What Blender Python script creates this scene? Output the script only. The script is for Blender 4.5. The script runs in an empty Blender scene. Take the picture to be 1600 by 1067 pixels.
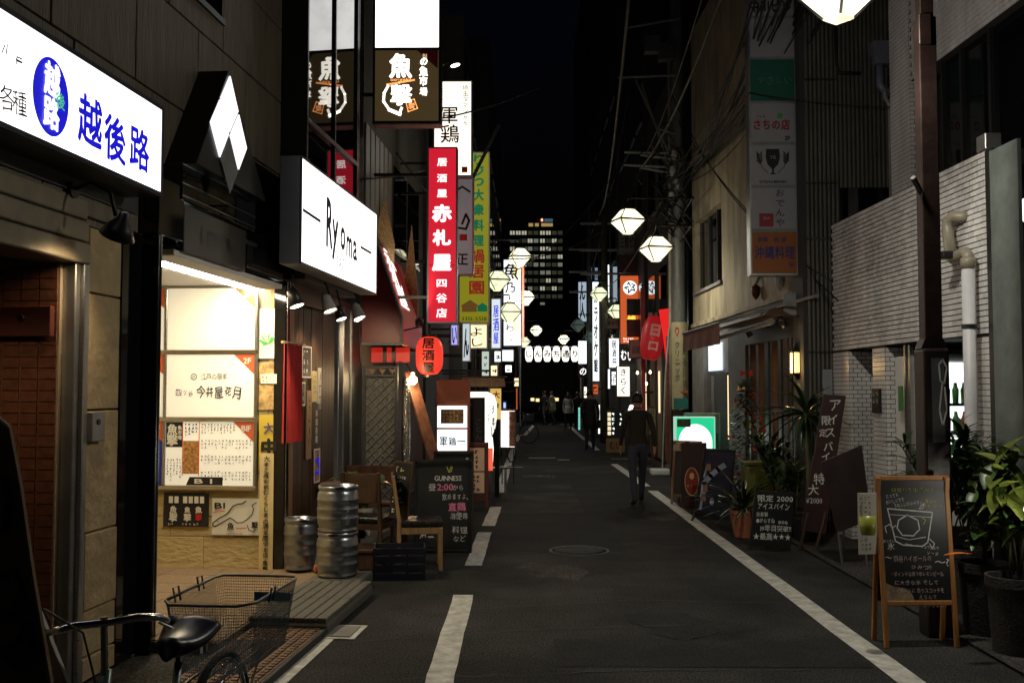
import bpy, bmesh, math, random
from mathutils import Vector, Matrix
random.seed(7)
R = math.radians
SC = bpy.context.scene
COL = SC.collection

# ------------------------------------------------------------------ camera, sky, exposure
FPX, U0, V0 = 1556.0, 800.0, 533.5          # focal length and centre in photograph pixels
CAMH = 1.75
TH, AL = math.atan(75.5 / FPX), R(0.736)
cam_d = bpy.data.cameras.new('camera'); cam = bpy.data.objects.new('camera', cam_d); COL.objects.link(cam)
cam.location = (0, 0, CAMH); cam.rotation_euler = (math.pi / 2 + TH, 0, AL)
cam_d.sensor_width = 36; cam_d.lens = 36 * FPX / 1600; cam_d.clip_end = 2000; cam_d.clip_start = .05
SC.camera = cam
w = bpy.data.worlds.new('World'); SC.world = w; w.use_nodes = True
wn = w.node_tree.nodes; wl = w.node_tree.links
for n in list(wn): wn.remove(n)
sky = wn.new('ShaderNodeTexSky'); sky.sky_type = 'NISHITA'; sky.sun_disc = False
sky.sun_elevation = R(-3); sky.sun_rotation = R(200)
bg = wn.new('ShaderNodeBackground'); bg.inputs['Strength'].default_value = .025
tint = wn.new('ShaderNodeMix'); tint.data_type = 'RGBA'; tint.blend_type = 'MULTIPLY'; tint.inputs[0].default_value = 1; tint.inputs[7].default_value = (.45, .6, 1.2, 1)   # city night: keep only the blue of the twilight
wo = wn.new('ShaderNodeOutputWorld'); wl.new(sky.outputs[0], tint.inputs[6]); wl.new(tint.outputs[2], bg.inputs[0]); wl.new(bg.outputs[0], wo.inputs[0])
SC.view_settings.view_transform = 'Standard'; SC.view_settings.look = 'None'
SC.view_settings.exposure = 0.18; SC.view_settings.gamma = 1
SC.render.engine = 'CYCLES'
cy = SC.cycles
cy.use_denoising = True; cy.max_bounces = 6; cy.diffuse_bounces = 3; cy.glossy_bounces = 3; cy.transmission_bounces = 4
cy.transparent_max_bounces = 8; cy.sample_clamp_indirect = 3.0; cy.caustics_reflective = False; cy.caustics_refractive = False
cy.use_light_tree = True

# ------------------------------------------------------------------ placing: photograph pixel -> point in the street
_f = Vector((-math.sin(AL) * math.cos(TH), math.cos(AL) * math.cos(TH), math.sin(TH)))
_r = Vector((math.cos(AL), math.sin(AL), 0)); _u = _r.cross(_f)
CAM = Vector((0, 0, CAMH))
def ray(u, v): return _f + _r * ((u - U0) / FPX) + _u * ((V0 - v) / FPX)
def at(u, v, Y):
    d = ray(u, v); return CAM + d * (Y / d.y)
def gnd(u, v, z=0.0):
    d = ray(u, v); return CAM + d * ((z - CAMH) / d.z)
class Frame:                                   # a wall: local x along it, local -y out of it
    def __init__(s, x, y, a): s.o = Vector((x, y, 0)); s.a = a; s.M = Matrix.Translation(s.o) @ Matrix.Rotation(a, 4, 'Z'); s.I = s.M.inverted()
    def hit(s, u, v, off=0.0):
        p = s.I @ CAM; d = s.I.to_3x3() @ ray(u, v); t = (-off - p.y) / d.y; q = p + d * t; return q.x, q.z
    def w(s, x, y, z=0): return s.M @ Vector((x, y, z))
    def sub(s, x, y, da): p = s.w(x, y); return Frame(p.x, p.y, s.a + da)

# ------------------------------------------------------------------ materials
MATS = {}
def mat(name, col, rough=.6, metal=0.0, var=.18, scale=6.0, bump=.0, bscale=80.0, emit=0.0, ecol=None, spec=.5, coat=0.0, stretch=None, detail=4.0, alpha=None, trans=0.0, grain=0.0, gscale=110.0, evar=0.0):
    if name in MATS: return MATS[name]
    m = bpy.data.materials.new(name); m.use_nodes = True; nt = m.node_tree; b = nt.nodes['Principled BSDF']
    N, L = nt.nodes.new, nt.links.new
    c4 = (*col, 1)
    b.inputs['Roughness'].default_value = rough; b.inputs['Metallic'].default_value = metal
    b.inputs['Specular IOR Level'].default_value = spec; b.inputs['Coat Weight'].default_value = coat
    b.inputs['Base Color'].default_value = c4
    tc = N('ShaderNodeNewGeometry'); src = tc.outputs['Position']
    if stretch:
        mp = N('ShaderNodeMapping'); mp.inputs['Scale'].default_value = stretch; L(src, mp.inputs[0]); src = mp.outputs[0]
    if var > 0:
        n1 = N('ShaderNodeTexNoise'); n1.inputs['Scale'].default_value = scale; n1.inputs['Detail'].default_value = detail; n1.inputs['Roughness'].default_value = .65
        L(src, n1.inputs['Vector'])
        cr = N('ShaderNodeValToRGB'); cr.color_ramp.elements[0].position = .3; cr.color_ramp.elements[1].position = .72
        cr.color_ramp.elements[0].color = tuple(max(0, x * (1 - var)) for x in col) + (1,)
        cr.color_ramp.elements[1].color = tuple(min(1, x * (1 + var)) for x in col) + (1,)
        L(n1.outputs['Fac'], cr.inputs[0]); L(cr.outputs[0], b.inputs['Base Color'])
        if grain > 0:
            n3 = N('ShaderNodeTexNoise'); n3.inputs['Scale'].default_value = gscale; n3.inputs['Detail'].default_value = 2; L(src, n3.inputs['Vector'])
            g = N('ShaderNodeMapRange'); g.inputs['From Min'].default_value = .35; g.inputs['From Max'].default_value = .65; g.inputs['To Min'].default_value = 1 - grain; g.inputs['To Max'].default_value = 1 + grain; L(n3.outputs['Fac'], g.inputs[0])
            mx = N('ShaderNodeVectorMath'); mx.operation = 'SCALE'; L(cr.outputs[0], mx.inputs[0]); L(g.outputs[0], mx.inputs['Scale']); L(mx.outputs[0], b.inputs['Base Color'])
        if metal < .5 or True:
            mr = N('ShaderNodeMapRange'); mr.inputs['To Min'].default_value = max(0, rough - .12 * min(1, rough * 2)); mr.inputs['To Max'].default_value = min(1, rough + .12 * min(1, rough * 2))
            L(n1.outputs['Fac'], mr.inputs[0]); L(mr.outputs[0], b.inputs['Roughness'])
    if bump > 0:
        n2 = N('ShaderNodeTexNoise'); n2.inputs['Scale'].default_value = bscale; n2.inputs['Detail'].default_value = 5
        L(src, n2.inputs['Vector'])
        bp = N('ShaderNodeBump'); bp.inputs['Strength'].default_value = min(1, bump); bp.inputs['Distance'].default_value = .01 * max(1, bump)
        L(n2.outputs['Fac'], bp.inputs['Height']); L(bp.outputs[0], b.inputs['Normal'])
    if emit > 0:
        b.inputs['Emission Color'].default_value = (*(ecol or col), 1); b.inputs['Emission Strength'].default_value = emit
        if evar > 0:
            n4 = N('ShaderNodeTexNoise'); n4.inputs['Scale'].default_value = 5; n4.inputs['Detail'].default_value = 6; L(src, n4.inputs['Vector'])
            g = N('ShaderNodeMapRange'); g.inputs['From Min'].default_value = .32; g.inputs['From Max'].default_value = .6; g.inputs['To Min'].default_value = emit * (1 - evar); g.inputs['To Max'].default_value = emit; L(n4.outputs['Fac'], g.inputs[0]); L(g.outputs[0], b.inputs['Emission Strength'])
    if trans > 0: b.inputs['Transmission Weight'].default_value = trans
    if alpha is not None: b.inputs['Alpha'].default_value = alpha
    MATS[name] = m
    return m
def glow(name, col, s, base=None, evar=0.0): return mat(name, base or (.8, .8, .78), .4, emit=s, ecol=col, var=0, evar=evar)

M_asphalt = mat('asphalt', (.043, .0418, .041), .8, var=.5, scale=.9, bump=1.0, bscale=130, detail=10, grain=.6, gscale=70, spec=.035)
M_asphalt2 = mat('asphalt_patch', (.03, .0295, .0295), .75, var=.4, scale=1.6, bump=1.0, bscale=150, detail=9, grain=.5, gscale=80, spec=.05)
M_asphalt3 = mat('asphalt_old', (.066, .062, .058), .85, var=.45, scale=1.5, bump=1.2, bscale=110, detail=9, grain=.6, gscale=60, spec=.03)
M_paint = mat('road_paint', (.5, .49, .45), .7, var=.45, scale=9, bump=.4, bscale=150, detail=10)
M_conc = mat('concrete', (.2, .19, .175), .85, var=.3, scale=3, bump=.35, bscale=90, detail=8)
M_concd = mat('concrete_dark', (.1, .1, .1), .8, var=.3, scale=2.5, bump=.3, bscale=70)
M_granite = mat('granite_block', (.095, .088, .075), .8, var=.5, scale=60, bump=.6, bscale=120)
M_black = mat('black_metal', (.012, .012, .013), .38, var=.2)
M_blackgl = mat('black_granite_polished', (.006, .006, .007), .06, var=.1, spec=.6)
M_blackglass = mat('black_glass', (.004, .004, .005), .025, var=0, spec=.7)
M_chrome = mat('chrome', (.7, .7, .7), .14, 1.0, var=.08)
M_steel = mat('brushed_steel', (.46, .46, .45), .3, 1.0, var=.15, scale=3, stretch=(1, 1, 30))
M_keg = mat('keg_steel', (.31, .33, .36), .3, .95, var=.2, scale=9, bump=.03, bscale=25)
M_alu = mat('aluminium', (.42, .42, .42), .38, .9, var=.12)
M_white = mat('white_paint', (.72, .71, .68), .5, var=.08)
M_whited = mat('white_plastic_dirty', (.5, .49, .46), .5, var=.25, scale=5)
M_grey = mat('grey_paint', (.22, .23, .24), .5, var=.2)
M_dgrey = mat('dark_grey_paint', (.06, .062, .066), .5, var=.25)
M_siding = mat('stone_panel_cladding', (.15, .122, .085), .6, var=.4, scale=3.0, bump=1.1, bscale=9, stretch=(6, 6, .7), detail=8)
M_rock = mat('split_face_stone', (.40, .30, .165), .85, var=.2, scale=5, bump=2.2, bscale=11, detail=6)
M_alcove = mat('alcove_stone', (.52, .41, .2), .75, var=.14, scale=5, bump=1.6, bscale=8, stretch=(1.6, 1.6, 3.5), detail=6)
M_tan = mat('tan_stone_floor', (.2, .14, .085), .8, var=.3, scale=30, bump=.4, bscale=150)
M_browntile = mat('brown_tile', (.17, .068, .042), .32, var=.35, scale=22, bump=.1)
M_grout = mat('pale_grout', (.34, .27, .2), .9, var=.1)
M_wood = mat('dark_wood', (.055, .028, .014), .5, var=.45, scale=5, bump=.25, bscale=30, stretch=(9, 9, .8))
M_wood2 = mat('amber_wood', (.27, .135, .05), .5, var=.35, scale=5, bump=.2, bscale=30, stretch=(9, 9, .8))
M_woodl = mat('pale_pine_wood', (.3, .18, .085), .5, var=.3, scale=5, bump=.15, bscale=30, stretch=(8, 8, .8))
M_woodred = mat('red_brown_plank', (.2, .085, .05), .5, var=.5, scale=6, bump=.3, bscale=40, stretch=(2, 2, 1))
M_osb = mat('osb_board', (.36, .25, .13), .75, var=.45, scale=38, bump=.6, bscale=45, detail=2)
M_redcloth = mat('red_cloth', (.42, .02, .02), .8, var=.18, scale=9, bump=.2, bscale=200)
M_redpaint = mat('red_paint', (.36, .02, .018), .45, var=.15)
M_redvinyl = mat('dark_red_vinyl', (.16, .008, .014), .42, var=.2, scale=3)
M_maroon = mat('maroon_wood', (.105, .022, .014), .5, var=.25)
M_orange = mat('orange_red_print', (.62, .11, .035), .5, var=.06)
M_board = mat('blackboard', (.011, .012, .012), .45, var=.4, scale=4)
M_boardbr = mat('brown_board', (.04, .016, .015), .55, var=.2, scale=4)
M_chalk = mat('chalk_white', (.72, .71, .68), .9, var=.25, scale=40)
M_chalky = mat('chalk_yellow', (.55, .5, .1), .9, var=.25, scale=40)
M_chalkp = mat('chalk_pink', (.75, .22, .38), .9, var=.25, scale=40)
M_ink = mat('black_ink', (.008, .007, .007), .6, var=0)
M_inkred = mat('red_ink', (.5, .02, .02), .6, var=0)
M_inkblue = mat('blue_ink', (.004, .004, .45), .5, var=0, emit=.55, ecol=(.0, .0, .85))
M_inkgreen = mat('green_ink', (.05, .42, .1), .6, var=0)
M_paper = mat('white_paper', (.72, .69, .60), .8, var=.06)
M_papery = mat('cream_paper', (.68, .54, .27), .8, var=.1)
M_rubber = mat('black_rubber', (.012, .012, .012), .7, var=.2)
M_leath = mat('black_leatherette', (.012, .012, .012), .28, var=.25, scale=30, bump=.2, bscale=120)
M_navyc = mat('dark_crate_plastic', (.008, .01, .02), .5, var=.2)
M_terra = mat('terracotta', (.30, .10, .05), .8, var=.25, scale=9)
M_leaf = mat('leaf_green', (.045, .1, .022), .38, var=.5, scale=14)
M_leafy = mat('leaf_yellow_green', (.14, .17, .03), .35, var=.5, scale=9)
M_leafd = mat('leaf_dark', (.018, .045, .014), .3, var=.5, scale=14)
M_leafo = mat('leaf_orange', (.6, .13, .02), .45, var=.2)
M_stem = mat('plant_stem', (.09, .075, .035), .7, var=.3)
M_glass = mat('clear_dark_glass', (.02, .022, .024), .03, var=0, spec=.6)
M_tilew = mat('cream_wall_tile', (.68, .66, .65), .34, var=.3, scale=1.7, stretch=(1.5, 1.5, .5), detail=8)
M_tilew2 = mat('cream_wall_tile_b', (.73, .71, .695), .3, var=.3, scale=1.7, stretch=(1.5, 1.5, .5), detail=8)
M_tilew3 = mat('cream_wall_tile_c', (.6, .575, .57), .38, var=.3, scale=1.7, stretch=(1.5, 1.5, .5), detail=8)
M_tgrout = mat('dark_grout', (.035, .028, .028), .9, var=.2)
M_plaster = mat('stained_plaster', (.36, .295, .185), .8, var=.55, scale=1.6, bump=.35, bscale=22, stretch=(2.2, 2.2, .55), detail=9)
M_corr = mat('corrugated_dark', (.12, .108, .088), .55, .3, var=.3, scale=2)
M_brownpole = mat('brown_steel_pole', (.014, .0065, .0055), .42, .2, var=.4, scale=5, bump=.15, bscale=30)
M_pole = mat('galvanised_pole', (.24, .235, .215), .5, .3, var=.3, scale=4, stretch=(3, 3, .5))
M_cable = mat('cable_black', (.005, .005, .005), .7, var=.2)
M_cableg = mat('cable_grey', (.1, .09, .062), .5, var=.4, scale=8)
M_pipe = mat('white_drain_pipe', (.6, .59, .62), .45, var=.15, scale=3)
M_pipet = mat('beige_pipe_fitting', (.27, .24, .185), .4, var=.15)
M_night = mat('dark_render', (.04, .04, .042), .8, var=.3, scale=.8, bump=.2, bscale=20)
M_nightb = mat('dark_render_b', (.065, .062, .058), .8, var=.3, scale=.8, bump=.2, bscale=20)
M_skin = mat('skin', (.45, .24, .16), .5, var=.08)
M_hair = mat('black_hair', (.008, .006, .006), .45, var=.2)
M_olive = mat('dark_olive_jacket', (.022, .019, .015), .85, var=.25, bump=.2, bscale=120)
M_jeans = mat('blue_jeans', (.042, .048, .075), .85, var=.25, bump=.2, bscale=160)
M_suit = mat('black_suit', (.008, .008, .01), .8, var=.2)
M_coatw = mat('pale_coat', (.45, .43, .38), .8, var=.1)
M_shoe = mat('dark_shoe', (.03, .022, .018), .5, var=.2)
M_wire = mat('basket_wire', (.05, .075, .09), .42, .5, var=.2)
M_mesh = mat('rusty_grate', (.13, .07, .04), .7, .3, var=.45, scale=20)
M_foil = mat('crinkled_foil', (.5, .47, .42), .25, 1.0, var=.2, scale=20, bump=3, bscale=30)
M_shutter = mat('painted_shutter', (.21, .18, .13), .45, .5, var=.2)
G_white = glow('lit_sign_white', (1, .985, .96), 2.0, evar=.2)
G_cool = glow('lit_sign_cool_white', (.9, .97, 1), 1.45, evar=.2)
G_warm = glow('lit_sign_warm_white', (1, .93, .78), 1.25)
G_cream = glow('lit_sign_cream', (1, .78, .45), 1.1)
def lamp_glass(name, col, e):                 # frosted pane: light of the bulb inside shines through it
    m = bpy.data.materials.new(name); m.use_nodes = True; nt = m.node_tree; N, L = nt.nodes.new, nt.links.new
    for n in list(nt.nodes): nt.nodes.remove(n)
    o = N('ShaderNodeOutputMaterial'); t = N('ShaderNodeBsdfTranslucent'); em = N('ShaderNodeEmission'); a = N('ShaderNodeAddShader'); no = N('ShaderNodeTexNoise'); g = N('ShaderNodeNewGeometry'); r = N('ShaderNodeValToRGB')
    no.inputs['Scale'].default_value = 7; no.inputs['Detail'].default_value = 6; L(g.outputs['Position'], no.inputs[0]); L(no.outputs['Fac'], r.inputs[0])
    r.color_ramp.elements[0].position = .36; r.color_ramp.elements[1].position = .56; r.color_ramp.elements[0].color = tuple(c * .45 for c in col) + (1,); r.color_ramp.elements[1].color = (*col, 1)
    L(r.outputs[0], t.inputs[0]); em.inputs[0].default_value = (*col, 1); em.inputs[1].default_value = e; L(t.outputs[0], a.inputs[0]); L(em.outputs[0], a.inputs[1]); L(a.outputs[0], o.inputs[0]); return m
G_lamp = lamp_glass('street_lamp_glass', (.92, .89, .7), .45)
G_lampdim = lamp_glass('street_lamp_glass_dim', (.82, .84, .62), .6)
G_lampoff = mat('street_lamp_glass_off_glow', (.16, .2, .17), .3, var=.1, emit=.06, ecol=(.5, .7, .6))  # lamp is off; a faint green glow is painted into the glass
G_red = glow('lit_sign_red', (.62, .012, .03), .85, (.4, .01, .02))
G_redtext = glow('lit_white_letters', (1, .97, .95), 1.15)
G_bulb = glow('warm_bulb', (1, .72, .38), 22)
G_tube = glow('warm_tube', (1, .84, .56), 60)
G_lime = glow('lit_sign_lime', (.50, .48, .02), .33, (.4, .4, .03))
G_orange = glow('lit_sign_orange', (1, .17, .04), .5, (.6, .1, .03))
G_lantern = glow('red_paper_lantern', (1, .055, .03), .75, (.6, .03, .02))
G_plant = glow('white_led', (.95, .95, 1), 6)
G_spot = glow('spot_lens', (1, .9, .72), 9)

# ------------------------------------------------------------------ mesh helpers
class B:
    def __init__(s): s.v = []; s.f = []
    def add(s, vs, fs):
        k = len(s.v); s.v += [tuple(p) for p in vs]; s.f += [tuple(i + k for i in f) for f in fs]; return s
    def box(s, x0, x1, y0, y1, z0, z1, M=None):
        vs = [(x, y, z) for z in (z0, z1) for y in (y0, y1) for x in (x0, x1)]
        if M: vs = [M @ Vector(p) for p in vs]
        return s.add(vs, [(0, 2, 3, 1), (4, 5, 7, 6), (0, 1, 5, 4), (2, 6, 7, 3), (0, 4, 6, 2), (1, 3, 7, 5)])
    def prism(s, pts, y0, y1, M=None):                     # outline in x,z extruded along y
        n = len(pts); vs = [(p[0], y0, p[1]) for p in pts] + [(p[0], y1, p[1]) for p in pts]
        if M: vs = [M @ Vector(p) for p in vs]
        return s.add(vs, [tuple(range(n)), tuple(range(2 * n - 1, n - 1, -1))] + [(i, i + n, (i + 1) % n + n, (i + 1) % n) for i in range(n)])
    def quad(s, *ps): return s.add(ps, [tuple(range(len(ps)))])
    def tube(s, pts, r, n=6, r1=None, cap=True):
        pts = [Vector(p) for p in pts]; m = len(pts); rs = [r + ((r1 if r1 is not None else r) - r) * i / max(1, m - 1) for i in range(m)]
        vs, fs = [], []; up = None
        for i, p in enumerate(pts):
            t = (pts[min(i + 1, m - 1)] - pts[max(i - 1, 0)])
            if t.length < 1e-9: t = Vector((0, 0, 1))
            t.normalize()
            if up is None: up = Vector((0, 0, 1)) if abs(t.z) < .9 else Vector((1, 0, 0))
            a = t.cross(up)
            if a.length < 1e-4: a = t.cross(Vector((0, 1, 0)))
            a.normalize(); b = a.cross(t).normalized(); up = b
            for k in range(n):
                q = 2 * math.pi * k / n; vs.append(p + a * (math.cos(q) * rs[i]) + b * (math.sin(q) * rs[i]))
        for i in range(m - 1):
            for k in range(n): fs.append((i * n + k, i * n + (k + 1) % n, (i + 1) * n + (k + 1) % n, (i + 1) * n + k))
        if cap: fs += [tuple(range(n - 1, -1, -1)), tuple((m - 1) * n + k for k in range(n))]
        return s.add(vs, fs)
    def lathe(s, prof, n=20, c=(0, 0, 0), rot=0.0, M=None):
        vs, fs = [], []
        for r, z in prof:
            for k in range(n):
                q = rot + 2 * math.pi * k / n; vs.append(Vector((c[0] + r * math.cos(q), c[1] + r * math.sin(q), c[2] + z)))
        if M: vs = [M @ p for p in vs]
        for i in range(len(prof) - 1):
            for k in range(n): fs.append((i * n + k, i * n + (k + 1) % n, (i + 1) * n + (k + 1) % n, (i + 1) * n + k))
        closed = prof[0] == prof[-1]
        if prof[0][0] > 1e-6 and not closed: fs.append(tuple(range(n - 1, -1, -1)))
        if prof[-1][0] > 1e-6 and not closed: fs.append(tuple((len(prof) - 1) * n + k for k in range(n)))
        return s.add(vs, fs)
    def strip(s, pts, wd, y):                               # a drawn stroke in the x,z plane
        for a, b in zip(pts, pts[1:]):
            dx, dz = b[0] - a[0], b[1] - a[1]; l = math.hypot(dx, dz) or 1e-6; nx, nz = -dz / l * wd / 2, dx / l * wd / 2; ex, ez = dx / l * wd * .3, dz / l * wd * .3
            s.quad((a[0] + nx - ex, y, a[1] + nz - ez), (b[0] + nx + ex, y, b[1] + nz + ez), (b[0] - nx + ex, y, b[1] - nz + ez), (a[0] - nx - ex, y, a[1] - nz - ez))
        return s
    def mesh(s, name, m, smooth=False):
        me = bpy.data.meshes.new(name); me.from_pydata(s.v, [], s.f)
        if m: me.materials.append(m)
        bm = bmesh.new(); bm.from_mesh(me); bmesh.ops.recalc_face_normals(bm, faces=bm.faces); bm.to_mesh(me); bm.free()
        if smooth:
            for p in me.polygons: p.use_smooth = True
        return me
    def build(s, name, m, parent=None, smooth=False, bevel=0.0, loc=None, kind=None):
        o = bpy.data.objects.new(name, s.mesh(name, m, smooth)); COL.objects.link(o)
        if parent is not None: o.parent = parent
        if loc: o.location = loc
        if bevel > 0:
            md = o.modifiers.new('bevel', 'BEVEL'); md.width = bevel; md.segments = 1 if bevel < .008 else 2; md.limit_method = 'ANGLE'
        if smooth:
            try:
                md = o.modifiers.new('ws', 'WEIGHTED_NORMAL') if False else None
            except Exception: pass
        if kind: o['kind'] = kind
        return o
def inst(name, me, parent, loc=(0, 0, 0), rot=(0, 0, 0), scale=(1, 1, 1)):
    o = bpy.data.objects.new(name, me); COL.objects.link(o); o.parent = parent; o.location = loc; o.rotation_euler = rot; o.scale = scale; return o
def thing(name, label, cat, loc=(0, 0, 0), rz=0.0, group=None, frame=None):
    o = bpy.data.objects.new(name, None); COL.objects.link(o); o.empty_display_size = .1
    if frame: loc = frame.o; rz = frame.a
    o.location = loc; o.rotation_euler = (0, 0, rz); o['label'] = label; o['category'] = cat
    if group: o['group'] = group
    return o
def tag(o, label, cat, group=None):
    o['label'] = label; o['category'] = cat
    if group: o['group'] = group
    return o
def struct(o): o['kind'] = 'structure'; return o
def bx(name, m, parent, x0, x1, y0, y1, z0, z1, bevel=0.0, M=None):
    return B().box(x0, x1, y0, y1, z0, z1, M).build(name, m, parent, bevel=bevel)
def copy_tree(o, parent=None):
    c = o.copy(); COL.objects.link(c); c.parent = parent
    for ch in list(o.children): copy_tree(ch, c)
    return c
def ell(cx, cz, rx, rz, n=24, a0=0, a1=2 * math.pi): return [(cx + rx * math.cos(a0 + (a1 - a0) * i / n), cz + rz * math.sin(a0 + (a1 - a0) * i / n)) for i in range(n if abs(a1 - a0 - 2 * math.pi) < 1e-6 else n + 1)]

# ------------------------------------------------------------------ writing
GLY = {}
def glyph(ch, bold=0.0):
    k = (ch, bold)
    if k in GLY: return GLY[k]
    c = bpy.data.curves.new('g', 'FONT'); c.body = ch; c.resolution_u = 2; c.offset = bold
    o = bpy.data.objects.new('g', c)
    me = bpy.data.meshes.new_from_object(o)
    vs = [(p.co.x, p.co.y) for p in me.vertices]; fs = [tuple(p.vertices) for p in me.polygons]
    bpy.data.objects.remove(o); bpy.data.meshes.remove(me); bpy.data.curves.remove(c)
    if not vs: r = ([], [], .35, 0)
    else:
        x0 = min(p[0] for p in vs); x1 = max(p[0] for p in vs)
        if ord(ch) > 0x2e00: r = (vs, fs, 1.0, 0.0)
        else: r = ([(p[0] - x0, p[1]) for p in vs], fs, x1 - x0 + .09, 0.0)
    GLY[k] = r
    return r
def txt(parent, s, cx, cz, h, m, y=-.004, w=None, vert=False, bold=0.0, hand=0.0, slant=0.0, rot=0.0, pitch=1.06, name='lettering', fit=None):
    """Characters of height h centred on (cx, cz) in the parent's front plane; w squeezes the whole line to a width."""
    rnd = random.Random(hash_(s) + int(cx * 1000)); vs, fs = [], []; adv = 0.0
    for ch in s:
        gv, gf, a, _ = glyph(ch)
        k = len(vs); j = rnd.uniform(-1, 1) * hand; sc = 1 + rnd.uniform(-1, 1) * hand * .8; cj, sj = math.cos(j * .6), math.sin(j * .6); dy = rnd.uniform(-1, 1) * hand * .35
        for x, z in gv:
            x -= a / 2; z -= .35
            if hand: x += hand * .16 * math.sin(z * 9 + k); z += hand * .16 * math.sin(x * 8 + k * 2)
            x, z = (x * cj - z * sj) * sc, (x * sj + z * cj) * sc + dy
            if vert: vs.append((x + j * .2, -adv + z))
            else: vs.append((adv + a / 2 + x + z * slant, z))
        fs += [tuple(i + k for i in f) for f in gf]
        adv += (pitch if a > .3 else .5) if vert else (a * (pitch if a > .9 else 1))
    if not vs: return None
    x0 = min(p[0] for p in vs); x1 = max(p[0] for p in vs); z0 = min(p[1] for p in vs); z1 = max(p[1] for p in vs)
    sz = h / .92 if not fit else fit / (z1 - z0); sx = w / (x1 - x0) if w else sz
    mx, mz = (x0 + x1) / 2, (z0 + z1) / 2; cr, sr = math.cos(rot), math.sin(rot)
    b = B()
    P = [((x - mx) * sx, (z - mz) * sz) for x, z in vs]
    offs = [(0, 0)] + ([(math.cos(q) * bold * 1.1 * sz, math.sin(q) * bold * 1.1 * sz) for q in (.4, 1.45, 2.5, 3.54, 4.6, 5.65)] if bold else [])
    for i, (dx, dz) in enumerate(offs):          # a heavier stroke: the same print laid again, a hair apart
        k = len(b.v); b.v += [(cx + (x + dx) * cr - (z + dz) * sr, y - i * .00035, cz + (x + dx) * sr + (z + dz) * cr) for x, z in P]; b.f += [tuple(j + k for j in f) for f in fs]
    return b.build(name, m, parent)
def hash_(s): return sum((i + 1) * ord(c) for i, c in enumerate(s)) % 100003
def scrawl(parent, x0, x1, z0, z1, rows, m, y=-.004, wd=None, fill=.85, vert=False, name='lettering', seed=0):
    """Handwriting too small to read: rows of short strokes, one mesh."""
    rnd = random.Random(seed + rows + int(abs(x0) * 999)); b = B()
    L, S = (x1 - x0, z1 - z0) if not vert else (z1 - z0, x1 - x0)
    ch = S / rows * .72; n = max(1, int(L / (ch * 1.12))); wd = wd or ch * .13
    for r in range(rows):
        k = int(n * rnd.uniform(fill - .2, min(1, fill + .15)))
        for i in range(max(1, k)):
            p = (i + .5) * L / n; q = (r + .5) * S / rows
            cx, cz = (x0 + p, z1 - q) if not vert else (x0 + q, z1 - p)
            for _ in range(rnd.randint(2, 4)):
                t = rnd.random(); e = ch * .45
                if t < .4: a = (cx - e * rnd.uniform(.4, 1), cz + rnd.uniform(-e, e)); c = (cx + e * rnd.uniform(.4, 1), a[1] + rnd.uniform(-.1, .2) * e)
                elif t < .75: a = (cx + rnd.uniform(-e, e) * .7, cz + e * rnd.uniform(.3, 1)); c = (a[0] + rnd.uniform(-.2, .2) * e, cz - e * rnd.uniform(.3, 1))
                else: a = (cx + rnd.uniform(-e, e) * .5, cz + e * .6); c = (a[0] + rnd.uniform(-1, 1) * e, cz - e * .8)
                b.strip([a, c], wd, y)
    return b.build(name, m, parent)
def stroke(parent, pts, wd, m, y=-.004, name='drawing'): return B().strip(pts, wd, y).build(name, m, parent)
def disc(parent, pts, m, y=-.003, name='print'): return B().add([(p[0], y, p[1]) for p in pts], [tuple(range(len(pts)))]).build(name, m, parent)

# ------------------------------------------------------------------ light boxes and plain sign boxes
def signbox(name, label, cat, u0, u1, v0, v1, Y, face, case=None, thick=.18, rim=.022, wallx=None, group=None, rz=0.0, back=True):
    a = at(u0, v0, Y); c = at(u1, v1, Y); W = c.x - a.x; H = a.z - c.z
    t = thing(name, label, cat, ((a.x + c.x) / 2, Y, c.z), rz, group)
    case = case or M_dgrey
    B().box(-W / 2, W / 2, .012, thick - .012, 0, H).build('case', case, t)
    f = B()
    for y0, y1 in ((0.0, .0115), (thick - .0115, thick)):
        f.box(-W / 2, W / 2, y0 - .004, y1, 0, rim).box(-W / 2, W / 2, y0 - .004, y1, H - rim, H).box(-W / 2, -W / 2 + rim, y0 - .004, y1, rim, H - rim).box(W / 2 - rim, W / 2, y0 - .004, y1, rim, H - rim)
    f.build('frame', case, t)
    bx('face', face, t, -W / 2 + rim, W / 2 - rim, .002, .0118, rim, H - rim)
    if back: bx('face', face, t, -W / 2 + rim, W / 2 - rim, thick - .0118, thick - .004, rim, H - rim)
    if wallx is not None:
        side = -1 if wallx < t.location.x else 1; xw = wallx - t.location.x; xe = side * W / 2
        for zz in ((H * .15, H * .85) if H > .5 else (H * .5,)):
            if abs(xw - xe) > .02: B().box(min(xe, xw), max(xe, xw), thick / 2 - .02, thick / 2 + .02, zz - .02, zz + .02).build('bracket', M_black, t)
    return t, W, H
def wires_sag(p, q, sag, n=14): return [(p[0] + (q[0] - p[0]) * i / n, p[1] + (q[1] - p[1]) * i / n, p[2] + (q[2] - p[2]) * i / n - sag * 4 * (i / n) * (1 - i / n)) for i in range(n + 1)]

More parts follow.
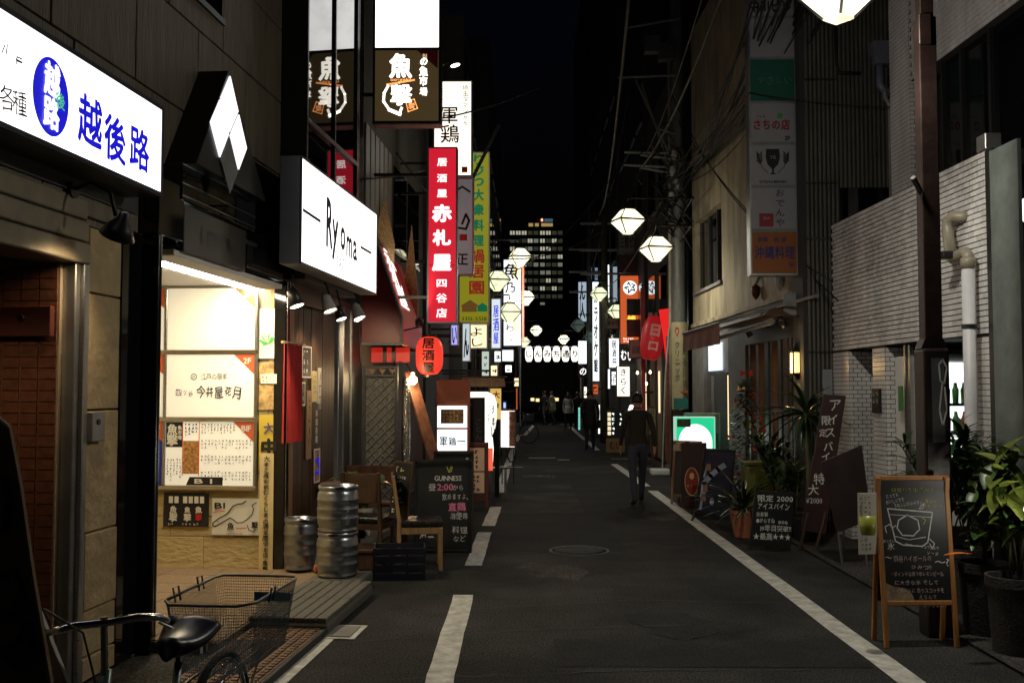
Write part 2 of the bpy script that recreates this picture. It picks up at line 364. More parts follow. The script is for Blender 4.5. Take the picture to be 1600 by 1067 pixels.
# ================================================================== THE SETTING
def sheet(name, m, x0, x1, y0, y1, z, parent=None): return B().quad((x0, y0, z), (x1, y0, z), (x1, y1, z), (x0, y1, z)).build(name, m, parent)
struct(sheet('ground', M_asphalt3, -400, 400, -20, 700, -.012))
road = struct(sheet('road', M_asphalt, -1.45, 3.05, -3, 62, 0))
struct(sheet('pavement', M_asphalt3, 3.05, 4.2, -3, 24, .02)); struct(sheet('gutter', M_conc, -1.62, -1.45, -3, 9, .004))
for x0, x1, y0, y1 in ((-.4, 1.1, 10.9, 14.2), (.2, 2.2, 6.4, 7.1), (-.38, 2.1, 17.2, 20.4), (.9, 2.1, 24.5, 33)):
    sheet('asphalt_patch', M_asphalt2, x0, x1, y0, y1, .003, road)
for x0, x1, y0, y1 in ((-1.2, 2.9, 21.2, 23.2), (-.38, .85, 14.3, 17.1)):
    sheet('asphalt_patch', M_asphalt3, x0, x1, y0, y1, .0025, road)
rr = random.Random(41)
for i in range(9):
    cx_, cy_ = rr.uniform(-.3, 2.0), 5.5 + i * 2.1; n_ = 12; b = B(); P = []
    for j in range(n_): q_ = 6.283 * j / n_; d = rr.uniform(.65, 1.1); P.append((cx_ + math.cos(q_) * d * rr.uniform(.25, .5), cy_ + math.sin(q_) * d * rr.uniform(.3, .6), .0036))
    b.add(P, [tuple(range(n_))]); b.build('tar_patch', M_asphalt2 if i % 2 else M_asphalt3, road)
def crack(pts, wd):
    b = B(); rr = random.Random(int(pts[0][1] * 100)); P = []
    for (a, c), (d, e) in zip(pts, pts[1:]):
        for i in range(12): P.append((a + (d - a) * i / 12 + rr.uniform(-.012, .012), c + (e - c) * i / 12 + rr.uniform(-.02, .02)))
    for p, q in zip(P, P[1:]):
        k = wd * rr.uniform(.4, 1.2); b.quad((p[0], p[1] - k, .0048), (q[0], q[1] - k, .0048), (q[0], q[1] + k, .0048), (p[0], p[1] + k, .0048))
    b.build('crack', M_rubber, road)
crack([(-.75, 6.12), (.6, 6.3), (1.9, 6.35)], .006); crack([(-1.2, 7.0), (0, 7.35), (1.3, 7.55)], .007); crack([(-.6, 8.0), (.9, 8.4), (2.2, 8.3)], .006)
crack([(-.5, 10.85), (1.15, 10.87)], .012); crack([(-.4, 14.25), (2.1, 14.3)], .01); crack([(.5, 8.1), (.68, 9.2)], .006)
def manhole(u, v, r, lab):
    p = gnd(u, v); t = thing('manhole_cover', lab, 'manhole cover', (p.x, p.y, .006)); B().lathe([(r * 1.1, -.004), (r * 1.1, .0), (r, .0), (r, -.004), (r * 1.1, -.004)], 32).build('ring', M_concd, t); B().lathe([(0, .0), (r * .98, .0)], 32).build('lid', mat('cast_iron', (.03, .028, .026), .5, .6, var=.4, scale=20, bump=.6, bscale=60), t)
    b = B()
    for i in range(-3, 4):
        w_ = math.sqrt(max(.01, r * r * .8 - (i * r * .25) ** 2)); b.box(-w_, w_, i * r * .25 - .012, i * r * .25 + .012, .0, .005)
    b.build('tread', MATS['cast_iron'], t)
manhole(905, 860, .3, 'round iron manhole cover in the middle of the road beyond the near patch'); manhole(842, 745, .3, 'far round iron manhole cover left of the walking man')
def mark(x0, y0, x1, y1, wd):
    d = Vector((x1 - x0, y1 - y0, 0)); n = Vector((-d.y, d.x, 0)).normalized() * wd / 2; k = 10; rr = random.Random(int(y0 * 50)); b = B(); L = []
    for i in range(k + 1):
        p = Vector((x0, y0, .006)) + d * i / k; e = rr.uniform(-.006, .006); L.append((p + n * (1 + e * 10), p - n * (1 - e * 10)))
    for (a, c), (e, f) in zip(L, L[1:]): b.quad(a, e, f, c)
    return b.build('painted_line', M_paint, road)
for u0, v0, u1, v1 in ((684, 1075, 724, 930), (740, 884, 757, 832), (763, 822, 775, 792), (781, 770, 791, 733), (793, 728, 803, 700), (806, 690, 812, 679)):
    a = gnd(u0, v0); b_ = gnd(u1, v1); mark(a.x, a.y, b_.x, b_.y, .17)
a = gnd(795, 730); mark(a.x - .1, a.y, a.x + .32, a.y, .12)
mark(2.33, 4.0, 2.25, 12.5, .17); mark(2.25, 12.5, 2.22, 17.4, .17); mark(2.2, 18.2, 2.1, 23.6, .17); mark(2.1, 29, 2.12, 34, .15); mark(2.1, 35, 2.15, 47, .15)
mark(2.2, 25.4, 3.4, 25.4, .12); mark(2.3, 22.2, 3.4, 22.2, .12)
for u0, u1, v in ((840, 870, 663), (845, 852, 663.5), (875, 905, 663)): a = gnd(u0, v); c = gnd(u1, v); mark(a.x, a.y, c.x, c.y, .3)
for u0, u1, v in ((826, 868, 715.5), (871, 890, 718.5)): a = gnd(u0, v); c = gnd(u1, v); mark(a.x, a.y, c.x, c.y, .2)
a = gnd(820, 680); c = gnd(834, 664); mark(a.x, a.y, c.x, c.y, .16)

# ================================================================== LEFT: the stone-clad building at the corner of the frame
SL = .0803
FL = Frame(-2.38 - SL * 5.5, 4.0, math.atan2(1, SL))
def sx(u, off=0.0): return FL.hit(u, 609, off)[0]
def sz(u, v, off=0.0): return FL.hit(u, v, off)[1]
S110, S133, S183, S225, S247, S420, S440 = (sx(q) for q in (110, 133, 183, 224, 247, 420, 440))
SEND = sx(434)
S225p, S247p, S420p = (sx(q_, .12) for q_ in (242, 250, 446)); S440p = S420p + .12
lb = thing('stone_clad_building', 'brown stone-clad building with lit entrance alcove and tiled doorway at the left edge', 'building', frame=FL)
# solid backing of the upper wall, then the single panels
bx('wall', M_siding, lb, -4, SEND, .03, .6, 2.76, 9)
rows = [2.80, 3.13, 3.83, 4.54, 5.25, 5.96, 6.67]
offs = [0, .3, .05, .55, .2, .7]
for r, (z0, z1) in enumerate(zip(rows, rows[1:])):
    x = -3.6 + offs[r]
    while x < SEND - .05:
        x1 = min(x + 1.02, SEND)
        if not (r in (3, 4) and sx(318) - .7 < (x + x1) / 2 < sx(345) + .35 and False):
            bx('cladding_panel', M_siding, lb, x + .006, x1 - .006, random.uniform(-.004, .003), .03, z0 + .006, z1 - .006, bevel=.004)
        x = x1
a = FL.hit(318, 10); c = FL.hit(345, 30)
win = bx('window', M_blackglass, lb, a[0] - .45, c[0], -.012, .02, c[1], c[1] + .9)
B().box(a[0] - .5, c[0] + .03, -.03, .0, c[1] - .05, c[1] - .002).build('sill', M_black, win)
# lower front: doorway in brown tile, metal frame, split-stone pilaster, black granite strip
bx('doorway_back', M_black, lb, -1.2, S110, 1.2, 1.3, 0, 2.5)
door = bx('doorway_wall', M_grout, lb, S110 - .03, S110 - .001, .06, 1.2, 0, 2.5)
tw, th = .113, .066
tme = B().box(-.008, 0, -tw / 2 + .003, tw / 2 - .003, -th / 2 + .003, th / 2 - .003).mesh('brown_tile', M_browntile)
for i in range(8):
    for k in range(37): inst('tile', tme, door, (S110 - .03, .07 + (i + .5) * tw, .03 + (k + .5) * th))
bx('door_board', M_maroon, lb, S110 - .09, S110 - .045, .08, .5, 2.06, 2.24, bevel=.005)
B().lathe([(.0, 0), (.02, 0), (.02, .015), (0, .015)], 14, M=Matrix.Translation((S110 - .09, .26, 2.17)) @ Matrix.Rotation(R(-90), 4, 'Y')).build('knob', M_black, lb)
bx('door_post', M_maroon, lb, S110 - .14, S110 - .05, .5, .57, 0, 2.4, bevel=.004)
bx('metal_frame', M_alu, lb, S110, S133 - .002, -.02, .3, 0, 2.62, bevel=.006)
bx('metal_frame', M_steel, lb, S110 + .05, S110 + .075, -.045, -.02, 0, 2.5, bevel=.004)
for k in range(3):
    bx('shutter_slat', M_shutter, lb, -3, S133 - .05, -.05 + .012 * k, .25, 2.50 + k * .135, 2.50 + k * .135 + .128, bevel=.012)
zj = [0.0, .42, sz(158, 1012), sz(158, 826), sz(158, 640), sz(158, 461), 2.745]
zj = sorted(set([0.0] + [z for z in zj if z > .05]))
for z0, z1 in zip(zj, zj[1:]):
    bx('stone_panel', M_rock, lb, S133, S183 - .002, -.015 + random.uniform(-.006, .006), .3, z0 + .005, z1 - .005, bevel=.008)
bx('granite_strip', M_blackgl, lb, S183, S225p - .005, -.02, .3, 0, 2.745, bevel=.004)
bx('signboard_backing', M_dgrey, lb, -3.5, S183 + .2, -.02, .03, 2.92, 3.62)
dl_ = thing('doorway_downlight', 'warm recessed lamp over the brown tiled doorway', 'lamp', FL.w(S110 - .75, .3, 2.495), FL.a)
B().lathe([(.06, -.012), (.06, 0), (.045, 0), (.045, -.012), (.06, -.012)], 20).build('ring', M_alu, dl_); B().lathe([(0, -.004), (.045, -.004)], 18).build('lens', glow('downlight_lens', (1, .75, .42), 6), dl_)
ld = bpy.data.lights.new('downlight_beam', 'SPOT'); ld.energy = 14; ld.color = (1, .72, .4); ld.spot_size = R(140); ld.spot_blend = .8; ld.shadow_soft_size = .05
lo = bpy.data.objects.new('downlight_beam', ld); COL.objects.link(lo); lo.parent = dl_; lo.location = (0, 0, -.03)
# alcove
AD = 1.9; SA = SEND - .12
bx('alcove_floor', M_tan, lb, S225, SEND + .05, -.55, AD, 0, .06)
for i in range(7):
    for k in range(5):
        bx('floor_tile', M_tan, lb, S225 + .02 + i * .385, S225 + .02 + (i + 1) * .385 - .008, -.53 + k * .48, -.53 + (k + 1) * .48 - .008, .06, .068)
bx('alcove_ceiling', M_white, lb, S225, SEND, .02, AD, 2.745, 2.758)
bx('alcove_wall', M_alcove, lb, S225 - .3, SEND, AD, AD + .1, 0, 2.745)
bx('alcove_wall', M_alcove, lb, S225 - .3, S225 - .18, .08, AD, 0, 2.745)
bx('alcove_wall', M_grout, lb, SA + .012, SEND, .02, AD, 0, 2.745)
FA = FL.sub(SA, 0, -math.pi / 2)           # the wall that carries the directory; faces the camera
yz = [.06, .36, .55, .95, 1.35, 1.75, 2.15, 2.45, 2.74]
for r, (z0, z1) in enumerate(zip(yz, yz[1:])):
    d = .05 + (.33 if r % 2 else 0)
    while d < AD:
        d1 = min(d + .62, AD)
        bx('stone_panel', M_alcove, lb, SA + random.uniform(-.004, .004), SA + .012, d + .003, d1 - .003, z0 + .003, z1 - .003, bevel=.005)
        d = d1
bx('stone_panel', M_rock, lb, SA, SEND, -.012, .05, .06, 2.745, bevel=.006)
bx('skirting', M_maroon, lb, S225 + .02, S225 + .16, .35, .62, .068, .42, bevel=.03)

# ceiling lamp of the alcove
cl = thing('ceiling_lamp', 'bright warm tube lamp under the ceiling of the entrance alcove', 'lamp', FL.w((S247 + S440) / 2 + .45, .2, 2.742), FL.a)
bx('housing', M_white, cl, -1.35, .72, -.075, .075, -.02, 0, bevel=.004)
bx('diffuser', G_tube, cl, -1.33, .70, -.065, .065, -.045, -.021, bevel=.008)

# black portal round the alcove
po = thing('entrance_portal', 'black polished portal with stepped corners and a steel nameplate round the entrance', 'portal', frame=FL)
z0 = 2.69; T = [(S225, S247)]
bx('post', M_blackgl, po, S225p, S247p, -.12, .0, .0, sz(235, 372), bevel=.006)
bx('post', M_blackgl, po, S420p, S440p, -.12, .0, .0, sz(430, 402), bevel=.006)
for xa in (S225p + .02, S247p - .02): B().tube([(xa, -.123, .1), (xa, -.123, 2.9)], .006, 6).build('chrome_trim', M_chrome, po)
for xa in (S420p + .02, S440p - .02): B().tube([(xa, -.123, .1), (xa, -.123, 2.85)], .005, 6).build('chrome_trim', M_chrome, po)
a = FL.hit(283, 430, .13); c = FL.hit(380, 345, .13)
x_a, x_b = sx(283, .13), sx(380, .13)
bx('lintel', M_blackgl, po, S247, S420 + .06, -.11, .02, 2.76, 3.12, bevel=.006)
bx('step_block', M_blackgl, po, S225p - .03, x_a - .02, -.14, .02, 2.80, 3.2, bevel=.008)
bx('step_block', M_blackgl, po, x_b + .02, SEND + .06, -.14, .02, 2.78, 2.98, bevel=.008)
np_ = bx('nameplate', mat('dull_nameplate', (.09, .085, .08), .45, .6, var=.2), po, x_a, x_b, -.135, -.1, 2.74, 3.08, bevel=.004)
txt(np_, '長谷須ビル', (x_a + x_b) / 2 - .02, 2.90, .13, M_black, y=-.1375, w=.62, bold=.02)
bx('glass_panel', M_blackglass, po, x_a - .08, x_b + .18, -.15, .0, 3.10, 3.36, bevel=.004)
for zz in (3.13, 3.22, 3.355): B().box(x_a - .08, x_b + .18, -.156, -.151, zz, zz + .008).build('chrome_trim', M_chrome, po)
bx('steel_end', M_steel, po, x_b + .01, x_b + .3, -.128, -.1, 2.79, 3.02, bevel=.004)
bx('soffit_trim', M_white, po, S247, S420 + .05, -.1, .12, 2.70, 2.745, bevel=.004)

# triangular wall light with four diamonds
tl = thing('triangular_wall_light', 'black triangular wall light with four diamond panes, three of them lit', 'wall light', frame=FL)
of = .24
def q(u, v, o=of): return FL.hit(u, v, o)
apex, bl, br = q(357, 110), q(305, 345), q(412, 385)
bl = (bl[0], 3.36); br = (br[0] + .05, 3.36)
B().prism([bl, br, apex], -of, 0).build('body', M_black, tl, bevel=.006)
T_, L_, R_, D_ = q(358, 115), q(326, 190), q(385, 233), q(357, 308)
mid = lambda p, s: ((p[0] + s[0]) / 2, (p[1] + s[1]) / 2)
C_ = q(357, 211); tl_, tr_, bl_, br_ = mid(T_, L_), mid(T_, R_), mid(L_, D_), mid(R_, D_)
def pane(pts, m):
    cx = sum(p[0] for p in pts) / 4; cz = sum(p[1] for p in pts) / 4
    B().prism([(cx + (p[0] - cx) * .91, cz + (p[1] - cz) * .91) for p in pts], -of - .012, -of - .001).build('diamond_pane', m, tl)
G_dia = glow('diamond_lit', (.97, .97, 1), 1.15, evar=.15)
pane([T_, tr_, C_, tl_], G_dia); pane([L_, tl_, C_, bl_], G_dia); pane([R_, br_, C_, tr_], G_dia); pane([D_, bl_, C_, br_], M_grey)

# shop sign over the doorway
es = thing('shop_sign', 'long white lit shop sign with blue characters and a blue oval over the doorway', 'sign', frame=FL)
o1 = .27
xa, xb = -1.6, sx(248, o1); zb, zt = sz(248, 306, o1), sz(248, 163, o1)
bx('case', M_black, es, xa, xb, -o1 + .012, -.02, zb, zt, bevel=.006)
fr = B()
for p in ((xa, xb, zt - .028, zt), (xa, xb, zb, zb + .028), (xb - .025, xb, zb + .028, zt - .028)): fr.box(p[0], p[1], -o1 - .006, -o1 + .011, p[2], p[3])
fr.build('frame', mat('navy_frame', (.004, .005, .03), .35, var=.1), es)
bx('face', G_white, es, xa, xb - .025, -o1, -o1 + .01, zb + .028, zt - .028)
yy = -o1 - .004
def es_at(u, v): return FL.hit(u, v, o1)
cz = (zb + zt) / 2
for ch, u, v, h in (('越', 140, 190, .27), ('後', 179, 218, .26), ('路', 217, 233, .25)):
    p = es_at(u, v); txt(es, ch, p[0], p[1], h, M_inkblue, y=yy, bold=.022, w=.25)
p = es_at(79, 152); disc(es, ell(p[0], p[1], .17, .205, 40), M_inkblue, y=yy, name='oval')
W_ = glow('white_print_lit', (1, 1, 1), 1.3)
txt(es, '越', p[0], p[1] + .09, .17, W_, y=yy - .003, bold=.03, w=.14); txt(es, '路', p[0], p[1] - .085, .16, W_, y=yy - .003, bold=.03, w=.14)
txt(es, '後', p[0] + .075, p[1] + .0, .085, mat('mint_print', (.2, .6, .4), .5, var=0, emit=.5, ecol=(.1, .7, .35)), y=yy - .006, bold=.02)
for i, ch in enumerate('各種'):
    p = es_at((10, 30)[i], (155, 162)[i]); txt(es, ch, p[0], p[1], .11, M_ink, y=yy, hand=.15)
for i in range(2):
    p = es_at((8, 28)[i], (78, 98)[i]); scrawl(es, p[0] - .05, p[0] + .05, p[1] - .05, p[1] + .05, 1, M_ink, y=yy, seed=i, wd=.008)

# black gooseneck lamp, intercom
p = FL.hit(195, 375, .35); gl = thing('cone_wall_lamp', 'black cone-shaped lamp on a bent arm beside the stone pilaster', 'lamp', FL.w(p[0], -.02, p[1]), FL.a)
ML = Matrix.Translation((-.02, -.3, .04)) @ Matrix.Scale(.82, 4) @ Matrix.Rotation(R(28), 4, 'X') @ Matrix.Rotation(R(-16), 4, 'Y')
B().lathe([(.02, .16), (.035, .15), (.04, .11), (.085, .05), (.125, -.03), (.12, -.03), (.08, .04), (.0, .1)], 24, M=ML).build('lamp_shade', M_black, gl, smooth=True)
B().tube([(0, 0, .3), (0, -.12, .34), (-.01, -.24, .28), (-.015, -.28, .14)], .012, 8).build('arm', M_black, gl, smooth=True)
B().lathe([(.05, 0), (.05, .02), (0, .02)], 16, M=Matrix.Translation((0, .0, .3)) @ Matrix.Rotation(R(90), 4, 'X')).build('wall_plate', M_black, gl)
B().lathe([(0, -.03), (.03, 0), (.02, .04), (0, .05)], 10, M=ML).build('bulb', glow('cone_lamp_bulb', (1, .75, .42), 12), gl, smooth=True)
ld = bpy.data.lights.new('cone_lamp_beam', 'SPOT'); ld.energy = 16; ld.color = (1, .74, .42); ld.spot_size = R(125); ld.spot_blend = .8; ld.shadow_soft_size = .04
lo = bpy.data.objects.new('cone_lamp_beam', ld); COL.objects.link(lo); lo.parent = gl; lo.location = (-.03, -.27, -.05); lo.rotation_euler = (R(26), R(14), 0)
a = FL.hit(139, 690, .03); c = FL.hit(160, 644, .03)
ic = thing('intercom', 'small grey metal switch box on the split-stone pilaster', 'switch box', FL.w(0, 0), FL.a)
bx('plate', M_alu, ic, a[0], c[0], -.05, -.015, a[1], c[1], bevel=.004)
B().lathe([(.018, 0), (.018, .008), (.0, .008)], 14, M=Matrix.Translation(((a[0] + c[0]) / 2 - .01, -.05, (a[1] + c[1]) / 2 + .03)) @ Matrix.Rotation(R(90), 4, 'X')).build('keyhole', M_black, ic)

# tenant directory on the alcove wall
dr = thing('tenant_directory', 'steel-framed tenant directory of white panels with red floor corners in the entrance', 'directory', frame=FA)
def fa(u, v): return FA.hit(u, v, .04)
xr, xl = fa(400, 600)[0], fa(258, 600)[0]; ztop = fa(330, 447)[1]; z1_ = fa(330, 550)[1]; z2_ = fa(330, 655)[1]; z3_ = fa(330, 762)[1]
wcol = xr - xl; xl2 = xl - wcol
bx('backing', M_grey, dr, xl2, xr, -.035, -.015, z3_, ztop)
for zz in (ztop, z1_, z2_, z3_): bx('rail', M_chrome if zz != ztop else M_steel, dr, xl2, xr + .015, -.06, -.03, zz - .02, zz + .02, bevel=.005)
for xx in (xl2, xl, xr): bx('stile', M_steel, dr, xx - .015, xx + .015, -.056, -.03, z3_ + .02, ztop - .02, bevel=.004)
M_lit = mat('directory_white', (.8, .77, .68), .35, var=.03, emit=.3, ecol=(1, .93, .74))
zz = [(z1_, ztop, '3F'), (z2_, z1_, '2F'), (z3_, z2_, 'B1F')]
for col, (xa, xb) in enumerate(((xl, xr), (xl2, xl))):
    for zb_, zt_, s in zz:
        pn = bx('panel', M_lit if not (col and s == 'B1F') else mat('blue_poster', (.01, .03, .4), .5), dr, xa + .017, xb - .017, -.045, -.036, zb_ + .022, zt_ - .022)
        e = .20
        disc(pn, [(xb - .017 - e, zt_ - .022), (xb - .017, zt_ - .022 - e * .95), (xb - .017, zt_ - .022)], M_orange, y=-.048, name='corner')
        txt(pn, s, xb - .085, zt_ - .085, .07, M_paper, y=-.051, bold=.02, w=.075 if s != 'B1F' else .09)
mz = (z1_ + z2_) / 2; cx_ = (xl + xr) / 2
txt(dr, '江戸の隠家', cx_ + .04, mz + .085, .055, M_ink, y=-.05, hand=.2, w=.26)
stroke(dr, ell(cx_ - .16, mz + .085, .028, .028, 16) + [(cx_ - .132, mz + .085)], .006, M_ink, y=-.05); txt(dr, '四', cx_ - .16, mz + .085, .03, M_ink, y=-.05)
txt(dr, '四ツ谷', cx_ - .25, mz - .07, .06, M_ink, y=-.05, hand=.3, w=.17); txt(dr, '今井屋花月', cx_ + .09, mz - .065, .105, M_ink, y=-.05, hand=.25, w=.44, bold=.006)
# B1 panel: printed menu
m0, m1, zb_, zt_ = xl + .02, xr - .02, z3_ + .025, z2_ - .025; hh = zt_ - zb_; ww = m1 - m0
disc(dr, [(m0, zt_ - hh * .4), (m0 + ww * .19, zt_ - hh * .4), (m0 + ww * .19, zt_), (m0, zt_)], M_ink, y=-.0475, name='print')
txt(dr, '魚', m0 + ww * .075, zt_ - hh * .12, .09, M_paper, y=-.05, bold=.03, hand=.1); txt(dr, '撃', m0 + ww * .075, zt_ - hh * .29, .1, M_paper, y=-.05, bold=.03, hand=.1)
txt(dr, '魚市場', m0 + ww * .16, zt_ - hh * .17, .04, M_paper, y=-.05, vert=True, bold=.03)
disc(dr, [(m0 + ww * .2, zt_ - hh * .82), (m0 + ww * .38, zt_ - hh * .82), (m0 + ww * .38, zt_ - hh * .3), (m0 + ww * .2, zt_ - hh * .3)], mat('food_print', (.42, .2, .06), .6, var=.8, scale=35), y=-.0475)
disc(dr, [(m0 + ww * .24, zb_), (m0 + ww * .66, zb_), (m0 + ww * .66, zb_ + hh * .13), (m0 + ww * .28, zb_ + hh * .13)], M_ink, y=-.0478)
txt(dr, 'B 1', m0 + ww * .44, zb_ + hh * .065, .055, M_paper, y=-.05, bold=.03, w=.17)
for r in range(4): scrawl(dr, m0 + ww * .4, m1 - ww * (.2 if r == 0 else .01), zt_ - hh * (.25 * r + .23), zt_ - hh * (.25 * r + .02), 15 if r else 11, M_ink, y=-.05, vert=True, seed=r, wd=.0035)
scrawl(dr, m0 + .005, m0 + ww * .19, zb_ + .01, zb_ + hh * .42, 5, M_ink, y=-.05, vert=True, seed=9, wd=.0035); scrawl(dr, m0 + ww * .21, m0 + ww * .37, zt_ - hh * .28, zt_ - .01, 4, M_ink, y=-.05, vert=True, seed=3, wd=.006)
for p, r_ in (((m0 + ww * .195, .0), 0), ((m0 + ww * .385, 0), 1)): stroke(dr, [(p[0], zb_ + hh * .15), (p[0], zt_)], .008, M_orange, y=-.0495)

# posters below the directory, paper strip, posters on the far jamb
def poster(name, label, frame, u0, v0, u1, v1, m, off=.02, sway=0.0):
    a = frame.hit(u0, v1, off); c = frame.hit(u1, v0, off)
    t = thing(name, label, 'poster', frame.w((a[0] + c[0]) / 2, -off, a[1]), frame.a)
    W, H = c[0] - a[0], c[1] - a[1]
    b = B(); n = 8
    for i in range(n):
        for k in range(4):
            P = lambda i, k: (-W / 2 + W * i / n, sway * math.sin(i * .9 + k) * .5 + sway * (3 - k) * .25 * -1, H * k / 4)
            b.quad(P(i, k), P(i + 1, k), P(i + 1, k + 1), P(i, k + 1))
    b.build('sheet', m, t); return t, W, H
t, W, H = poster('flyer', 'black printed flyer taped to the alcove wall under the directory', FA, 255, 770, 327, 822, M_ink, sway=.006)
for i, x in enumerate((-.12, .02, .13)):
    for j in range(2): B().box(x - .045 + j * .055, x - .045 + j * .055 + .04, -.0165, -.0155, H * .7, H * .9).build('stamp', M_paper, t)
    txt(t, '魚', x, H * .5, .06, M_paper, y=-.016, bold=.03, hand=.2); txt(t, '撃', x, H * .28, .07, M_paper if i != 2 else M_inkred, y=-.016, bold=.03, hand=.2)
    scrawl(t, x - .06, x + .07, .01, H * .14, 1, M_paper, y=-.016, seed=i)
t, W, H = poster('hand_drawn_poster', 'white poster with a drawn pointing hand and the mark B1', FA, 331, 779, 407, 835, M_paper, sway=.004)
k = W / 390.
hd = lambda P: [(-W / 2 + (x - 440) * k, H - (y - 700) * k) for x, y in P]
stroke(t, hd([(715, 718), (690, 738), (650, 742), (610, 760), (580, 800), (560, 822), (500, 855), (452, 890), (450, 912), (470, 918), (520, 890), (590, 850)]), .011, M_ink, y=-.012)
stroke(t, hd([(590, 850), (625, 870), (645, 888), (690, 885), (730, 860), (765, 825), (778, 780), (765, 750), (800, 730)]), .009, M_ink, y=-.012)
stroke(t, hd([(480, 872), (498, 884)]), .005, M_ink, y=-.012)
p = hd([(505, 755)])[0]; txt(t, 'B1', p[0], p[1], .07, M_ink, y=-.012, w=.1, bold=.02); stroke(t, hd([(455, 808), (545, 795)]), .008, M_orange, y=-.012)
p = hd([(595, 915)])[0]; txt(t, '魚', p[0], p[1], .062, M_ink, y=-.013, bold=.02, hand=.1); p = hd([(790, 905)])[0]; txt(t, '撃', p[0], p[1], .07, M_ink, y=-.013, bold=.02, hand=.15)
stroke(t, hd([(640, 932), (720, 926)]), .008, M_orange, y=-.013); stroke(t, hd([(728, 905), (745, 945), (780, 958), (800, 935)]), .008, M_ink, y=-.013); scrawl(t, -W * .2, W * .25, .005, .025, 1, M_ink, y=-.013)
t, W, H = poster('paper_strip', 'long cream paper strip with brushed black characters hanging at the alcove edge', FA, 404, 708, 428, 897, M_papery, off=.03, sway=.004)
txt(t, '大手と真剣飲むくらし酒の満足感切お店', 0, H * .56, .055, M_ink, y=-.012, vert=True, hand=.22, bold=.015, fit=H * .84, w=.066); txt(t, '魚撃', 0, H * .07, .05, M_ink, y=-.012, vert=True, bold=.015)
t, W, H = poster('leaf_poster', 'white poster with a green leaf at the right edge of the alcove', FA, 404, 482, 436, 560, M_paper, off=.015)
for i in range(5): B().add([(.0, -.006, .14), (.06 * math.cos(.5 + i * .6) - .02, -.006, .14 + .08 * math.sin(.2 + i * .6)), (.09 * math.cos(.8 + i * .6), -.006, .14 + .11 * math.sin(.5 + i * .6)), (.05 * math.cos(1.1 + i * .6), -.006, .14 + .08 * math.sin(.9 + i * .6))], [(0, 1, 2, 3)]).build('leaf_print', M_inkgreen, t)
t, W, H = poster('food_poster', 'poster of dishes between the leaf poster and the yellow poster', FA, 404, 566, 436, 640, mat('dish_print', (.45, .3, .12), .6, var=.8, scale=14), off=.015)
bx('caption', M_paper, t, -W * .4, W * .4, -.008, -.004, H * .55, H * .75); scrawl(t, -W * .36, W * .36, H * .57, H * .73, 2, M_ink, y=-.01)
t, W, H = poster('yellow_poster', 'yellow poster with black brush character at the right edge of the alcove', FA, 404, 648, 437, 735, mat('yellow_print', (.6, .45, .05), .6, var=.1), off=.015)
txt(t, '中', 0, H * .42, .16, M_ink, y=-.008, bold=.05, hand=.1); txt(t, '大', 0, H * .76, .09, mat('violet_ink', (.08, .06, .2), .6, var=0), y=-.008, bold=.02, hand=.2); txt(t, '一石', 0, H * .14, .04, M_ink, y=-.008)

# ================================================================== LEFT: black-glass building with the timber bar below
gb = thing('black_glass_building', 'narrow building with black glass upper floor and dark timber bar front', 'building', frame=FL)
GOF = .25
G0, G1 = SEND + .02, sx(556, GOF)
bx('wall', M_black, gb, G0, G1 + .9, .1, .6, 2.4, 9)
bx('slab', M_dgrey, gb, G0, G1, -GOF, .1, 2.82, 3.02)
xs = [G0, sx(466, GOF), sx(528, GOF), G1]
xs = [G0, G0 + 1.0, G0 + 1.95, G1]
for i, (xa, xb) in enumerate(zip(xs, xs[1:])):
    for z0, z1 in ((3.02, 4.35), (4.4, 7.2)):
        bx('glass_pane', M_blackglass, gb, xa + .02, xb - .02, -GOF + .01, -GOF + .03, z0, z1)
for xa in xs: bx('mullion', M_black, gb, xa - .02, xa + .02, -GOF - .015, .1, 3.02, 7.2, bevel=.004)
bx('transom', M_black, gb, G0, G1, -GOF - .02, -GOF + .04, 4.35, 4.4)
# lit window strip at the top
for xa, xb in ((sx(470, GOF), sx(510, GOF)),):
    pass
# timber front
TB0, TB1 = SEND + .09, sx(522)
bx('timber_back', M_black, gb, TB0 - .05, TB1 + .9, .02, .1, 0, 2.82)
x = TB0; i = 0
while x < TB1 - .02:
    wdt = random.uniform(.12, .17); x1 = min(x + wdt, TB1)
    bx('plank', M_wood if i > 2 else M_wood2, gb, x + .002, x1 - .002, -.005 + random.uniform(-.004, .004), .019, .1, 2.62, bevel=.003); x = x1; i += 1
bx('beam', M_wood, gb, TB0, TB1, -.06, .0, 2.62, 2.82, bevel=.008)
bx('door_frame', M_wood2, gb, TB0 + .02, TB0 + .14, -.03, -.01, .1, 2.3, bevel=.005)
for u in (524, 532, 545): bx('steel_rail', M_grey, gb, sx(u), sx(u) + .05, -.03, .02, .05, 2.75, bevel=.004)
bx('dark_shutter', M_black, gb, sx(534), sx(560), -.01, .02, .05, 2.75)
bx('step', M_conc, gb, TB0 - .1, TB1 + .6, -.55, .02, 0, .09, bevel=.01)

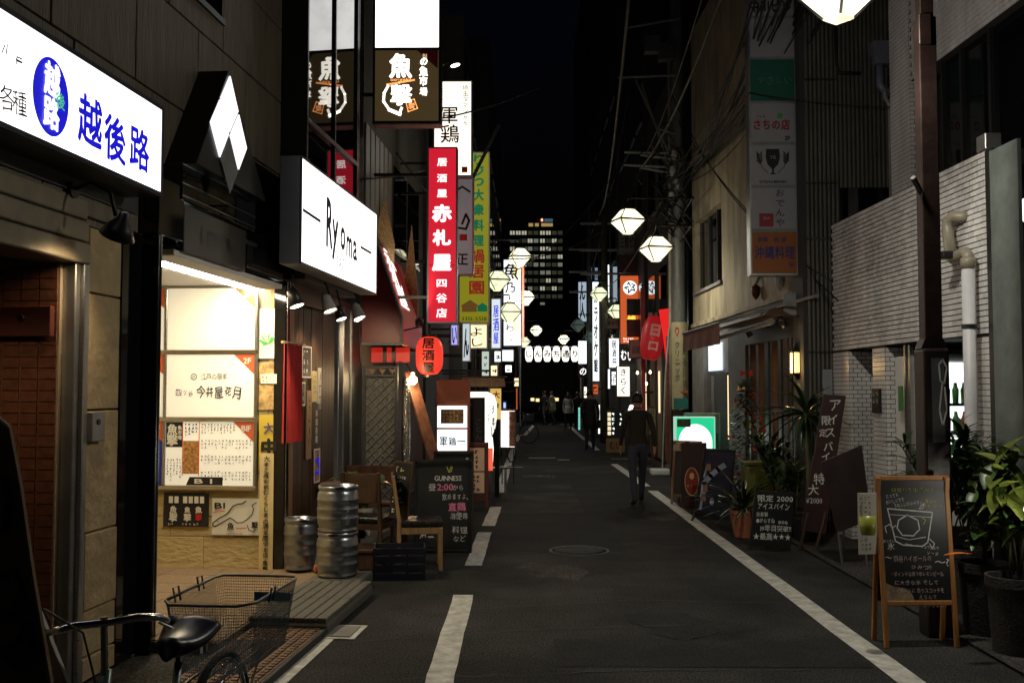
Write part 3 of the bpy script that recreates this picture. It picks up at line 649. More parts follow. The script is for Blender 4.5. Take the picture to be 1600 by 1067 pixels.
ry = thing('bar_sign', 'white lit box sign with dark Latin letters above the timber bar front', 'sign', frame=FL)
o2 = .45; xa, xb = sx(467, o2), sx(587, o2); zb, zt = sz(467, 411, o2), sz(467, 240, o2)
bx('case', mat('sign_case_bluegrey', (.19, .21, .26), .5, var=.1), ry, xa, xb, -o2 + .012, -.255, zb, zt, bevel=.006)
fr = B()
for p in ((xa, xb, zt - .02, zt), (xa, xb, zb, zb + .02), (xa, xa + .02, zb + .02, zt - .02), (xb - .02, xb, zb + .02, zt - .02)): fr.box(p[0], p[1], -o2 - .006, -o2 + .011, p[2], p[3])
fr.build('frame', M_dgrey, ry)
bx('face', G_white, ry, xa + .02, xb - .02, -o2, -o2 + .01, zb + .02, zt - .02)
M_navy = mat('navy_ink', (.01, .008, .06), .6, var=0)
def ra(u, v): return FL.hit(u, v, o2)
for ch, u, v, h, wd in (('R', 514, 349, .46, .2), ('y', 523, 375, .38, .2), ('o', 535, 373, .23, .17), ('m', 545, 386, .2, .22), ('a', 554, 392, .2, .16)):
    p = ra(u, v); txt(ry, ch, p[0], p[1], h, M_navy, y=-o2 - .004, w=wd, fit=h, bold=.022, slant=.03)
for (u0, v0, u1, v1) in ((473, 328, 500, 346), (563, 386, 580, 396)):
    a = ra(u0, v0); c = ra(u1, v1); stroke(ry, [a, c], .03, M_navy, y=-o2 - .004)
p = ra(525, 310); scrawl(ry, p[0] - .07, p[0] + .12, p[1] - .1, p[1] + .1, 2, M_navy, y=-o2 - .004, vert=True, wd=.008)
p = ra(540, 418); scrawl(ry, p[0] - .42, p[0] + .42, p[1] - .04, p[1] + .1, 2, M_navy, y=-o2 - .004, wd=.012)
for xx in (xa + .4, xb - .4): bx('bracket', M_black, ry, xx - .03, xx + .03, -.26, -.2, zb + .1, zb + .3)

# spotlights under the sign
def spot(u, v, lit, label, m=None, big=1.0, aim=None, en=24):
    o = .3; p = FL.hit(u, v, o); t = thing('spotlight', label, 'spotlight', FL.w(p[0], -o, p[1]), FL.a, 'spotlights under the bar sign')
    Mx = Matrix.Rotation(R(-22), 4, 'X') @ Matrix.Rotation(R(8), 4, 'Y')
    B().lathe([(.0, .14 * big), (.035 * big, .14 * big), (.05 * big, .11 * big), (.078 * big, -.05 * big), (.072 * big, -.05 * big), (.045 * big, .08 * big), (.0, .085 * big)], 20, M=Mx).build('lamp_shade', m or M_whited, t, smooth=True)
    if lit: B().lathe([(.0, -.035), (.066 * big, -.035), (.066 * big, -.03), (0, -.03)], 18, M=Mx).build('lens', G_spot, t)
    B().tube([(0, 0, .13 * big), (0, .03, .22), (0, .05, max(.26, 2.83 - p[1]))], .01, 6).build('arm', M_black, t)
    if lit:
        ld = bpy.data.lights.new('spot', 'SPOT'); ld.energy = en; ld.color = (1, .74, .44); ld.spot_size = R(82); ld.spot_blend = .7; ld.shadow_soft_size = .05
        lo = bpy.data.objects.new('spot_beam', ld); COL.objects.link(lo); lo.parent = t; lo.location = (0, .01, -.07); lo.rotation_euler = aim or (R(24), 0, 0)
spot(514, 480, True, 'pale cone spotlight hanging nearest below the word on the bar sign')
spot(560, 492, True, 'pale cone spotlight at the far lower end of the bar sign', aim=(R(14), R(-66), 0), en=60)
spot(462, 472, True, 'dark spotlight under the near end of the bar sign', M_black, en=60)
spot(532, 494, True, 'black spotlight between the two pale cone spotlights', M_black, .8)

# noren curtain, boards on the timber wall
p = FL.hit(446, 535, .12); e = FL.hit(470, 688, .12)
nr = thing('noren_curtain', 'red cloth door curtain hanging at the timber bar front', 'curtain', FL.w(p[0] - .02, -.12, e[1]), FL.a)
Wn, Hn = e[0] - p[0] + .05, p[1] - e[1]
for j in range(2):
    b = B(); n = 14
    P = lambda i, k: (Wn * (j * .5 + .49 * i / n), .035 * math.sin(i * .9 + j * 2) * (1 - .5 * k / 8), Hn * k / 8)
    for i in range(n):
        for k in range(8): b.quad(P(i, k), P(i + 1, k), P(i + 1, k + 1), P(i, k + 1))
    b.build('cloth', M_redcloth, nr, smooth=True)
B().tube([(-.08, 0, Hn), (Wn + .08, 0, Hn)], .013, 8).build('rod', M_woodl, nr)
def wallboard(label, u0, v0, u1, v1, m, rows, ink, vert=False, off=.03, edge=None, name='menu_board'):
    a = FL.hit(u0, v1, off); c = FL.hit(u1, v0, off); t = thing(name, label, 'board', FL.w(a[0], -.012, a[1]), FL.a, 'boards on the timber wall')
    W, H = c[0] - a[0], c[1] - a[1]; bx('panel', m, t, 0, W, -.015, 0, 0, H, bevel=.002)
    if edge:
        f = B().box(0, W, -.02, -.0152, 0, .015).box(0, W, -.02, -.0152, H - .015, H).box(0, .015, -.02, -.0152, .015, H - .015).box(W - .015, W, -.02, -.0152, .015, H - .015); f.build('border', edge, t)
    scrawl(t, .03, W - .03, .03, H - .03, rows, ink, y=-.019, vert=vert, seed=int(u0)); return t
wallboard('dark menu board with white border high on the timber wall', 472, 542, 487, 590, M_board, 3, M_chalk, edge=M_paper)
wallboard('black board with two rows of white writing on the timber wall', 471, 597, 477, 634, M_board, 2, M_chalk, edge=M_paper)
wallboard('tall pale wooden plaque on the timber wall beside the curtain', 479, 610, 488, 718, M_woodl, 1, M_ink, vert=True)
wallboard('cream menu slip pinned above the white-lettered brown board', 488, 580, 496, 628, M_papery, 2, M_ink, vert=True)
wallboard('paper menu slip at the upper right of the timber wall', 497, 575, 503, 640, M_paper, 3, M_ink)
t = wallboard('brown board with four large white characters on the timber wall', 488, 630, 503, 696, M_wood, 1, M_wood)
txt(t, '串焼各種', .14, .2, .08, M_chalk, y=-.02, vert=True, bold=.02)
wallboard('narrow framed picture of a drink low on the timber wall', 491, 700, 500, 755, mat('drink_print', (.3, .2, .16), .5, var=.9, scale=9), 1, M_inkblue, edge=M_paper, name='drink_poster')

# ================================================================== LEFT: things in front
# steel grating plates and granite step along the gutter
gp = thing('steel_grating', 'rusty perforated steel ramp plate lying along the gutter by the entrance', 'grating', frame=FL)
GX0, GX1 = .4, sx(250) + .95
bx('plate', M_mesh, gp, GX0, GX1, -1.12, -.6, .02, .05, bevel=.006)
b = B()
for i in range(int((GX1 - GX0) / .06)):
    for k in range(8): b.box(GX0 + .02 + i * .06, GX0 + .06 + i * .06, -1.1 + k * .061, -1.1 + k * .061 + .036, .05, .058)
b.build('tread', M_mesh, gp, kind='stuff')
bx('edge', M_rubber, gp, GX0, GX1, -1.155, -1.125, .0, .055, bevel=.008)
P0 = gnd(472, 968, .1); P1 = gnd(545, 974, .1)
gs = thing('granite_step', 'thick grooved granite slab lying in front of the keg stack', 'step', (-1.52, 7.8, 0), FL.a - math.pi / 2)
for k in range(2):
    for i in range(7):
        bx('slab_rib', M_granite, gs, -.42 + i * .083, -.42 + i * .083 + .077, -.62 + k * .7, -.62 + (k + 1) * .7 - .012, .09, .125, bevel=.008)
bx('slab', M_granite, gs, -.425, .165, -.63, .785, 0, .09, bevel=.02); bx('slab_end', M_granite, gs, -.425, .05, .79, 1.25, 0, .124, bevel=.02)
mn = gnd(530, 988); mh = thing('drain_cover', 'pale painted square drain cover at the end of the steel grating', 'drain cover', (mn.x, mn.y, .003), FL.a - math.pi / 2)
bx('frame', M_paint, mh, -.16, .16, -.2, .2, 0, .006); bx('lid', M_conc, mh, -.12, .12, -.16, .16, .006, .012)
bx('painted_edge', M_paint, mh, -.17, .02, -2.6, -.21, 0, .004)

def keg_mesh(r, h):
    pr = [(r * .86, 0), (r * .97, .008), (r * .98, h * .06), (r * .9, h * .09), (r * .93, h * .12), (r, h * .2)]
    for z in (.3, .5, .7): pr += [(r, h * (z - .035)), (r * 1.03, h * (z - .015)), (r * 1.03, h * (z + .015)), (r, h * (z + .035))]
    pr += [(r, h * .82), (r * .93, h * .88), (r * .9, h * .9), (r * .98, h * .93), (r * .985, h * .995), (r * .95, h), (r * .92, h * .99), (r * .9, h * .93), (.0, h * .93)]
    return pr
def keg(x, y, z, r, h, label, group=None):
    t = thing('beer_keg', label, 'keg', (x, y, z), random.uniform(0, 3), group)
    B().lathe(keg_mesh(r, h), 36).build('barrel', M_keg, t, smooth=True)
    B().lathe([(.035, h * .93), (.035, h * .975), (.02, h * .98), (0, h * .98)], 16).build('valve', M_chrome, t)
    for a in (0, math.pi):
        M = Matrix.Rotation(a, 4, 'Z') @ Matrix.Translation((r * .985, 0, h * .962)); B().prism(ell(0, 0, .045, .014, 16), -.003, .003, M @ Matrix.Rotation(R(90), 4, 'Z')).build('hand_hole', M_black, t)
    return t
k0 = gnd(527, 903, .1)
keg(k0.x, k0.y, .126, .178, .385, 'steel beer keg at the bottom of the stack on the granite slab', 'stacked kegs')
kt = keg(k0.x, k0.y, .512, .178, .40, 'steel beer keg on top of the stack on the granite slab', 'stacked kegs')
b = txt(kt, 'SSEN', 0, 0, .05, M_chrome); bpy.data.objects.remove(b)
k1 = gnd(467, 889, .09); keg(k1.x, k1.y + .05, .09, .15, .47, 'single steel beer keg behind the portal post beside the bar door')
bx('cloth_rag', mat('orange_cloth', (.35, .1, .04), .8), tag(thing('rag', 'crumpled orange cloth between the keg and the stacked kegs', 'cloth', (k0.x - .2, k0.y + .28, .09)), 'crumpled orange cloth between the keg and the stacked kegs', 'cloth'), -.06, .1, -.08, .08, 0, .09, bevel=.03)

# ---- bicycle
bk = thing('bicycle', 'parked bicycle with chrome handlebar, dark saddle and a large wire rear basket', 'bicycle', (-1.31, 3.52, 0), R(-5))
def wheel(y, par):
    w_ = B().lathe([(.325, -.018), (.34, -.006), (.34, .006), (.325, .018), (.31, .01), (.31, -.01), (.325, -.018)], 40, M=Matrix.Translation((0, y, .335)) @ Matrix.Rotation(R(90), 4, 'Y')).build('wheel', M_rubber, par, smooth=True)
    B().lathe([(.308, -.012), (.312, 0), (.308, .012), (.298, .008), (.298, -.008), (.308, -.012)], 40, M=Matrix.Translation((0, y, .335)) @ Matrix.Rotation(R(90), 4, 'Y')).build('rim', M_chrome, w_, smooth=True)
    s = B()
    for i in range(18):
        q_ = 2 * math.pi * i / 18; s.tube([(.02 * (-1) ** i, y, .335), (0, y + .3 * math.cos(q_), .335 + .3 * math.sin(q_))], .0015, 4)
    s.build('spokes', M_chrome, w_)
wheel(.62, bk); wheel(-.52, bk)
fr = B()
for p_, q_, r_ in (((0, -.33, .78), (0, .1, .3), .017), ((0, -.36, .62), (0, .1, .3), .019), ((0, .1, .3), (0, .23, .74), .016), ((0, .1, .3), (0, .62, .335), .01), ((0, .2, .62), (.06, .62, .335), .009), ((0, .2, .62), (-.06, .62, .335), .009), ((0, -.31, .86), (0, -.36, .6), .019), ((.05, -.37, .62), (.05, -.52, .335), .012), ((-.05, -.37, .62), (-.05, -.52, .335), .012)): fr.tube([p_, q_], r_, 8)
fr.build('frame', mat('bicycle_paint', (.12, .16, .15), .35, .3), bk, smooth=True)
B().tube([(0, .215, .62), (0, .235, .80)], .013, 8).build('seat_post', M_chrome, bk)
s = B(); n = 14
sec = []
for i in range(n + 1):
    t_ = i / n; y_ = .12 + .25 * t_; wd = .05 + .07 * max(0, (t_ - .15) / .85) ** .6; zt = .845 + .018 * (t_ - .35) ** 2 * 6
    if i in (0, n): wd *= .55; zt -= .012
    sec.append((y_, wd, zt))
vs = []; m_ = 12
for y_, wd, zt in sec:
    for k in range(m_): q_ = 2 * math.pi * k / m_; vs.append((wd * math.cos(q_), y_, zt - .035 + (.035 * math.sin(q_) if q_ <= math.pi else .045 * math.sin(q_))))
fs = [(i * m_ + k, i * m_ + (k + 1) % m_, (i + 1) * m_ + (k + 1) % m_, (i + 1) * m_ + k) for i in range(n) for k in range(m_)] + [tuple(range(m_)), tuple(n * m_ + k for k in range(m_))]
s.add(vs, fs).build('saddle', mat('saddle_navy', (.012, .013, .028), .33, var=.2), bk, smooth=True)
for i in (-1, 1): B().lathe([(.018, 0), (.018, .05)], 10, c=(i * .06, .31, .755)).build('saddle_spring', M_chrome, bk)
hb0 = [(-.29, -.16, .965), (-.25, -.22, .985), (-.2, -.31, 1.02), (-.11, -.335, 1.035), (0, -.33, 1.03), (.11, -.335, 1.035), (.2, -.31, 1.02), (.25, -.22, .985), (.29, -.16, .965)]
_c, _s = math.cos(R(38)), math.sin(R(38)); turn = lambda p: (p[0] * _c * .8 - (p[1] + .32) * _s, p[0] * _s + (p[1] + .32) * _c - .32, p[2] - .02)
hb = [turn(p) for p in hb0]
B().tube(hb, .012, 10).build('handlebar', M_chrome, bk, smooth=True)
for sgn in (-1, 1):
    B().tube([turn((sgn * .27, -.19, .975)), turn((sgn * .315, -.08, .955))], .017, 10).build('grip', M_rubber, bk, smooth=True)
    B().tube([turn((sgn * .2, -.3, 1.0)), turn((sgn * .26, -.25, .965)), turn((sgn * .3, -.14, .94))], .005, 6).build('brake_lever', M_chrome, bk)
B().tube([(-.2, -.3, 1.01), (-.15, -.42, 1.07), (-.02, -.42, 1.0), (0, -.36, .8)], .004, 6).build('brake_cable', M_cableg, bk)
B().tube([(0, -.32, .84), (0, -.33, 1.03)], .012, 8).build('stem', M_chrome, bk)
# basket
T_ = [(-.19, .52), (-.14, .44), (.14, .44), (.19, .52), (.19, 1.02), (.17, 1.08), (-.17, 1.08), (-.19, 1.02)]
zt, zb = .90, .62
Bt = [(x * .78, .5 + (y - .44) * .86) for x, y in T_]
bs = B(); n = len(T_)
bs.tube([(x, y, zt) for x, y in T_] + [(T_[0][0], T_[0][1], zt)], .006, 8)
ob = bs.build('basket', M_wire, bk, smooth=True)
g = B()
def lerp(a, c, t): return tuple(a[i] + (c[i] - a[i]) * t for i in range(len(a)))
for i in range(n):
    a, c, a2, c2 = T_[i], T_[(i + 1) % n], Bt[i], Bt[(i + 1) % n]; L = math.hypot(c[0] - a[0], c[1] - a[1]); k = max(2, int(L / .011))
    for j in range(k):
        t_ = j / k; p_ = lerp(a, c, t_); q_ = lerp(a2, c2, t_); g.tube([(p_[0], p_[1], zt), (q_[0], q_[1], zb)], .0011, 3, cap=False)
    for j in range(1, 22):
        t_ = j / 22; p_ = lerp(a, a2, t_); q_ = lerp(c, c2, t_); z_ = zt + (zb - zt) * t_; g.tube([(p_[0], p_[1], z_), (q_[0], q_[1], z_)], .0011, 3, cap=False)
for j in range(26): x_ = -.145 + j * .0116; g.tube([(x_, .5, zb), (x_, 1.05, zb)], .0011, 3, cap=False)
for j in range(44): y_ = .5 + j * .0125; g.tube([(-.148, y_, zb), (.148, y_, zb)], .0011, 3, cap=False)
g.build('wire_mesh', M_wire, ob, kind='stuff')
for x_, y_ in ((-.192, .62), (-.192, .86), (.192, .66)):
    B().tube([(x_, y_, zt - .03), (x_ * 1.06, y_, zt + .03), (x_ * 1.06, y_ + .05, zt + .03), (x_, y_ + .05, zt - .03)], .004, 6).build('hook', M_wire, ob)
bx('label_plate', mat('blue_tape', (.08, .16, .22), .5), ob, -.02, .15, 1.066, 1.07, .79, .83)
rk = B()
for x_ in (-.06, 0, .06): rk.tube([(x_, .36, .6), (x_, 1.0, .61)], .006, 6)
for sgn in (-1, 1): rk.tube([(sgn * .06, .95, .605), (sgn * .07, .62, .335)], .005, 6)
rk.build('rear_rack', M_chrome, bk)

# ---- leaning sign at the very left edge
fs_ = thing('standing_sign', 'dark tan standing sign with black brush strokes at the lower left edge', 'sign', (at(0, 700, 3.0).x, 3.0, 0), 0)
pts = [at(u, v, 3.0) for u, v in ((-70, 660), (-20, 640), (12, 665), (30, 760), (50, 900), (78, 1067))]
ox = fs_.location.x
out = [(p.x - ox, p.z) for p in pts] + [(pts[-1].x - ox + .09, .02), (-.35, .02), (-.3, pts[0].z)]
B().prism(out, 0, .03).build('panel', mat('dark_tan_canvas', (.16, .10, .05), .8, var=.4, scale=6), fs_, bevel=.006)
for P in (((8, 745), (14, 790), (5, 830)), ((2, 900), (22, 890), (36, 920), (20, 960), (4, 955)), ((5, 1020), (30, 1000), (45, 975), (52, 1010), (25, 1035), (2, 1015))):
    stroke(fs_, [(at(u, v, 3.0).x - ox, at(u, v, 3.0).z) for u, v in P], .02, M_ink, y=-.003)
M2 = Matrix.Translation((0, .12, 0))
B().prism([(at(55, 940, 3.1).x - ox, at(55, 940, 3.1).z), (at(105, 1067, 3.1).x - ox, at(105, 1067, 3.1).z), (.22 + at(105, 1067, 3.1).x - ox, .02), (-.1, .02)], .1, .12).build('back_panel', M_whited, fs_)

# ---- furniture outside the bar
def chair(name, label, loc, rz, wood, sw=.40, sd=.42, sh=.46, bh=.86, group=None, pad=True, slim=.04):
    t = thing(name, label, 'chair', loc, rz, group)
    for x in (-sw / 2 + slim / 2, sw / 2 - slim / 2):
        B().box(x - slim / 2, x + slim / 2, -sd / 2, -sd / 2 + slim, 0, sh - .05).build('leg', wood, t, bevel=.005)
        b = B(); b.prism([(sd / 2 - slim, 0), (sd / 2, 0), (sd / 2 - .005, sh), (sd / 2 + .06, bh), (sd / 2 + .025, bh), (sd / 2 - slim, sh)], x - slim / 2, x + slim / 2, Matrix.Rotation(R(90), 4, 'Z') @ Matrix.Scale(-1, 4, (0, 1, 0))); b.build('leg', wood, t, bevel=.004)
    for y in (-sd / 2 + .008, sd / 2 - .03): B().box(-sw / 2 + slim, sw / 2 - slim, y, y + .022, sh - .11, sh - .05).build('rail', wood, t)
    for x in (-sw / 2 + .006, sw / 2 - .026): B().box(x, x + .02, -sd / 2 + slim, sd / 2 - slim, sh - .11, sh - .05).build('rail', wood, t)
    bx('seat', M_leath, t, -sw / 2, sw / 2, -sd / 2 - .005, sd / 2 - .045, sh - .05, sh + .015, bevel=.018)
    bx('backrest', M_leath if pad else wood, t, -sw / 2 + slim, sw / 2 - slim, sd / 2 + .01, sd / 2 + .035, sh + .16, bh - .01, bevel=.006)
    return t
g0 = gnd(655, 895)
ch1 = chair('wooden_chair', 'pine chair with black seat carrying a leaning menu board', (g0.x - .03, g0.y + .28, 0), R(90) + R(8), M_woodl, .42, .44, .47, .92)
ch2 = chair('dark_chair', 'dark wooden chair with a solid back beside the round table', (gnd(575, 880).x - .02, 10.3, .0), R(168), M_wood, .42, .42, .45, .92, pad=False)
mb = thing('menu_board', 'slim black menu board leaning in the back of the pine chair', 'menu board', (g0.x - .235, g0.y + .2, .49), R(-38))
Mx = Matrix.Rotation(R(-8), 4, 'X')
B().box(-.13, .13, 0, .02, 0, .56, Mx).build('frame', M_wood, mb, bevel=.004)
B().box(-.115, .115, -.004, -.0005, .02, .54, Mx).build('panel', M_board, mb)
for i in range(5): o = scrawl(mb, -.1, .1, .04 + i * .1, .12 + i * .1, 1 + i % 2, M_chalk if i < 4 else M_papery, y=-.008, seed=i); o.matrix_local = Mx
tb = thing('round_table', 'small round dark table standing behind the dark chair', 'table', (gnd(552, 850).x, 10.95, 0))
B().lathe([(0, .70), (.29, .70), (.3, .715), (.3, .725), (.29, .735), (0, .735)], 32).build('table_top', M_woodred, tb)
B().lathe([(.03, .03), (.03, .7)], 12).build('pedestal', M_black, tb); B().lathe([(0, .0), (.2, 0), (.2, .015), (.05, .035), (0, .035)], 24).build('base', M_black, tb)
bench = thing('bench', 'reddish wooden bench board behind the dark chair', 'bench', (gnd(575, 850).x + .12, 11.6, 0))
bx('backrest', M_woodred, bench, -.45, .3, .17, .2, .62, .86, bevel=.008); bx('seat', M_woodred, bench, -.45, .3, -.2, .2, .42, .45, bevel=.008)
for x in (-.4, .25): bx('leg', M_wood, bench, x - .025, x + .025, -.18, .18, 0, .42, bevel=.005)
wb = thing('wooden_step_box', 'low dark wooden box step carrying the potted plant', 'box', (gnd(570, 885).x, gnd(570, 885).y + .05, 0))
bx('top', M_wood, wb, -.2, .2, -.22, .22, .16, .19, bevel=.004); bx('front', M_wood, wb, -.18, .18, -.2, -.18, 0, .16); bx('side', M_wood, wb, -.18, -.16, -.18, .2, 0, .16); bx('side', M_wood, wb, .16, .18, -.18, .2, 0, .16)
cr = thing('plastic_crate', 'dark plastic crate on the road edge under the pine chair', 'crate', (gnd(622, 905).x, gnd(622, 905).y + .1, 0), R(6))
f = B().box(-.24, .24, -.17, .17, 0, .02)
for z in (.02, .1, .18, .25): f.box(-.24, .24, -.17, -.155, z, z + .045).box(-.24, .24, .155, .17, z, z + .045).box(-.24, -.225, -.155, .155, z, z + .045).box(.225, .24, -.155, .155, z, z + .045)
for x in (-.24, -.08, .06, .215): f.box(x, x + .025, -.168, -.157, .02, .29)
f.build('shell', M_navyc, cr)

# ---- plants
def leaf_mesh(l, wd, m, droop=.25, n=6, fold=.12, name='leaf'):
    vs, fs = [], []
    for i in range(n + 1):
        t_ = i / n; w_ = wd * math.sin(math.pi * min(1, t_ * .93 + .05)) ** .8 * .5; z_ = -droop * l * t_ * t_; y_ = l * t_
        vs += [(-w_, y_, z_ + fold * w_ * 2), (0, y_, z_), (w_, y_, z_ + fold * w_ * 2)]
    for i in range(n): k = i * 3; fs += [(k, k + 1, k + 4, k + 3), (k + 1, k + 2, k + 5, k + 4)]
    b = B(); b.v = vs; b.f = fs; return b.mesh(name, m, True)
def pot(t, r0, r1, h, m, rim=True):
    B().lathe([(r0, 0), (r1, h * .86), (r1 * 1.08, h * .87), (r1 * 1.08, h), (r1 * .98, h), (r1 * .95, h * .9), (0, h * .9)], 28).build('pot', m, t, smooth=False)
    B().lathe([(0, h * .91), (r1 * .94, h * .91)], 20).build('soil', mat('soil', (.03, .02, .012), .95), t)
def leafy(t, leaves, stems, me_list, z0, h, spread, seed, up=(20, 70), count=40, big=1.0):
    rr = random.Random(seed)
    for sidx in range(stems):
        a = rr.uniform(0, 6.28); tip = Vector((math.cos(a) * spread * rr.uniform(.2, .8), math.sin(a) * spread * rr.uniform(.2, .8), z0 + h * rr.uniform(.7, 1)))
        base = Vector((rr.uniform(-.04, .04), rr.uniform(-.04, .04), z0)); midp = (base + tip) / 2 + Vector((0, 0, h * .1))
        B().tube([base, midp, tip], .008, 6, .004).build('stem', M_stem, t, smooth=True)
        for i in range(count // stems):
            f_ = rr.uniform(.25, 1); p_ = base.lerp(midp, f_ * 2) if f_ < .5 else midp.lerp(tip, f_ * 2 - 1)
            s_ = rr.uniform(.6, 1.15) * big
            inst('leaf', rr.choice(me_list), t, p_, (R(rr.uniform(*up)), 0, rr.uniform(0, 6.28)), (s_, s_, s_))
wp = gnd(572, 862); pl = thing('potted_plant', 'leafy green plant in a white bucket pot beside the keg stack', 'plant', (wp.x - .02, wp.y - .1, .19))
pot(pl, .07, .1, .3, M_whited); lm = [leaf_mesh(.2, .1, M_leaf, .4), leaf_mesh(.17, .09, M_leafy, .5)]
leafy(pl, 0, 8, lm, .27, .42, .34, 3, up=(-30, 40), count=56)
uc = thing('tag_stake', 'small white tag and dark flask standing in front of the white pot', 'tag', (wp.x - .04, wp.y - .28, .19)); bx('tag', M_papery, uc, -.05, -.005, 0, .008, .08, .3, bevel=.002); B().lathe([(.03, 0), (.03, .12), (.012, .16), (.012, .2), (0, .2)], 14, c=(.04, 0, 0)).build('flask', M_black, uc, smooth=True)

# ---- blackboards
def aboard(name, label, loc, rz, W, H, frame_m, board_m, lean=8, legs=.18, fw=.035, back=True, cat='board', thick=.025, group=None, front_z=0.0):
    t = thing(name, label, cat, loc, rz, group); Mx = Matrix.Rotation(R(-lean), 4, 'X')
    b_ = [(-W / 2, -W / 2 + fw, 0, H), (W / 2 - fw, W / 2, 0, H)]
    for x0, x1, z0, z1 in b_: B().box(x0, x1, 0, thick, z0, z1, Mx).build('leg', frame_m, t, bevel=.004)
    for z0 in (legs, H - fw): B().box(-W / 2 + fw, W / 2 - fw, .002, thick - .002, z0, z0 + fw, Mx).build('rail', frame_m, t, bevel=.004)
    pn = B().box(-W / 2 + fw, W / 2 - fw, .008, .014, legs + fw, H - fw, Mx).build('panel', board_m, t)
    if back:
        Mb = Matrix.Translation((0, 2 * H * math.sin(R(lean)) , 0)) @ Matrix.Rotation(R(lean), 4, 'X')
        for x0, x1, z0, z1 in b_: B().box(x0, x1, -thick, 0, z0, z1 - .01, Mb).build('back_leg', frame_m, t, bevel=.004)
        B().box(-W / 2 + fw, W / 2 - fw, -.012, -.006, legs, H - fw, Mb).build('back_panel', board_m, t)
    ins = thing_face(t, Mx)
    return t, pn, Mx
def thing_face(t, Mx): return None
def on_board(pn, Mx, fn, *a, **k):
    k.setdefault('y', .006); o = fn(pn, *a, **k)
    if o: o.matrix_local = Mx
    return o
gg = gnd(694, 866); gW, gH = .62, 1.0
gt, gp_, Mx = aboard('chalk_sandwich_board', 'black chalk sandwich board with a harp mark and pink writing behind the pine chair', (gg.x - .02, gg.y + .05, 0), R(2), gW, gH, M_black, M_board, lean=7, legs=.05)
on_board(gp_, Mx, txt, 'GUINNESS', .05, .80, .07, M_chalk, w=.29, bold=.01)
on_board(gp_, Mx, stroke, [(.055, .955), (.035, .93), (.06, .865), (.085, .875), (.1, .955), (.085, .93), (.06, .865)], .008, M_chalky)
on_board(gp_, Mx, txt, '昼', -.12, .705, .075, M_chalk, hand=.1); on_board(gp_, Mx, txt, '2:00', .02, .705, .09, M_chalkp, w=.17, bold=.02); on_board(gp_, Mx, txt, 'から', .16, .70, .06, M_chalk, hand=.1, w=.11)
on_board(gp_, Mx, txt, '飲めますよ、', .13, .6, .07, M_chalk, hand=.2, w=.28); on_board(gp_, Mx, txt, '直鶏', .15, .495, .085, M_chalkp, hand=.15, bold=.02); on_board(gp_, Mx, txt, '酒使用', .17, .4, .07, M_chalk, hand=.2, w=.18)
on_board(gp_, Mx, txt, '料理', .18, .25, .075, M_chalk, hand=.2); on_board(gp_, Mx, txt, 'など', .18, .16, .06, M_chalk, hand=.2); on_board(gp_, Mx, scrawl, -.25, .08, .14, .34, 2, M_chalk)
for x in (-.2, -.05, .12, .22): on_board(gp_, Mx, disc, [(x - .03, .955), (x + .03, .955), (x + .03, .995), (x - .03, .995)], M_papery, name='tape')
g1 = gnd(722, 835); t1, p1, Mx = aboard('menu_sandwich_board', 'narrow black sandwich board with a column of white writing between two menu boards', (g1.x - .12, g1.y + .2, 0), R(3), .5, 1.0, M_wood, M_board, lean=7, legs=.06)
on_board(p1, Mx, scrawl, .12, .2, .1, .93, 1, M_chalk, vert=True, wd=.012)
g2 = gnd(738, 797); t2, p2, Mx = aboard('lunch_menu_stand', 'brown-framed stand with two pale menu sheets at the dashed line', (g2.x + .02, g2.y + .1, 0), R(2), .42, .98, M_maroon, M_wood, lean=6, legs=.12, fw=.045)
for z0, z1 in ((.56, .9), (.24, .54)):
    sh = B().box(-.15, .15, .003, .0065, z0, z1, Mx).build('menu_sheet', mat('lit_menu_paper', (.75, .58, .45), .8, var=.1), t2)
    o = scrawl(t2, -.13, .13, z0 + .02, z1 - .03, 4, M_maroon, y=.0, wd=.014, seed=int(z0 * 100)); o.matrix_local = Mx

# ================================================================== LEFT: tavern with red awning and what follows
SL2 = .05
def lx(Y): return -2.1 + SL2 * (Y - 12.7)          # front line of the left-hand buildings further on
tv = thing('tavern_building', 'old tavern building with a red awning and raw board gables', 'building', (lx(12.9), 12.9, 0), -math.atan(SL2))
bx('wall', M_nightb, tv, -3.0, -.05, 0, 5.3, 0, 7.6)
bx('pilaster', mat('pale_pillar', (.36, .33, .28), .7, var=.2), tv, -.32, -.02, -.02, .0, 3.7, 7.6)
for i in range(6): bx('louvre', M_grey, tv, -.04, -.02, .15 + i * .32, .4 + i * .32, 3.7, 5.3, bevel=.004)
for i in range(2):
    wn_ = bx('window', M_blackglass, tv, -.045, -.03, 2.3 + i * 1.3, 3.4 + i * 1.3, 3.9, 5.2); bx('frame', M_alu, wn_, -.03, -.015, 2.25 + i * 1.3, 3.45 + i * 1.3, 3.85, 3.9)
def gable(u0, v0, u1, v1, u2, v2, Y):
    p = [at(u0, v0, Y), at(u1, v1, Y), at(u2, v2, Y)]
    o = B().prism([(q_.x, q_.z) for q_ in p], Y, Y + .06).build('gable_board', M_osb, tv); o.matrix_parent_inverse = tv.matrix_world.inverted(); return o
tv_inv = (Matrix.Translation(tv.location) @ Matrix.Rotation(tv.rotation_euler[2], 4, 'Z')).inverted()
for P, Y in ((((601, 309), (583, 372), (616, 414), (616, 380)), 13.9), (((643, 352), (630, 450), (652, 506), (653, 470)), 15.4)):
    pp = [at(u, v, Y) for u, v in P]; o = B().prism([(q_.x, q_.z) for q_ in pp], Y, Y + .08).build('gable_board', M_osb, tv); o.matrix_parent_inverse = tv_inv
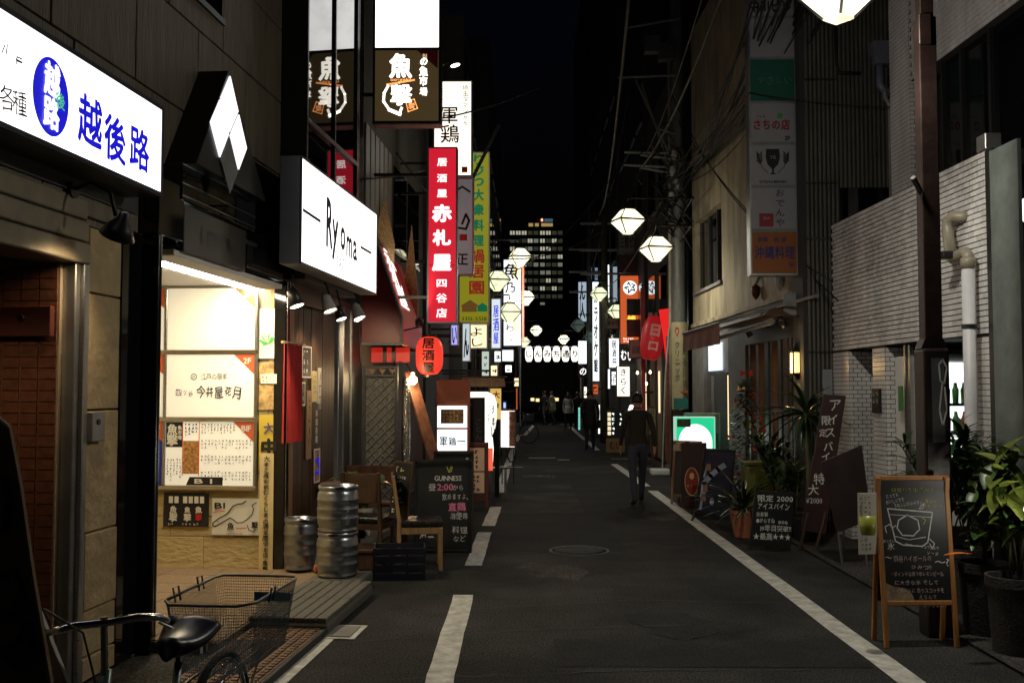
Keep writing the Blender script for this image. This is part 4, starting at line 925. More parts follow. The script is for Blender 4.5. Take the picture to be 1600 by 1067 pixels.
# awning (side panel facing us, sloping printed front)
aw = thing('awning', 'dark red awning with white characters over the tavern front', 'awning', (0, 0, 0))
YA, YB = 13.0, 15.6
prof = [at(560, 395, YA), at(588, 378, YA), at(627, 495, YA), at(627, 537, YA), at(552, 537, YA)]
pr = [(p.x, p.z) for p in prof]
B().add([(x, YA, z) for x, z in pr], [tuple(range(5))]).build('side_panel', M_redvinyl, aw)
B().add([(x, YB, z) for x, z in pr], [tuple(range(5))]).build('side_panel', M_redvinyl, aw)
f0 = B()
for (x0, z0), (x1, z1) in zip(pr[1:4], pr[2:4]):
    f0.quad((x0, YA, z0), (x1, YA, z1), (x1, YB, z1), (x0, YB, z0))
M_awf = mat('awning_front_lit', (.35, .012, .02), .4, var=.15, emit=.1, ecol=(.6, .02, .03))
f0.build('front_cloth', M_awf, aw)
B().quad((pr[0][0], YA, pr[0][1]), (pr[1][0], YA, pr[1][1]), (pr[1][0], YB, pr[1][1]), (pr[0][0], YB, pr[0][1])).build('top_cloth', M_redvinyl, aw)
for a_, c_ in ((1, 2), (2, 3)): B().tube([(pr[a_][0] + .008, YA - .01, pr[a_][1]), (pr[c_][0] + .008, YA - .01, pr[c_][1])], .018, 8).build('frame_bar', M_grey, aw)
B().tube([(pr[3][0], YA, pr[3][1]), (pr[3][0], YB, pr[3][1])], .018, 8).build('frame_bar', M_woodl, aw); B().tube([(pr[3][0], YA, pr[3][1]), (pr[4][0], YA, pr[4][1])], .018, 8).build('frame_bar', M_grey, aw)
d_ = Vector((pr[2][0] - pr[1][0], 0, pr[2][1] - pr[1][1])); ang = math.atan2(d_.x, -d_.z)
for i, ch in enumerate('赤札屋'):
    p = Vector((pr[1][0], 0, pr[1][1])) + d_ * ((.12, .38, .66)[i])
    o = txt(aw, ch, 0, 0, .34, G_redtext, y=-.006, bold=.02, w=.95)
    o.matrix_local = Matrix.Translation((p.x + .004, YA + .95, p.z)) @ Matrix.Rotation(-ang, 4, 'Y') @ Matrix.Rotation(R(90), 4, 'Z')
gsl = thing('gable_spotlight', 'small floodlight on the awning shining up at the raw board gables', 'floodlight', tuple(at(655, 505, 13.2)))
B().lathe([(0, -.05), (.05, -.04), (.06, .05), (.05, .05), (0, .0)], 14, M=Matrix.Rotation(R(-35), 4, 'X')).build('head', M_black, gsl, smooth=True); B().tube([(0, 0, -.05), (-.25, .1, -.1)], .012, 6).build('arm', M_black, gsl)
ld = bpy.data.lights.new('gable_beam', 'SPOT'); ld.energy = 38; ld.color = (1, .8, .5); ld.spot_size = R(80); ld.spot_blend = .7; ld.shadow_soft_size = .04
lo = bpy.data.objects.new('gable_beam', ld); COL.objects.link(lo); lo.parent = gsl; lo.location = (-.02, .0, .09); lo.rotation_euler = Vector((.25, -1.0, -1.35)).to_track_quat('Z', 'Y').to_euler()
# lattice screen
a = at(566, 718, 13.0); c = at(622, 572, 13.0); ls = thing('lattice_screen', 'grey diamond lattice screen under the red awning', 'screen', ((a.x + c.x) / 2, 13.0, 0))
W = c.x - a.x; H = c.z
for x in (-W / 2, W / 2 - .04): bx('post', M_dgrey, ls, x, x + .04, -.02, .04, 0, H)
for z in (.05, H - .14, H - .03): bx('rail', M_dgrey, ls, -W / 2 + .04, W / 2 - .04, -.015, .035, z, z + .03)
bx('backing', mat('screen_cloth', (.17, .17, .155), .7, var=.2), ls, -W / 2 + .04, W / 2 - .04, .03, .034, .08, H - .14)
st = .115; n_ = int((W + H) / st) + 1; M_lat = mat('lattice_slat', (.22, .22, .2), .6, var=.2)
for sgn in (1, -1):
    for i in range(-1, n_):
        c0 = -W / 2 + i * st - (H if sgn > 0 else 0) * 0 ; pts = []
        # clip the diagonal x = c0 +/- z to the frame
        z0, z1 = .08, H - .14; x_lo, x_hi = -W / 2 + .04, W / 2 - .04
        if sgn > 0: za, zb2 = max(z0, x_lo - (c0 - H / 1.0) - 0), min(z1, x_hi - (c0 - H / 1.0)); xf = lambda z: c0 - H + z
        else: za, zb2 = max(z0, c0 - x_hi), min(z1, c0 - x_lo); xf = lambda z: c0 - z
        if zb2 - za < .03: continue
        B().tube([(xf(za), .012 if sgn > 0 else .022, za), (xf(zb2), .012 if sgn > 0 else .022, zb2)], .011, 4).build('slat', M_lat, ls)
for i in range(3): B().prism([(-W / 2 + .08 + i * .13, H - .04), (-W / 2 + .17 + i * .13, H - .04), (-W / 2 + .125 + i * .13, H - .11)], .0, .006).build('zigzag_trim', M_woodl, ls)
# red paper lantern
a = at(671, 556, 13.6); ln = thing('red_paper_lantern', 'red paper lantern with black characters hanging below the tall red sign', 'lantern', (a.x, 13.6, a.z))
pr_ = []
for i in range(21):
    t_ = -1 + 2 * i / 20; pr_.append((.17 * (1 - abs(t_) ** 3.2) ** .5 * (1 if i % 2 else .975) + .02, t_ * .27))
B().lathe(pr_, 28).build('paper_shade', G_lantern, ln, smooth=True)
B().lathe([(.1, -.29), (.1, -.26), (.0, -.26)], 20).build('ring', M_black, ln); B().lathe([(.0, .26), (.1, .26), (.1, .29), (.02, .3), (.02, .5)], 20).build('ring', M_black, ln)
tx = txt(ln, '居酒屋', 0, 0, .15, M_ink, y=-.2, vert=True, bold=.03, fit=.46, w=.16)
for v_ in tx.data.vertices: v_.co.y = -math.sqrt(max(.001, .193 ** 2 - v_.co.x ** 2)) * (1 - .25 * abs(v_.co.z / .27) ** 3) - .004
# bulb, plank, foil post
a = at(645, 594, 13.3); gl_ = thing('globe_bulb', 'bright bare globe bulb beside the red paper lantern', 'bulb', (a.x, 13.3, a.z))
B().lathe([(.0, -.06)] + [(.06 * math.sin(math.pi * i / 10), -.06 * math.cos(math.pi * i / 10)) for i in range(1, 10)] + [(.02, .07), (.02, .1), (0, .1)], 18).build('bulb', G_bulb, gl_, smooth=True)
B().tube([(0, 0, .1), (-.1, .1, .22), (-.2, .12, .25)], .012, 6).build('arm', M_black, gl_)
ld = bpy.data.lights.new('bulb_glow', 'POINT'); ld.energy = 16; ld.color = (1, .7, .36); ld.shadow_soft_size = .06
lo = bpy.data.objects.new('bulb_glow', ld); COL.objects.link(lo); lo.parent = gl_; lo.location = (.02, -.09, .0)
pk = thing('leaning_plank', 'broad red-brown plank leaning beside the lattice screen', 'plank', (0, 0, 0))
a, c = at(640, 582, 13.5), at(680, 722, 13.1)
d_ = (a - c).normalized(); M_ = Matrix.Translation(c) @ d_.to_track_quat('Z', 'Y').to_matrix().to_4x4(); B().box(-.09, .09, -.02, .02, -.35, (a - c).length, M_).build('board', M_woodred, pk, bevel=.008)
fp = thing('foil_wrapped_post', 'post wrapped in crinkled foil beside the lattice screen', 'post', (at(634, 700, 13.2).x, 13.2, 0)); B().lathe([(.055, 0), (.06, .3), (.052, .7), (.06, 1.2), (.05, 1.9)], 14).build('post', M_foil, fp)
rb = thing('red_lit_window', 'red lit interior seen under the awning above the lattice screen', 'window', (0, 0, 0))
a, c = at(580, 566, 13.6), at(640, 543, 13.6); bx('pane', glow('red_interior', (.9, .03, .02), .35, (.2, .01, .01)), rb, a.x, c.x, 13.6, 13.62, a.z, c.z)
for u in (598, 612): x_ = at(u, 550, 13.55).x; bx('mullion', M_black, rb, x_, x_ + .05, 13.55, 13.595, a.z, c.z)
ti = thing('tavern_signs', 'x', 'sign') if False else None
# red-brown cabinet with a lit menu
a = gnd(706, 745); Yc = 14.6
a, c = at(681, 712, Yc), at(733, 593, Yc); cb = thing('menu_cabinet', 'red-brown cabinet with a lit menu photo and a lit white panel', 'cabinet', ((a.x + c.x) / 2, Yc, 0)); W = c.x - a.x; H = c.z
bx('body', mat('rust_brown_cabinet', (.27, .075, .04), .55, var=.12), cb, -W / 2, W / 2, .02, .32, 0, H, bevel=.006)
z1, z2, z3, z4 = at(700, 634, Yc).z, at(700, 668, Yc).z, at(700, 671, Yc).z, at(700, 708, Yc).z
bx('lit_frame', G_cool, cb, -W / 2 + .02, W / 2 - .03, .008, .019, z2, z1); pm = bx('menu_photo', mat('menu_photo', (.2, .12, .05), .5, var=.9, scale=25), cb, -W / 2 + .07, W / 2 - .08, .002, .007, z2 + .06, z1 - .05)
scrawl(pm, -W / 2 + .09, W / 2 - .1, z2 + .08, z1 - .07, 3, M_papery, y=-.001)
bx('lit_panel', G_cool, cb, -W / 2 + .02, W / 2 - .03, .008, .019, z4, z3); txt(cb, '軍鶏一', -.0, (z3 + z4) / 2, .13, M_navy, y=.004, hand=.08, w=W * .78, bold=.014)
sg, W, H = signbox('dark_stand_sign', 'tall unlit blue-grey stand sign behind the red-brown cabinet', 'sign', 738, 757, 621, 712, 15.6, M_dgrey, M_black); txt(sg, 'ごとん', 0, H * .45, .1, M_grey, vert=True, hand=.2, bold=.02)
for x in (-W / 2 + .02, W / 2 - .02): bx('leg', M_black, sg, x - .015, x + .015, .05, .09, -sg.location.z, 0)
# curved white vertical sign, eave sign, yellow flag, LED stand
a = at(776, 722, 16.4); c = at(735, 612, 16.4)
wv = thing('curved_lit_sign', 'cream lit sign with a curved outer edge and brushed characters', 'sign', (0, 16.4, 0)); P = [(735, 612), (762, 612), (772, 618), (776, 630), (776, 655), (774, 668), (769, 680), (771, 700), (770, 722), (756, 722), (756, 640), (754, 622), (735, 621)]
B().prism([(at(u, v, 16.4).x, at(u, v, 16.4).z) for u, v in P], 0, .1).build('face', G_warm, wv)
q_ = at(764, 642, 16.4); txt(wv, 'シマシャモ', q_.x, q_.z, .06, M_ink, y=-.005, vert=True, fit=.34, w=.07, hand=.15)
q_ = at(772, 658, 16.4); txt(wv, 'うまい', q_.x - .015, q_.z, .08, M_ink, y=-.005, vert=True, fit=.5, w=.06, hand=.3, bold=.02)
bx('red_foot', glow('red_lit_foot', (1, .1, .04), .8), wv, at(758, 720, 16.4).x, at(770, 720, 16.4).x, -.012, -.004, at(760, 735, 16.4).z, at(760, 700, 16.4).z)
bx('post', M_black, wv, at(773, 700, 16.4).x, at(780, 700, 16.4).x, .0, .1, 0, at(776, 655, 16.4).z)
a, c = at(722, 604, 16.9), at(790, 589, 16.9); ev = thing('eave_board', 'wooden eave board lit from below over the cream curved sign', 'eave', ((a.x + c.x) / 2, 16.9, a.z)); W = c.x - a.x
B().prism([(-W / 2, 0), (W / 2, 0), (W / 2 - .02, .14), (-W / 2, .16)], 0, .06).build('board', M_woodl, ev); bx('cap', M_wood, ev, -W / 2 - .02, W / 2 + .02, -.03, .3, .16, .185)
a, c = at(766, 655, 17.2), at(783, 607, 17.2); yf = thing('yellow_banner', 'yellow banner with a red character beside the cream curved sign', 'banner', ((a.x + c.x) / 2, 17.2, a.z)); W, H = c.x - a.x, c.z - a.z
bx('cloth', glow('yellow_lit', (.9, .55, .03), .55), yf, -W / 2, W / 2, 0, .01, 0, H); txt(yf, '大', .01, H * .8, .12, M_inkred, bold=.03); txt(yf, '衆', .01, H * .45, .1, M_ink, bold=.02); bx('pole', M_grey, yf, -W / 2 - .03, -W / 2 - .005, 0, .02, -a.z, H)
sg, W, H = signbox('led_stand_sign', 'white lit stand sign edged with pink lights at the road edge', 'sign', 781, 806, 640, 700, 18.5, G_white, M_woodred, thick=.3); txt(sg, '一', -.03, H * .3, .1, M_ink, bold=.03)
bx('side_print', mat('photo_print', (.4, .18, .1), .5, var=.8, scale=12), sg, .02, W / 2 - .02, -.006, .001, .03, H - .03)
for i in range(9): B().lathe([(.0, -.016), (.016, 0), (0, .016)], 8, c=(-.005, -.02, .05 + i * (H - .1) / 8)).build('light', glow('pink_light', (1, .7, .75), 7), sg)
for x in (-W / 2 + .03, W / 2 - .05): bx('leg', M_black, sg, x, x + .02, .1, .14, -sg.location.z, 0)
sg, W, H = signbox('blue_lit_sign', 'small blue and white lit sign above the pink-edged stand sign', 'sign', 785, 792, 627, 639, 19.5, glow('blue_lit', (.15, .3, 1), 1.6), M_black, wallx=lx(19.5))
# small bench / stand on the dashed line
b0 = gnd(778, 770); sn = thing('steel_stool', 'low steel-topped stool standing at the dashed line', 'stool', (b0.x, b0.y, 0)); bx('seat', M_chrome, sn, -.16, .16, -.15, .15, .42, .45, bevel=.01)
for x in (-.13, .13):
    for y in (-.12, .12): bx('leg', M_grey, sn, x - .02, x + .02, y - .02, y + .02, 0, .42)
def far_bike(label, x, y, rz):
    t = thing('bicycle', label, 'bicycle', (x, y, 0), rz, 'bicycles down the street')
    for yy in (-.5, .55):
        w_ = B().lathe([(.32, -.018), (.338, 0), (.32, .018), (.3, 0), (.32, -.018)], 28, M=Matrix.Translation((0, yy, .335)) @ Matrix.Rotation(R(90), 4, 'Y')).build('wheel', M_rubber, t, smooth=True)
        s = B()
        for i in range(10): q_ = math.pi * 2 * i / 10; s.tube([(0, yy, .335), (0, yy + .31 * math.cos(q_), .335 + .31 * math.sin(q_))], .003, 4)
        s.build('spokes', M_chrome, w_)
    f = B()
    for p_, q_ in (((0, -.33, .8), (0, .1, .3)), ((0, .1, .3), (0, .25, .8)), ((0, .1, .3), (0, .55, .335)), ((0, .2, .62), (0, .55, .335)), ((0, -.3, .95), (0, -.5, .335))): f.tube([p_, q_], .018, 6)
    f.build('frame', M_grey, t); B().tube([(-.26, -.15, .97), (-.15, -.3, 1), (.15, -.3, 1), (.26, -.15, .97)], .013, 6).build('handlebar', M_chrome, t)
    bx('saddle', M_rubber, t, -.07, .07, .14, .38, .8, .86, bevel=.03); bx('basket', M_wire, t, -.15, .15, -.65, -.38, .75, .95)
    B().tube([(.1, .4, .0), (.08, .5, .33)], .008, 5).build('kickstand', M_chrome, t)
b1 = gnd(788, 722); far_bike('parked bicycle between the stool and the pink-edged stand sign', b1.x, b1.y + .3, R(20))
b2 = gnd(808, 694); far_bike('parked bicycle just beyond the pink-edged stand sign', b2.x - .1, b2.y + .6, R(75))

# ---------------- hanging signs on the left, nearest first
WX = lambda Y: lx(Y)
sg, W, H = signbox('fish_bar_sign', 'tall box sign with a blank white panel over a dark panel of fish-bar lettering', 'sign', 584, 689, -130, 193, 11.9, M_dgrey, M_black, thick=.22, rim=.03, wallx=-2.0)
zz_ = at(636, 75, 11.9).z - sg.location.z; bx('lit_panel', G_white, sg, -W / 2 + .03, W / 2 - .03, -.004, .001, zz_, H - .03)
M_brp = mat('brown_lit_panel', (.05, .035, .015), .5, var=.2, emit=.045, ecol=(.9, .6, .25)); bx('dark_panel', M_brp, sg, -W / 2 + .03, W / 2 - .03, -.004, .001, .03, zz_ - .035)
bx('divider', M_black, sg, -W / 2, W / 2, -.012, .001, zz_ - .034, zz_ - .001)
zp = zz_ - .035; k = W / 105.
def fu(u, v): return ((u - 636.5) * k, zp - (v - 79) * k)
Wt = glow('white_neon', (1, .93, .8), 2.2); Ot = glow('orange_neon', (1, .33, .08), 1.3)
p = fu(627, 103); txt(sg, '魚', p[0], p[1], .3, Wt, y=-.007, w=.26, bold=.03, hand=.06); p = fu(628, 148); txt(sg, '撃', p[0], p[1], .24, Wt, y=-.007, w=.25, bold=.03, hand=.06)
p = fu(627, 125); txt(sg, 'uo-geki', p[0], p[1], .05, Ot, y=-.007, w=.24, bold=.02); stroke(sg, [fu(606, 132), fu(625, 129), fu(648, 125)], .022, Ot, y=-.007)
stroke(sg, [fu(608, 134), fu(602, 145), fu(601, 158), fu(610, 171), fu(625, 178), fu(629, 168)], .03, Wt, y=-.007); stroke(sg, [fu(610, 171), fu(627, 178)], .04, Wt, y=-.007)
p = fu(662, 120); txt(sg, 'の魚市場', p[0], p[1], .1, Wt, y=-.007, vert=True, fit=.46, w=.1, bold=.03, hand=.15)
stroke(sg, [fu(635, 157), fu(648, 155), fu(653, 169), fu(639, 174), fu(635, 157)], .012, Ot, y=-.007); p = fu(644, 165); txt(sg, '炭', p[0], p[1], .08, Ot, y=-.007, bold=.02)
disc(sg, [fu(652, 79), fu(684, 79), fu(684, 108)], mat('dark_red_print', (.16, .01, .008), .5, var=.1), y=-.006, name='corner'); p = fu(664, 88); txt(sg, 'B1', p[0], p[1], .065, glow('cream_lit_text', (1, .7, .35), .6), y=-.008, bold=.01)
bx('underside', M_woodred, sg, -W / 2 + .01, W / 2 - .01, .0, .2, -.012, -.001)
sg, W, H = signbox('tavern_sign', 'tall red lit sign with white characters above the red paper lantern', 'sign', 668, 714, 230, 505, 13.4, G_red, M_steel, thick=.2, rim=.02, wallx=WX(13.4), )
k = H / 275.
for ch, v, h, wd in (('居', 254, .11, .13), ('酒', 279, .11, .13), ('屋', 303, .11, .13), ('赤', 334, .22, .25), ('札', 372, .2, .23), ('屋', 411, .22, .24), ('四', 443, .11, .13), ('谷', 466, .12, .14), ('店', 489, .12, .14)):
    txt(sg, ch, -.005, H - (v - 230) * k, h, G_redtext, y=-.001, bold=.045 if h > .15 else .022, w=wd)
stroke(sg, [(-W / 2 + .02, H - 185 * k), (W / 2 - .02, H - 185 * k)], .008, M_redvinyl, y=.0005)
sg, W, H = signbox('fowl_bar_sign', 'cream lit vertical sign with large brushed characters above the red sign', 'sign', 677, 738, 126, 276, 15.4, G_warm, M_alu, thick=.2, wallx=WX(15.4))
k = W / 61.; fx = lambda u, v: ((u - 707.5) * k, H - (v - 126) * k)
p = fx(702, 181); txt(sg, '軍', p[0], p[1], .27, M_ink, y=-.001, bold=.012, hand=.03); p = fx(703, 210); txt(sg, '鶏', p[0], p[1], .28, M_ink, y=-.001, bold=.012, hand=.03)
p = fx(727, 165); txt(sg, '埼玉タマシャモ', p[0], p[1], .09, M_ink, y=-.001, vert=True, fit=.63, w=.1, hand=.12)
p = fx(726, 266); B().box(p[0] - .045, p[0] + .045, -.003, .0, p[1] - .045, p[1] + .045).build('seal', M_inkred, sg)
for i in range(7): a_ = -.1 - i * .2; p = fx(680, 138); stroke(sg, [(p[0] + .05 * math.cos(a_), p[1] + .05 * math.sin(a_)), (p[0] + (.3 - .02 * i) * math.cos(a_), p[1] + (.26) * math.sin(a_))], .012, mat('pale_red_print', (.5, .2, .15), .6, var=0, emit=.9, ecol=(1, .6, .5)), y=-.001)
sg, W, H = signbox('grey_lower_sign', 'unlit grey-white sign with black brush strokes hanging under the cream lit sign', 'sign', 700, 740, 278, 430, 15.5, mat('unlit_lilac_sign_glow', (.3, .28, .3), .5, var=.08, emit=.09, ecol=(.8, .75, .8)), M_alu, wallx=WX(15.5))  # sign is unlit; light on its face is painted in as faint glow
k = W / 40.; fx = lambda u, v: ((u - 720) * k, H - (v - 278) * k)
stroke(sg, [fx(713, 298), fx(722, 292), fx(734, 300)], .03, M_ink, y=-.001); stroke(sg, [fx(716, 356), fx(728, 358), fx(733, 345), fx(728, 335), fx(722, 350)], .035, M_ink, y=-.001); p = fx(724, 371); B().box(p[0] - .06, p[0] + .06, -.003, 0, p[1] - .05, p[1] + .05).build('seal', M_inkred, sg); p = fx(722, 405); txt(sg, '正', p[0], p[1], .2, M_ink, y=-.001, bold=.02, hand=.1)
sg, W, H = signbox('lime_sign', 'tall lime-yellow sign with green and red characters and a house picture', 'sign', 717, 765, 238, 505, 18.0, G_lime, M_alu, wallx=WX(18))
k = W / 48.; fx = lambda u, v: ((u - 741) * k, H - (v - 238) * k); Gp = mat('green_print_lit', (.01, .2, .09), .5, var=0, emit=.25, ecol=(.0, .35, .16)); Rp = mat('red_print_lit', (.3, .03, .02), .5, var=0, emit=.3, ecol=(.5, .04, .02))
for ch, v in zip('りジつ大衆料理', (250, 268, 285, 305, 328, 352, 376)): p = fx(748, v); txt(sg, ch, p[0], p[1], .2, Gp, y=-.001, bold=.04, w=.17)
for ch, v in zip('鍋居園', (400, 424, 449)): p = fx(745, v); txt(sg, ch, p[0], p[1], .24, Rp, y=-.001, bold=.03, w=.26)
p = fx(735, 478); disc(sg, [(p[0] - .15, p[1] - .1), (p[0] + .12, p[1] - .1), (p[0] + .12, p[1]), (p[0] + .16, p[1] + .01), (p[0], p[1] + .12), (p[0] - .18, p[1] + .01), (p[0] - .15, p[1])], mat('brown_print_lit', (.18, .08, .03), .5, var=0, emit=.2, ecol=(.4, .2, .04)), y=-.001)
p = fx(753, 480); disc(sg, [(p[0] - .08, p[1] - .07), (p[0] + .1, p[1] - .07), (p[0] + .1, p[1] + .03), (p[0] + .01, p[1] + .09), (p[0] - .08, p[1] + .03)], Gp, y=-.002)
p = fx(741, 497); txt(sg, '3351-5518', p[0], p[1], .09, M_ink, y=-.001, w=.46)
for (u0, u1, v0, v1, Y, face, nm, lab, s, ink, rim) in (
    (727, 762, 506, 545, 19.0, G_cream, 'noodle_sign', 'cream lit sign with two brushed kana below the lime sign', 'よし', M_ink, .02),
    (704, 716, 507, 540, 16.2, glow('blue_white_lit', (.35, .4, 1), .9), 'blue_tavern_sign', 'small blue-white lit sign under the red tall sign', 'い', M_navy, .015),
    (722, 735, 505, 565, 18.6, glow('grey_lit', (.7, .85, .9), .6), 'pale_grey_sign', 'pale grey lit sign next to the cream kana sign', 'ん', M_ink, .015),
    (767, 783, 466, 545, 21.5, glow('pale_blue_lit', (.75, .86, 1), .75), 'pale_blue_sign', 'narrow pale blue lit sign beside the lime sign', '居酒屋', M_inkblue, .02),
    (784, 803, 546, 565, 27, G_cool, 'blank_square_sign', 'blank square white lit sign below the vertical fish sign', '', M_ink, .02)):
    sg, W, H = signbox(nm, lab, 'sign', u0, u1, v0, v1, Y, face, M_alu, wallx=WX(Y), rim=rim)
    if s: txt(sg, s, 0, H * .48, W * .5, ink, y=-.001, vert=True, hand=.15, bold=.01, fit=H * .75, w=W * .55)
sg, W, H = signbox('vertical_fish_sign', 'tall white lit sign with brushed fish character and red light strip', 'sign', 786, 815, 405, 541, 25, glow('white_sign_mid', (.95, .97, 1), 1.3), mat('blue_sign_case', (.05, .08, .3), .4), thick=.25, wallx=WX(25))
k = W / 29.; fx = lambda u, v: ((u - 800.5) * k, H - (v - 405) * k)
p = fx(798, 425); txt(sg, '魚', p[0], p[1], .38, M_ink, y=-.001, bold=.02, hand=.15); p = fx(797, 450); txt(sg, '乃', p[0], p[1], .24, M_ink, y=-.001, bold=.02, hand=.2); p = fx(797, 505); txt(sg, 'かわ', p[0], p[1], .22, M_ink, y=-.001, vert=True, hand=.2, bold=.01); p = fx(800, 532); txt(sg, 'B1', p[0], p[1], .12, M_ink, y=-.001)
for v in (424, 507): p = fx(808, v); disc(sg, ell(p[0] - .03, p[1], .1, .2, 18), glow('pale_yellow_lit', (1, .9, .45), 1.0), y=-.0005)
B().box(W / 2 + .01, W / 2 + .06, .02, .07, .1, H - .1).build('light_strip', glow('red_led', (1, .12, .04), 2.2), sg)
# buildings behind, left
def block(name, label, x0, x1, y0, y1, h, m, face, floors, per, wm=None, z0=3.4, skip=None):
    t = thing(name, label, 'building', (x0 if face > 0 else x1, y0, 0))
    ox, oy = t.location.x, t.location.y
    bx('wall', m, t, x0 - ox, x1 - ox, 0, y1 - y0, 0, h)
    L = (y1 - y0) / per; xf = (x1 - ox) if face > 0 else (x0 - ox)
    for f in range(floors):
        for i in range(per):
            za = z0 + f * 2.9; ya = i * L + L * .2; o = .02
            wn_ = B().box(xf - .01, xf + face * o, ya, ya + L * .6, za, za + 1.3).build('window', wm or M_blackglass, t)
            B().box(xf, xf + face * .05, ya - .05, ya + L * .6 + .05, za - .08, za - .002).build('sill', M_grey, wn_)
    return t
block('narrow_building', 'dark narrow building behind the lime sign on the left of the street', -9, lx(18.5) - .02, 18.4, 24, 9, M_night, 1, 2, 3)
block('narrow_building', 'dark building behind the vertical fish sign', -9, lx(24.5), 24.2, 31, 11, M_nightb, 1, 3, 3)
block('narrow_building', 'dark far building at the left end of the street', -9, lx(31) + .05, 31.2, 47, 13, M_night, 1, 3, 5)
tv2 = bx('shopfront', M_wood, tv, -.06, -.02, 2.4, 5.2, .1, 2.5)

# ================================================================== STREET LAMPS
def lantern(t, x, y, z, rz, glass, s=1.0, near=False):
    """Square double-pyramid glass lantern; z is its dark equator."""
    M = Matrix.Translation((x, y, z)) @ Matrix.Rotation(rz, 4, 'Z'); r0, r1, r2 = .25 * s, .105 * s, .075 * s; h1, h2 = .2 * s, .235 * s
    def fr(ra, za, rb, zb, m, nm):
        c = [(-1, -1), (1, -1), (1, 1), (-1, 1)]
        for i in range(4):
            a, b_ = c[i], c[(i + 1) % 4]; k = .95
            mx = lambda p, q_, r, f: ((p[0] * (1 + f) / 2 + q_[0] * (1 - f) / 2) * r, (p[1] * (1 + f) / 2 + q_[1] * (1 - f) / 2) * r)
            P = [(*mx(a, b_, ra, k), za), (*mx(b_, a, ra, k), za), (*mx(b_, a, rb, k), zb), (*mx(a, b_, rb, k), zb)]
            B().quad(*[M @ Vector(p) for p in P]).build(nm, m, t)
    fr(r0 * .98, .012 * s, r1, h1, glass, 'glass_pane'); fr(r0 * .98, -.012 * s, r2, -h2, glass, 'glass_pane')
    b = B(); c = [(-1, -1), (1, -1), (1, 1), (-1, 1)]
    for i in range(4):
        a, d = c[i], c[(i + 1) % 4]
        b.tube([M @ Vector((a[0] * r0, a[1] * r0, 0)), M @ Vector((d[0] * r0, d[1] * r0, 0))], .017 * s, 6)
        b.tube([M @ Vector((a[0] * r0, a[1] * r0, 0)), M @ Vector((a[0] * r1, a[1] * r1, h1))], .012 * s, 5); b.tube([M @ Vector((a[0] * r0, a[1] * r0, 0)), M @ Vector((a[0] * r2, a[1] * r2, -h2))], .012 * s, 5)
    b.build('lantern_frame', M_black, t)
    B().box(-r1 * 1.12, r1 * 1.12, -r1 * 1.12, r1 * 1.12, h1, h1 + .035 * s, M).build('cap', M_black, t); B().lathe([(r1 * .9, h1 + .035 * s), (r1 * .5, h1 + .1 * s), (.02, h1 + .13 * s), (0, h1 + .13 * s)], 4, rot=R(45), M=M).build('finial', M_black, t); B().box(-r2, r2, -r2, r2, -h2 - .012, -h2, M).build('bottom_pane', glass, t)
    B().tube([M @ Vector((0, 0, h1 + .03 * s)), M @ Vector((0, 0, h1 + .2 * s))], .015 * s, 6).build('hanger', M_black, t)
    if glass is not G_lampoff: B().lathe([(0, -.06 * s), (.045 * s, -.03 * s), (.05 * s, .02 * s), (.02 * s, .07 * s), (0, .08 * s)], 12, M=M).build('bulb', glow('lamp_bulb', (1, .9, .66), 34) if glass is G_lamp else glow('lamp_bulb_dim', (.95, .95, .6), 6), t, smooth=True)
    if glass is G_lamp:
        ld = bpy.data.lights.new('lamp_glow', 'SPOT'); ld.spot_size = R(168); ld.spot_blend = .35; ld.energy = LAMPW; ld.color = (1, .95, .8); ld.shadow_soft_size = .1
        lo = bpy.data.objects.new('lamp_glow', ld); COL.objects.link(lo); lo.parent = t; lo.location = (x, y, z - h2 - .06)
        if near: ld.energy = 120
        l2 = bpy.data.lights.new('lamp_halo', 'POINT'); l2.energy = ld.energy * .34 if not near else 95; l2.color = ld.color; l2.shadow_soft_size = .1
        lo = bpy.data.objects.new('lamp_halo', l2); COL.objects.link(lo); lo.parent = t; lo.location = (x, y, z - h2 - .06)
LAMPW = 60
def streetlamp(label, u, v, Y, px, glass, rz=.5, pole=True, pr=.05, parm=None):
    p = at(u, v, Y); t = thing('street_lamp', label, 'street lamp', (px, Y, 0), 0, 'lantern street lamps')
    lantern(t, p.x - px, 0, p.z, rz, glass)
    za = p.z + .42
    B().tube([(0, 0, za), ((p.x - px), 0, za)], .022, 6).build('arm', M_brownpole, t)
    B().tube([(0, 0, za - .45), ((p.x - px) * .35, 0, za)], .014, 5).build('brace', M_brownpole, t)
    B().tube([(p.x - px, 0, za), (p.x - px, 0, p.z + .33)], .012, 5).build('drop', M_brownpole, t)
    if parm: B().tube([(0, 0, za), (parm[0] - px, parm[1] - Y, za)], .022, 6).build('arm', M_brownpole, t)
    if pole:
        B().lathe([(pr * 1.5, 0), (pr * 1.5, 1.1), (pr, 1.2), (pr * .85, za + .3), (0, za + .32)], 10).build('pole', M_brownpole, t, smooth=False)
    return t
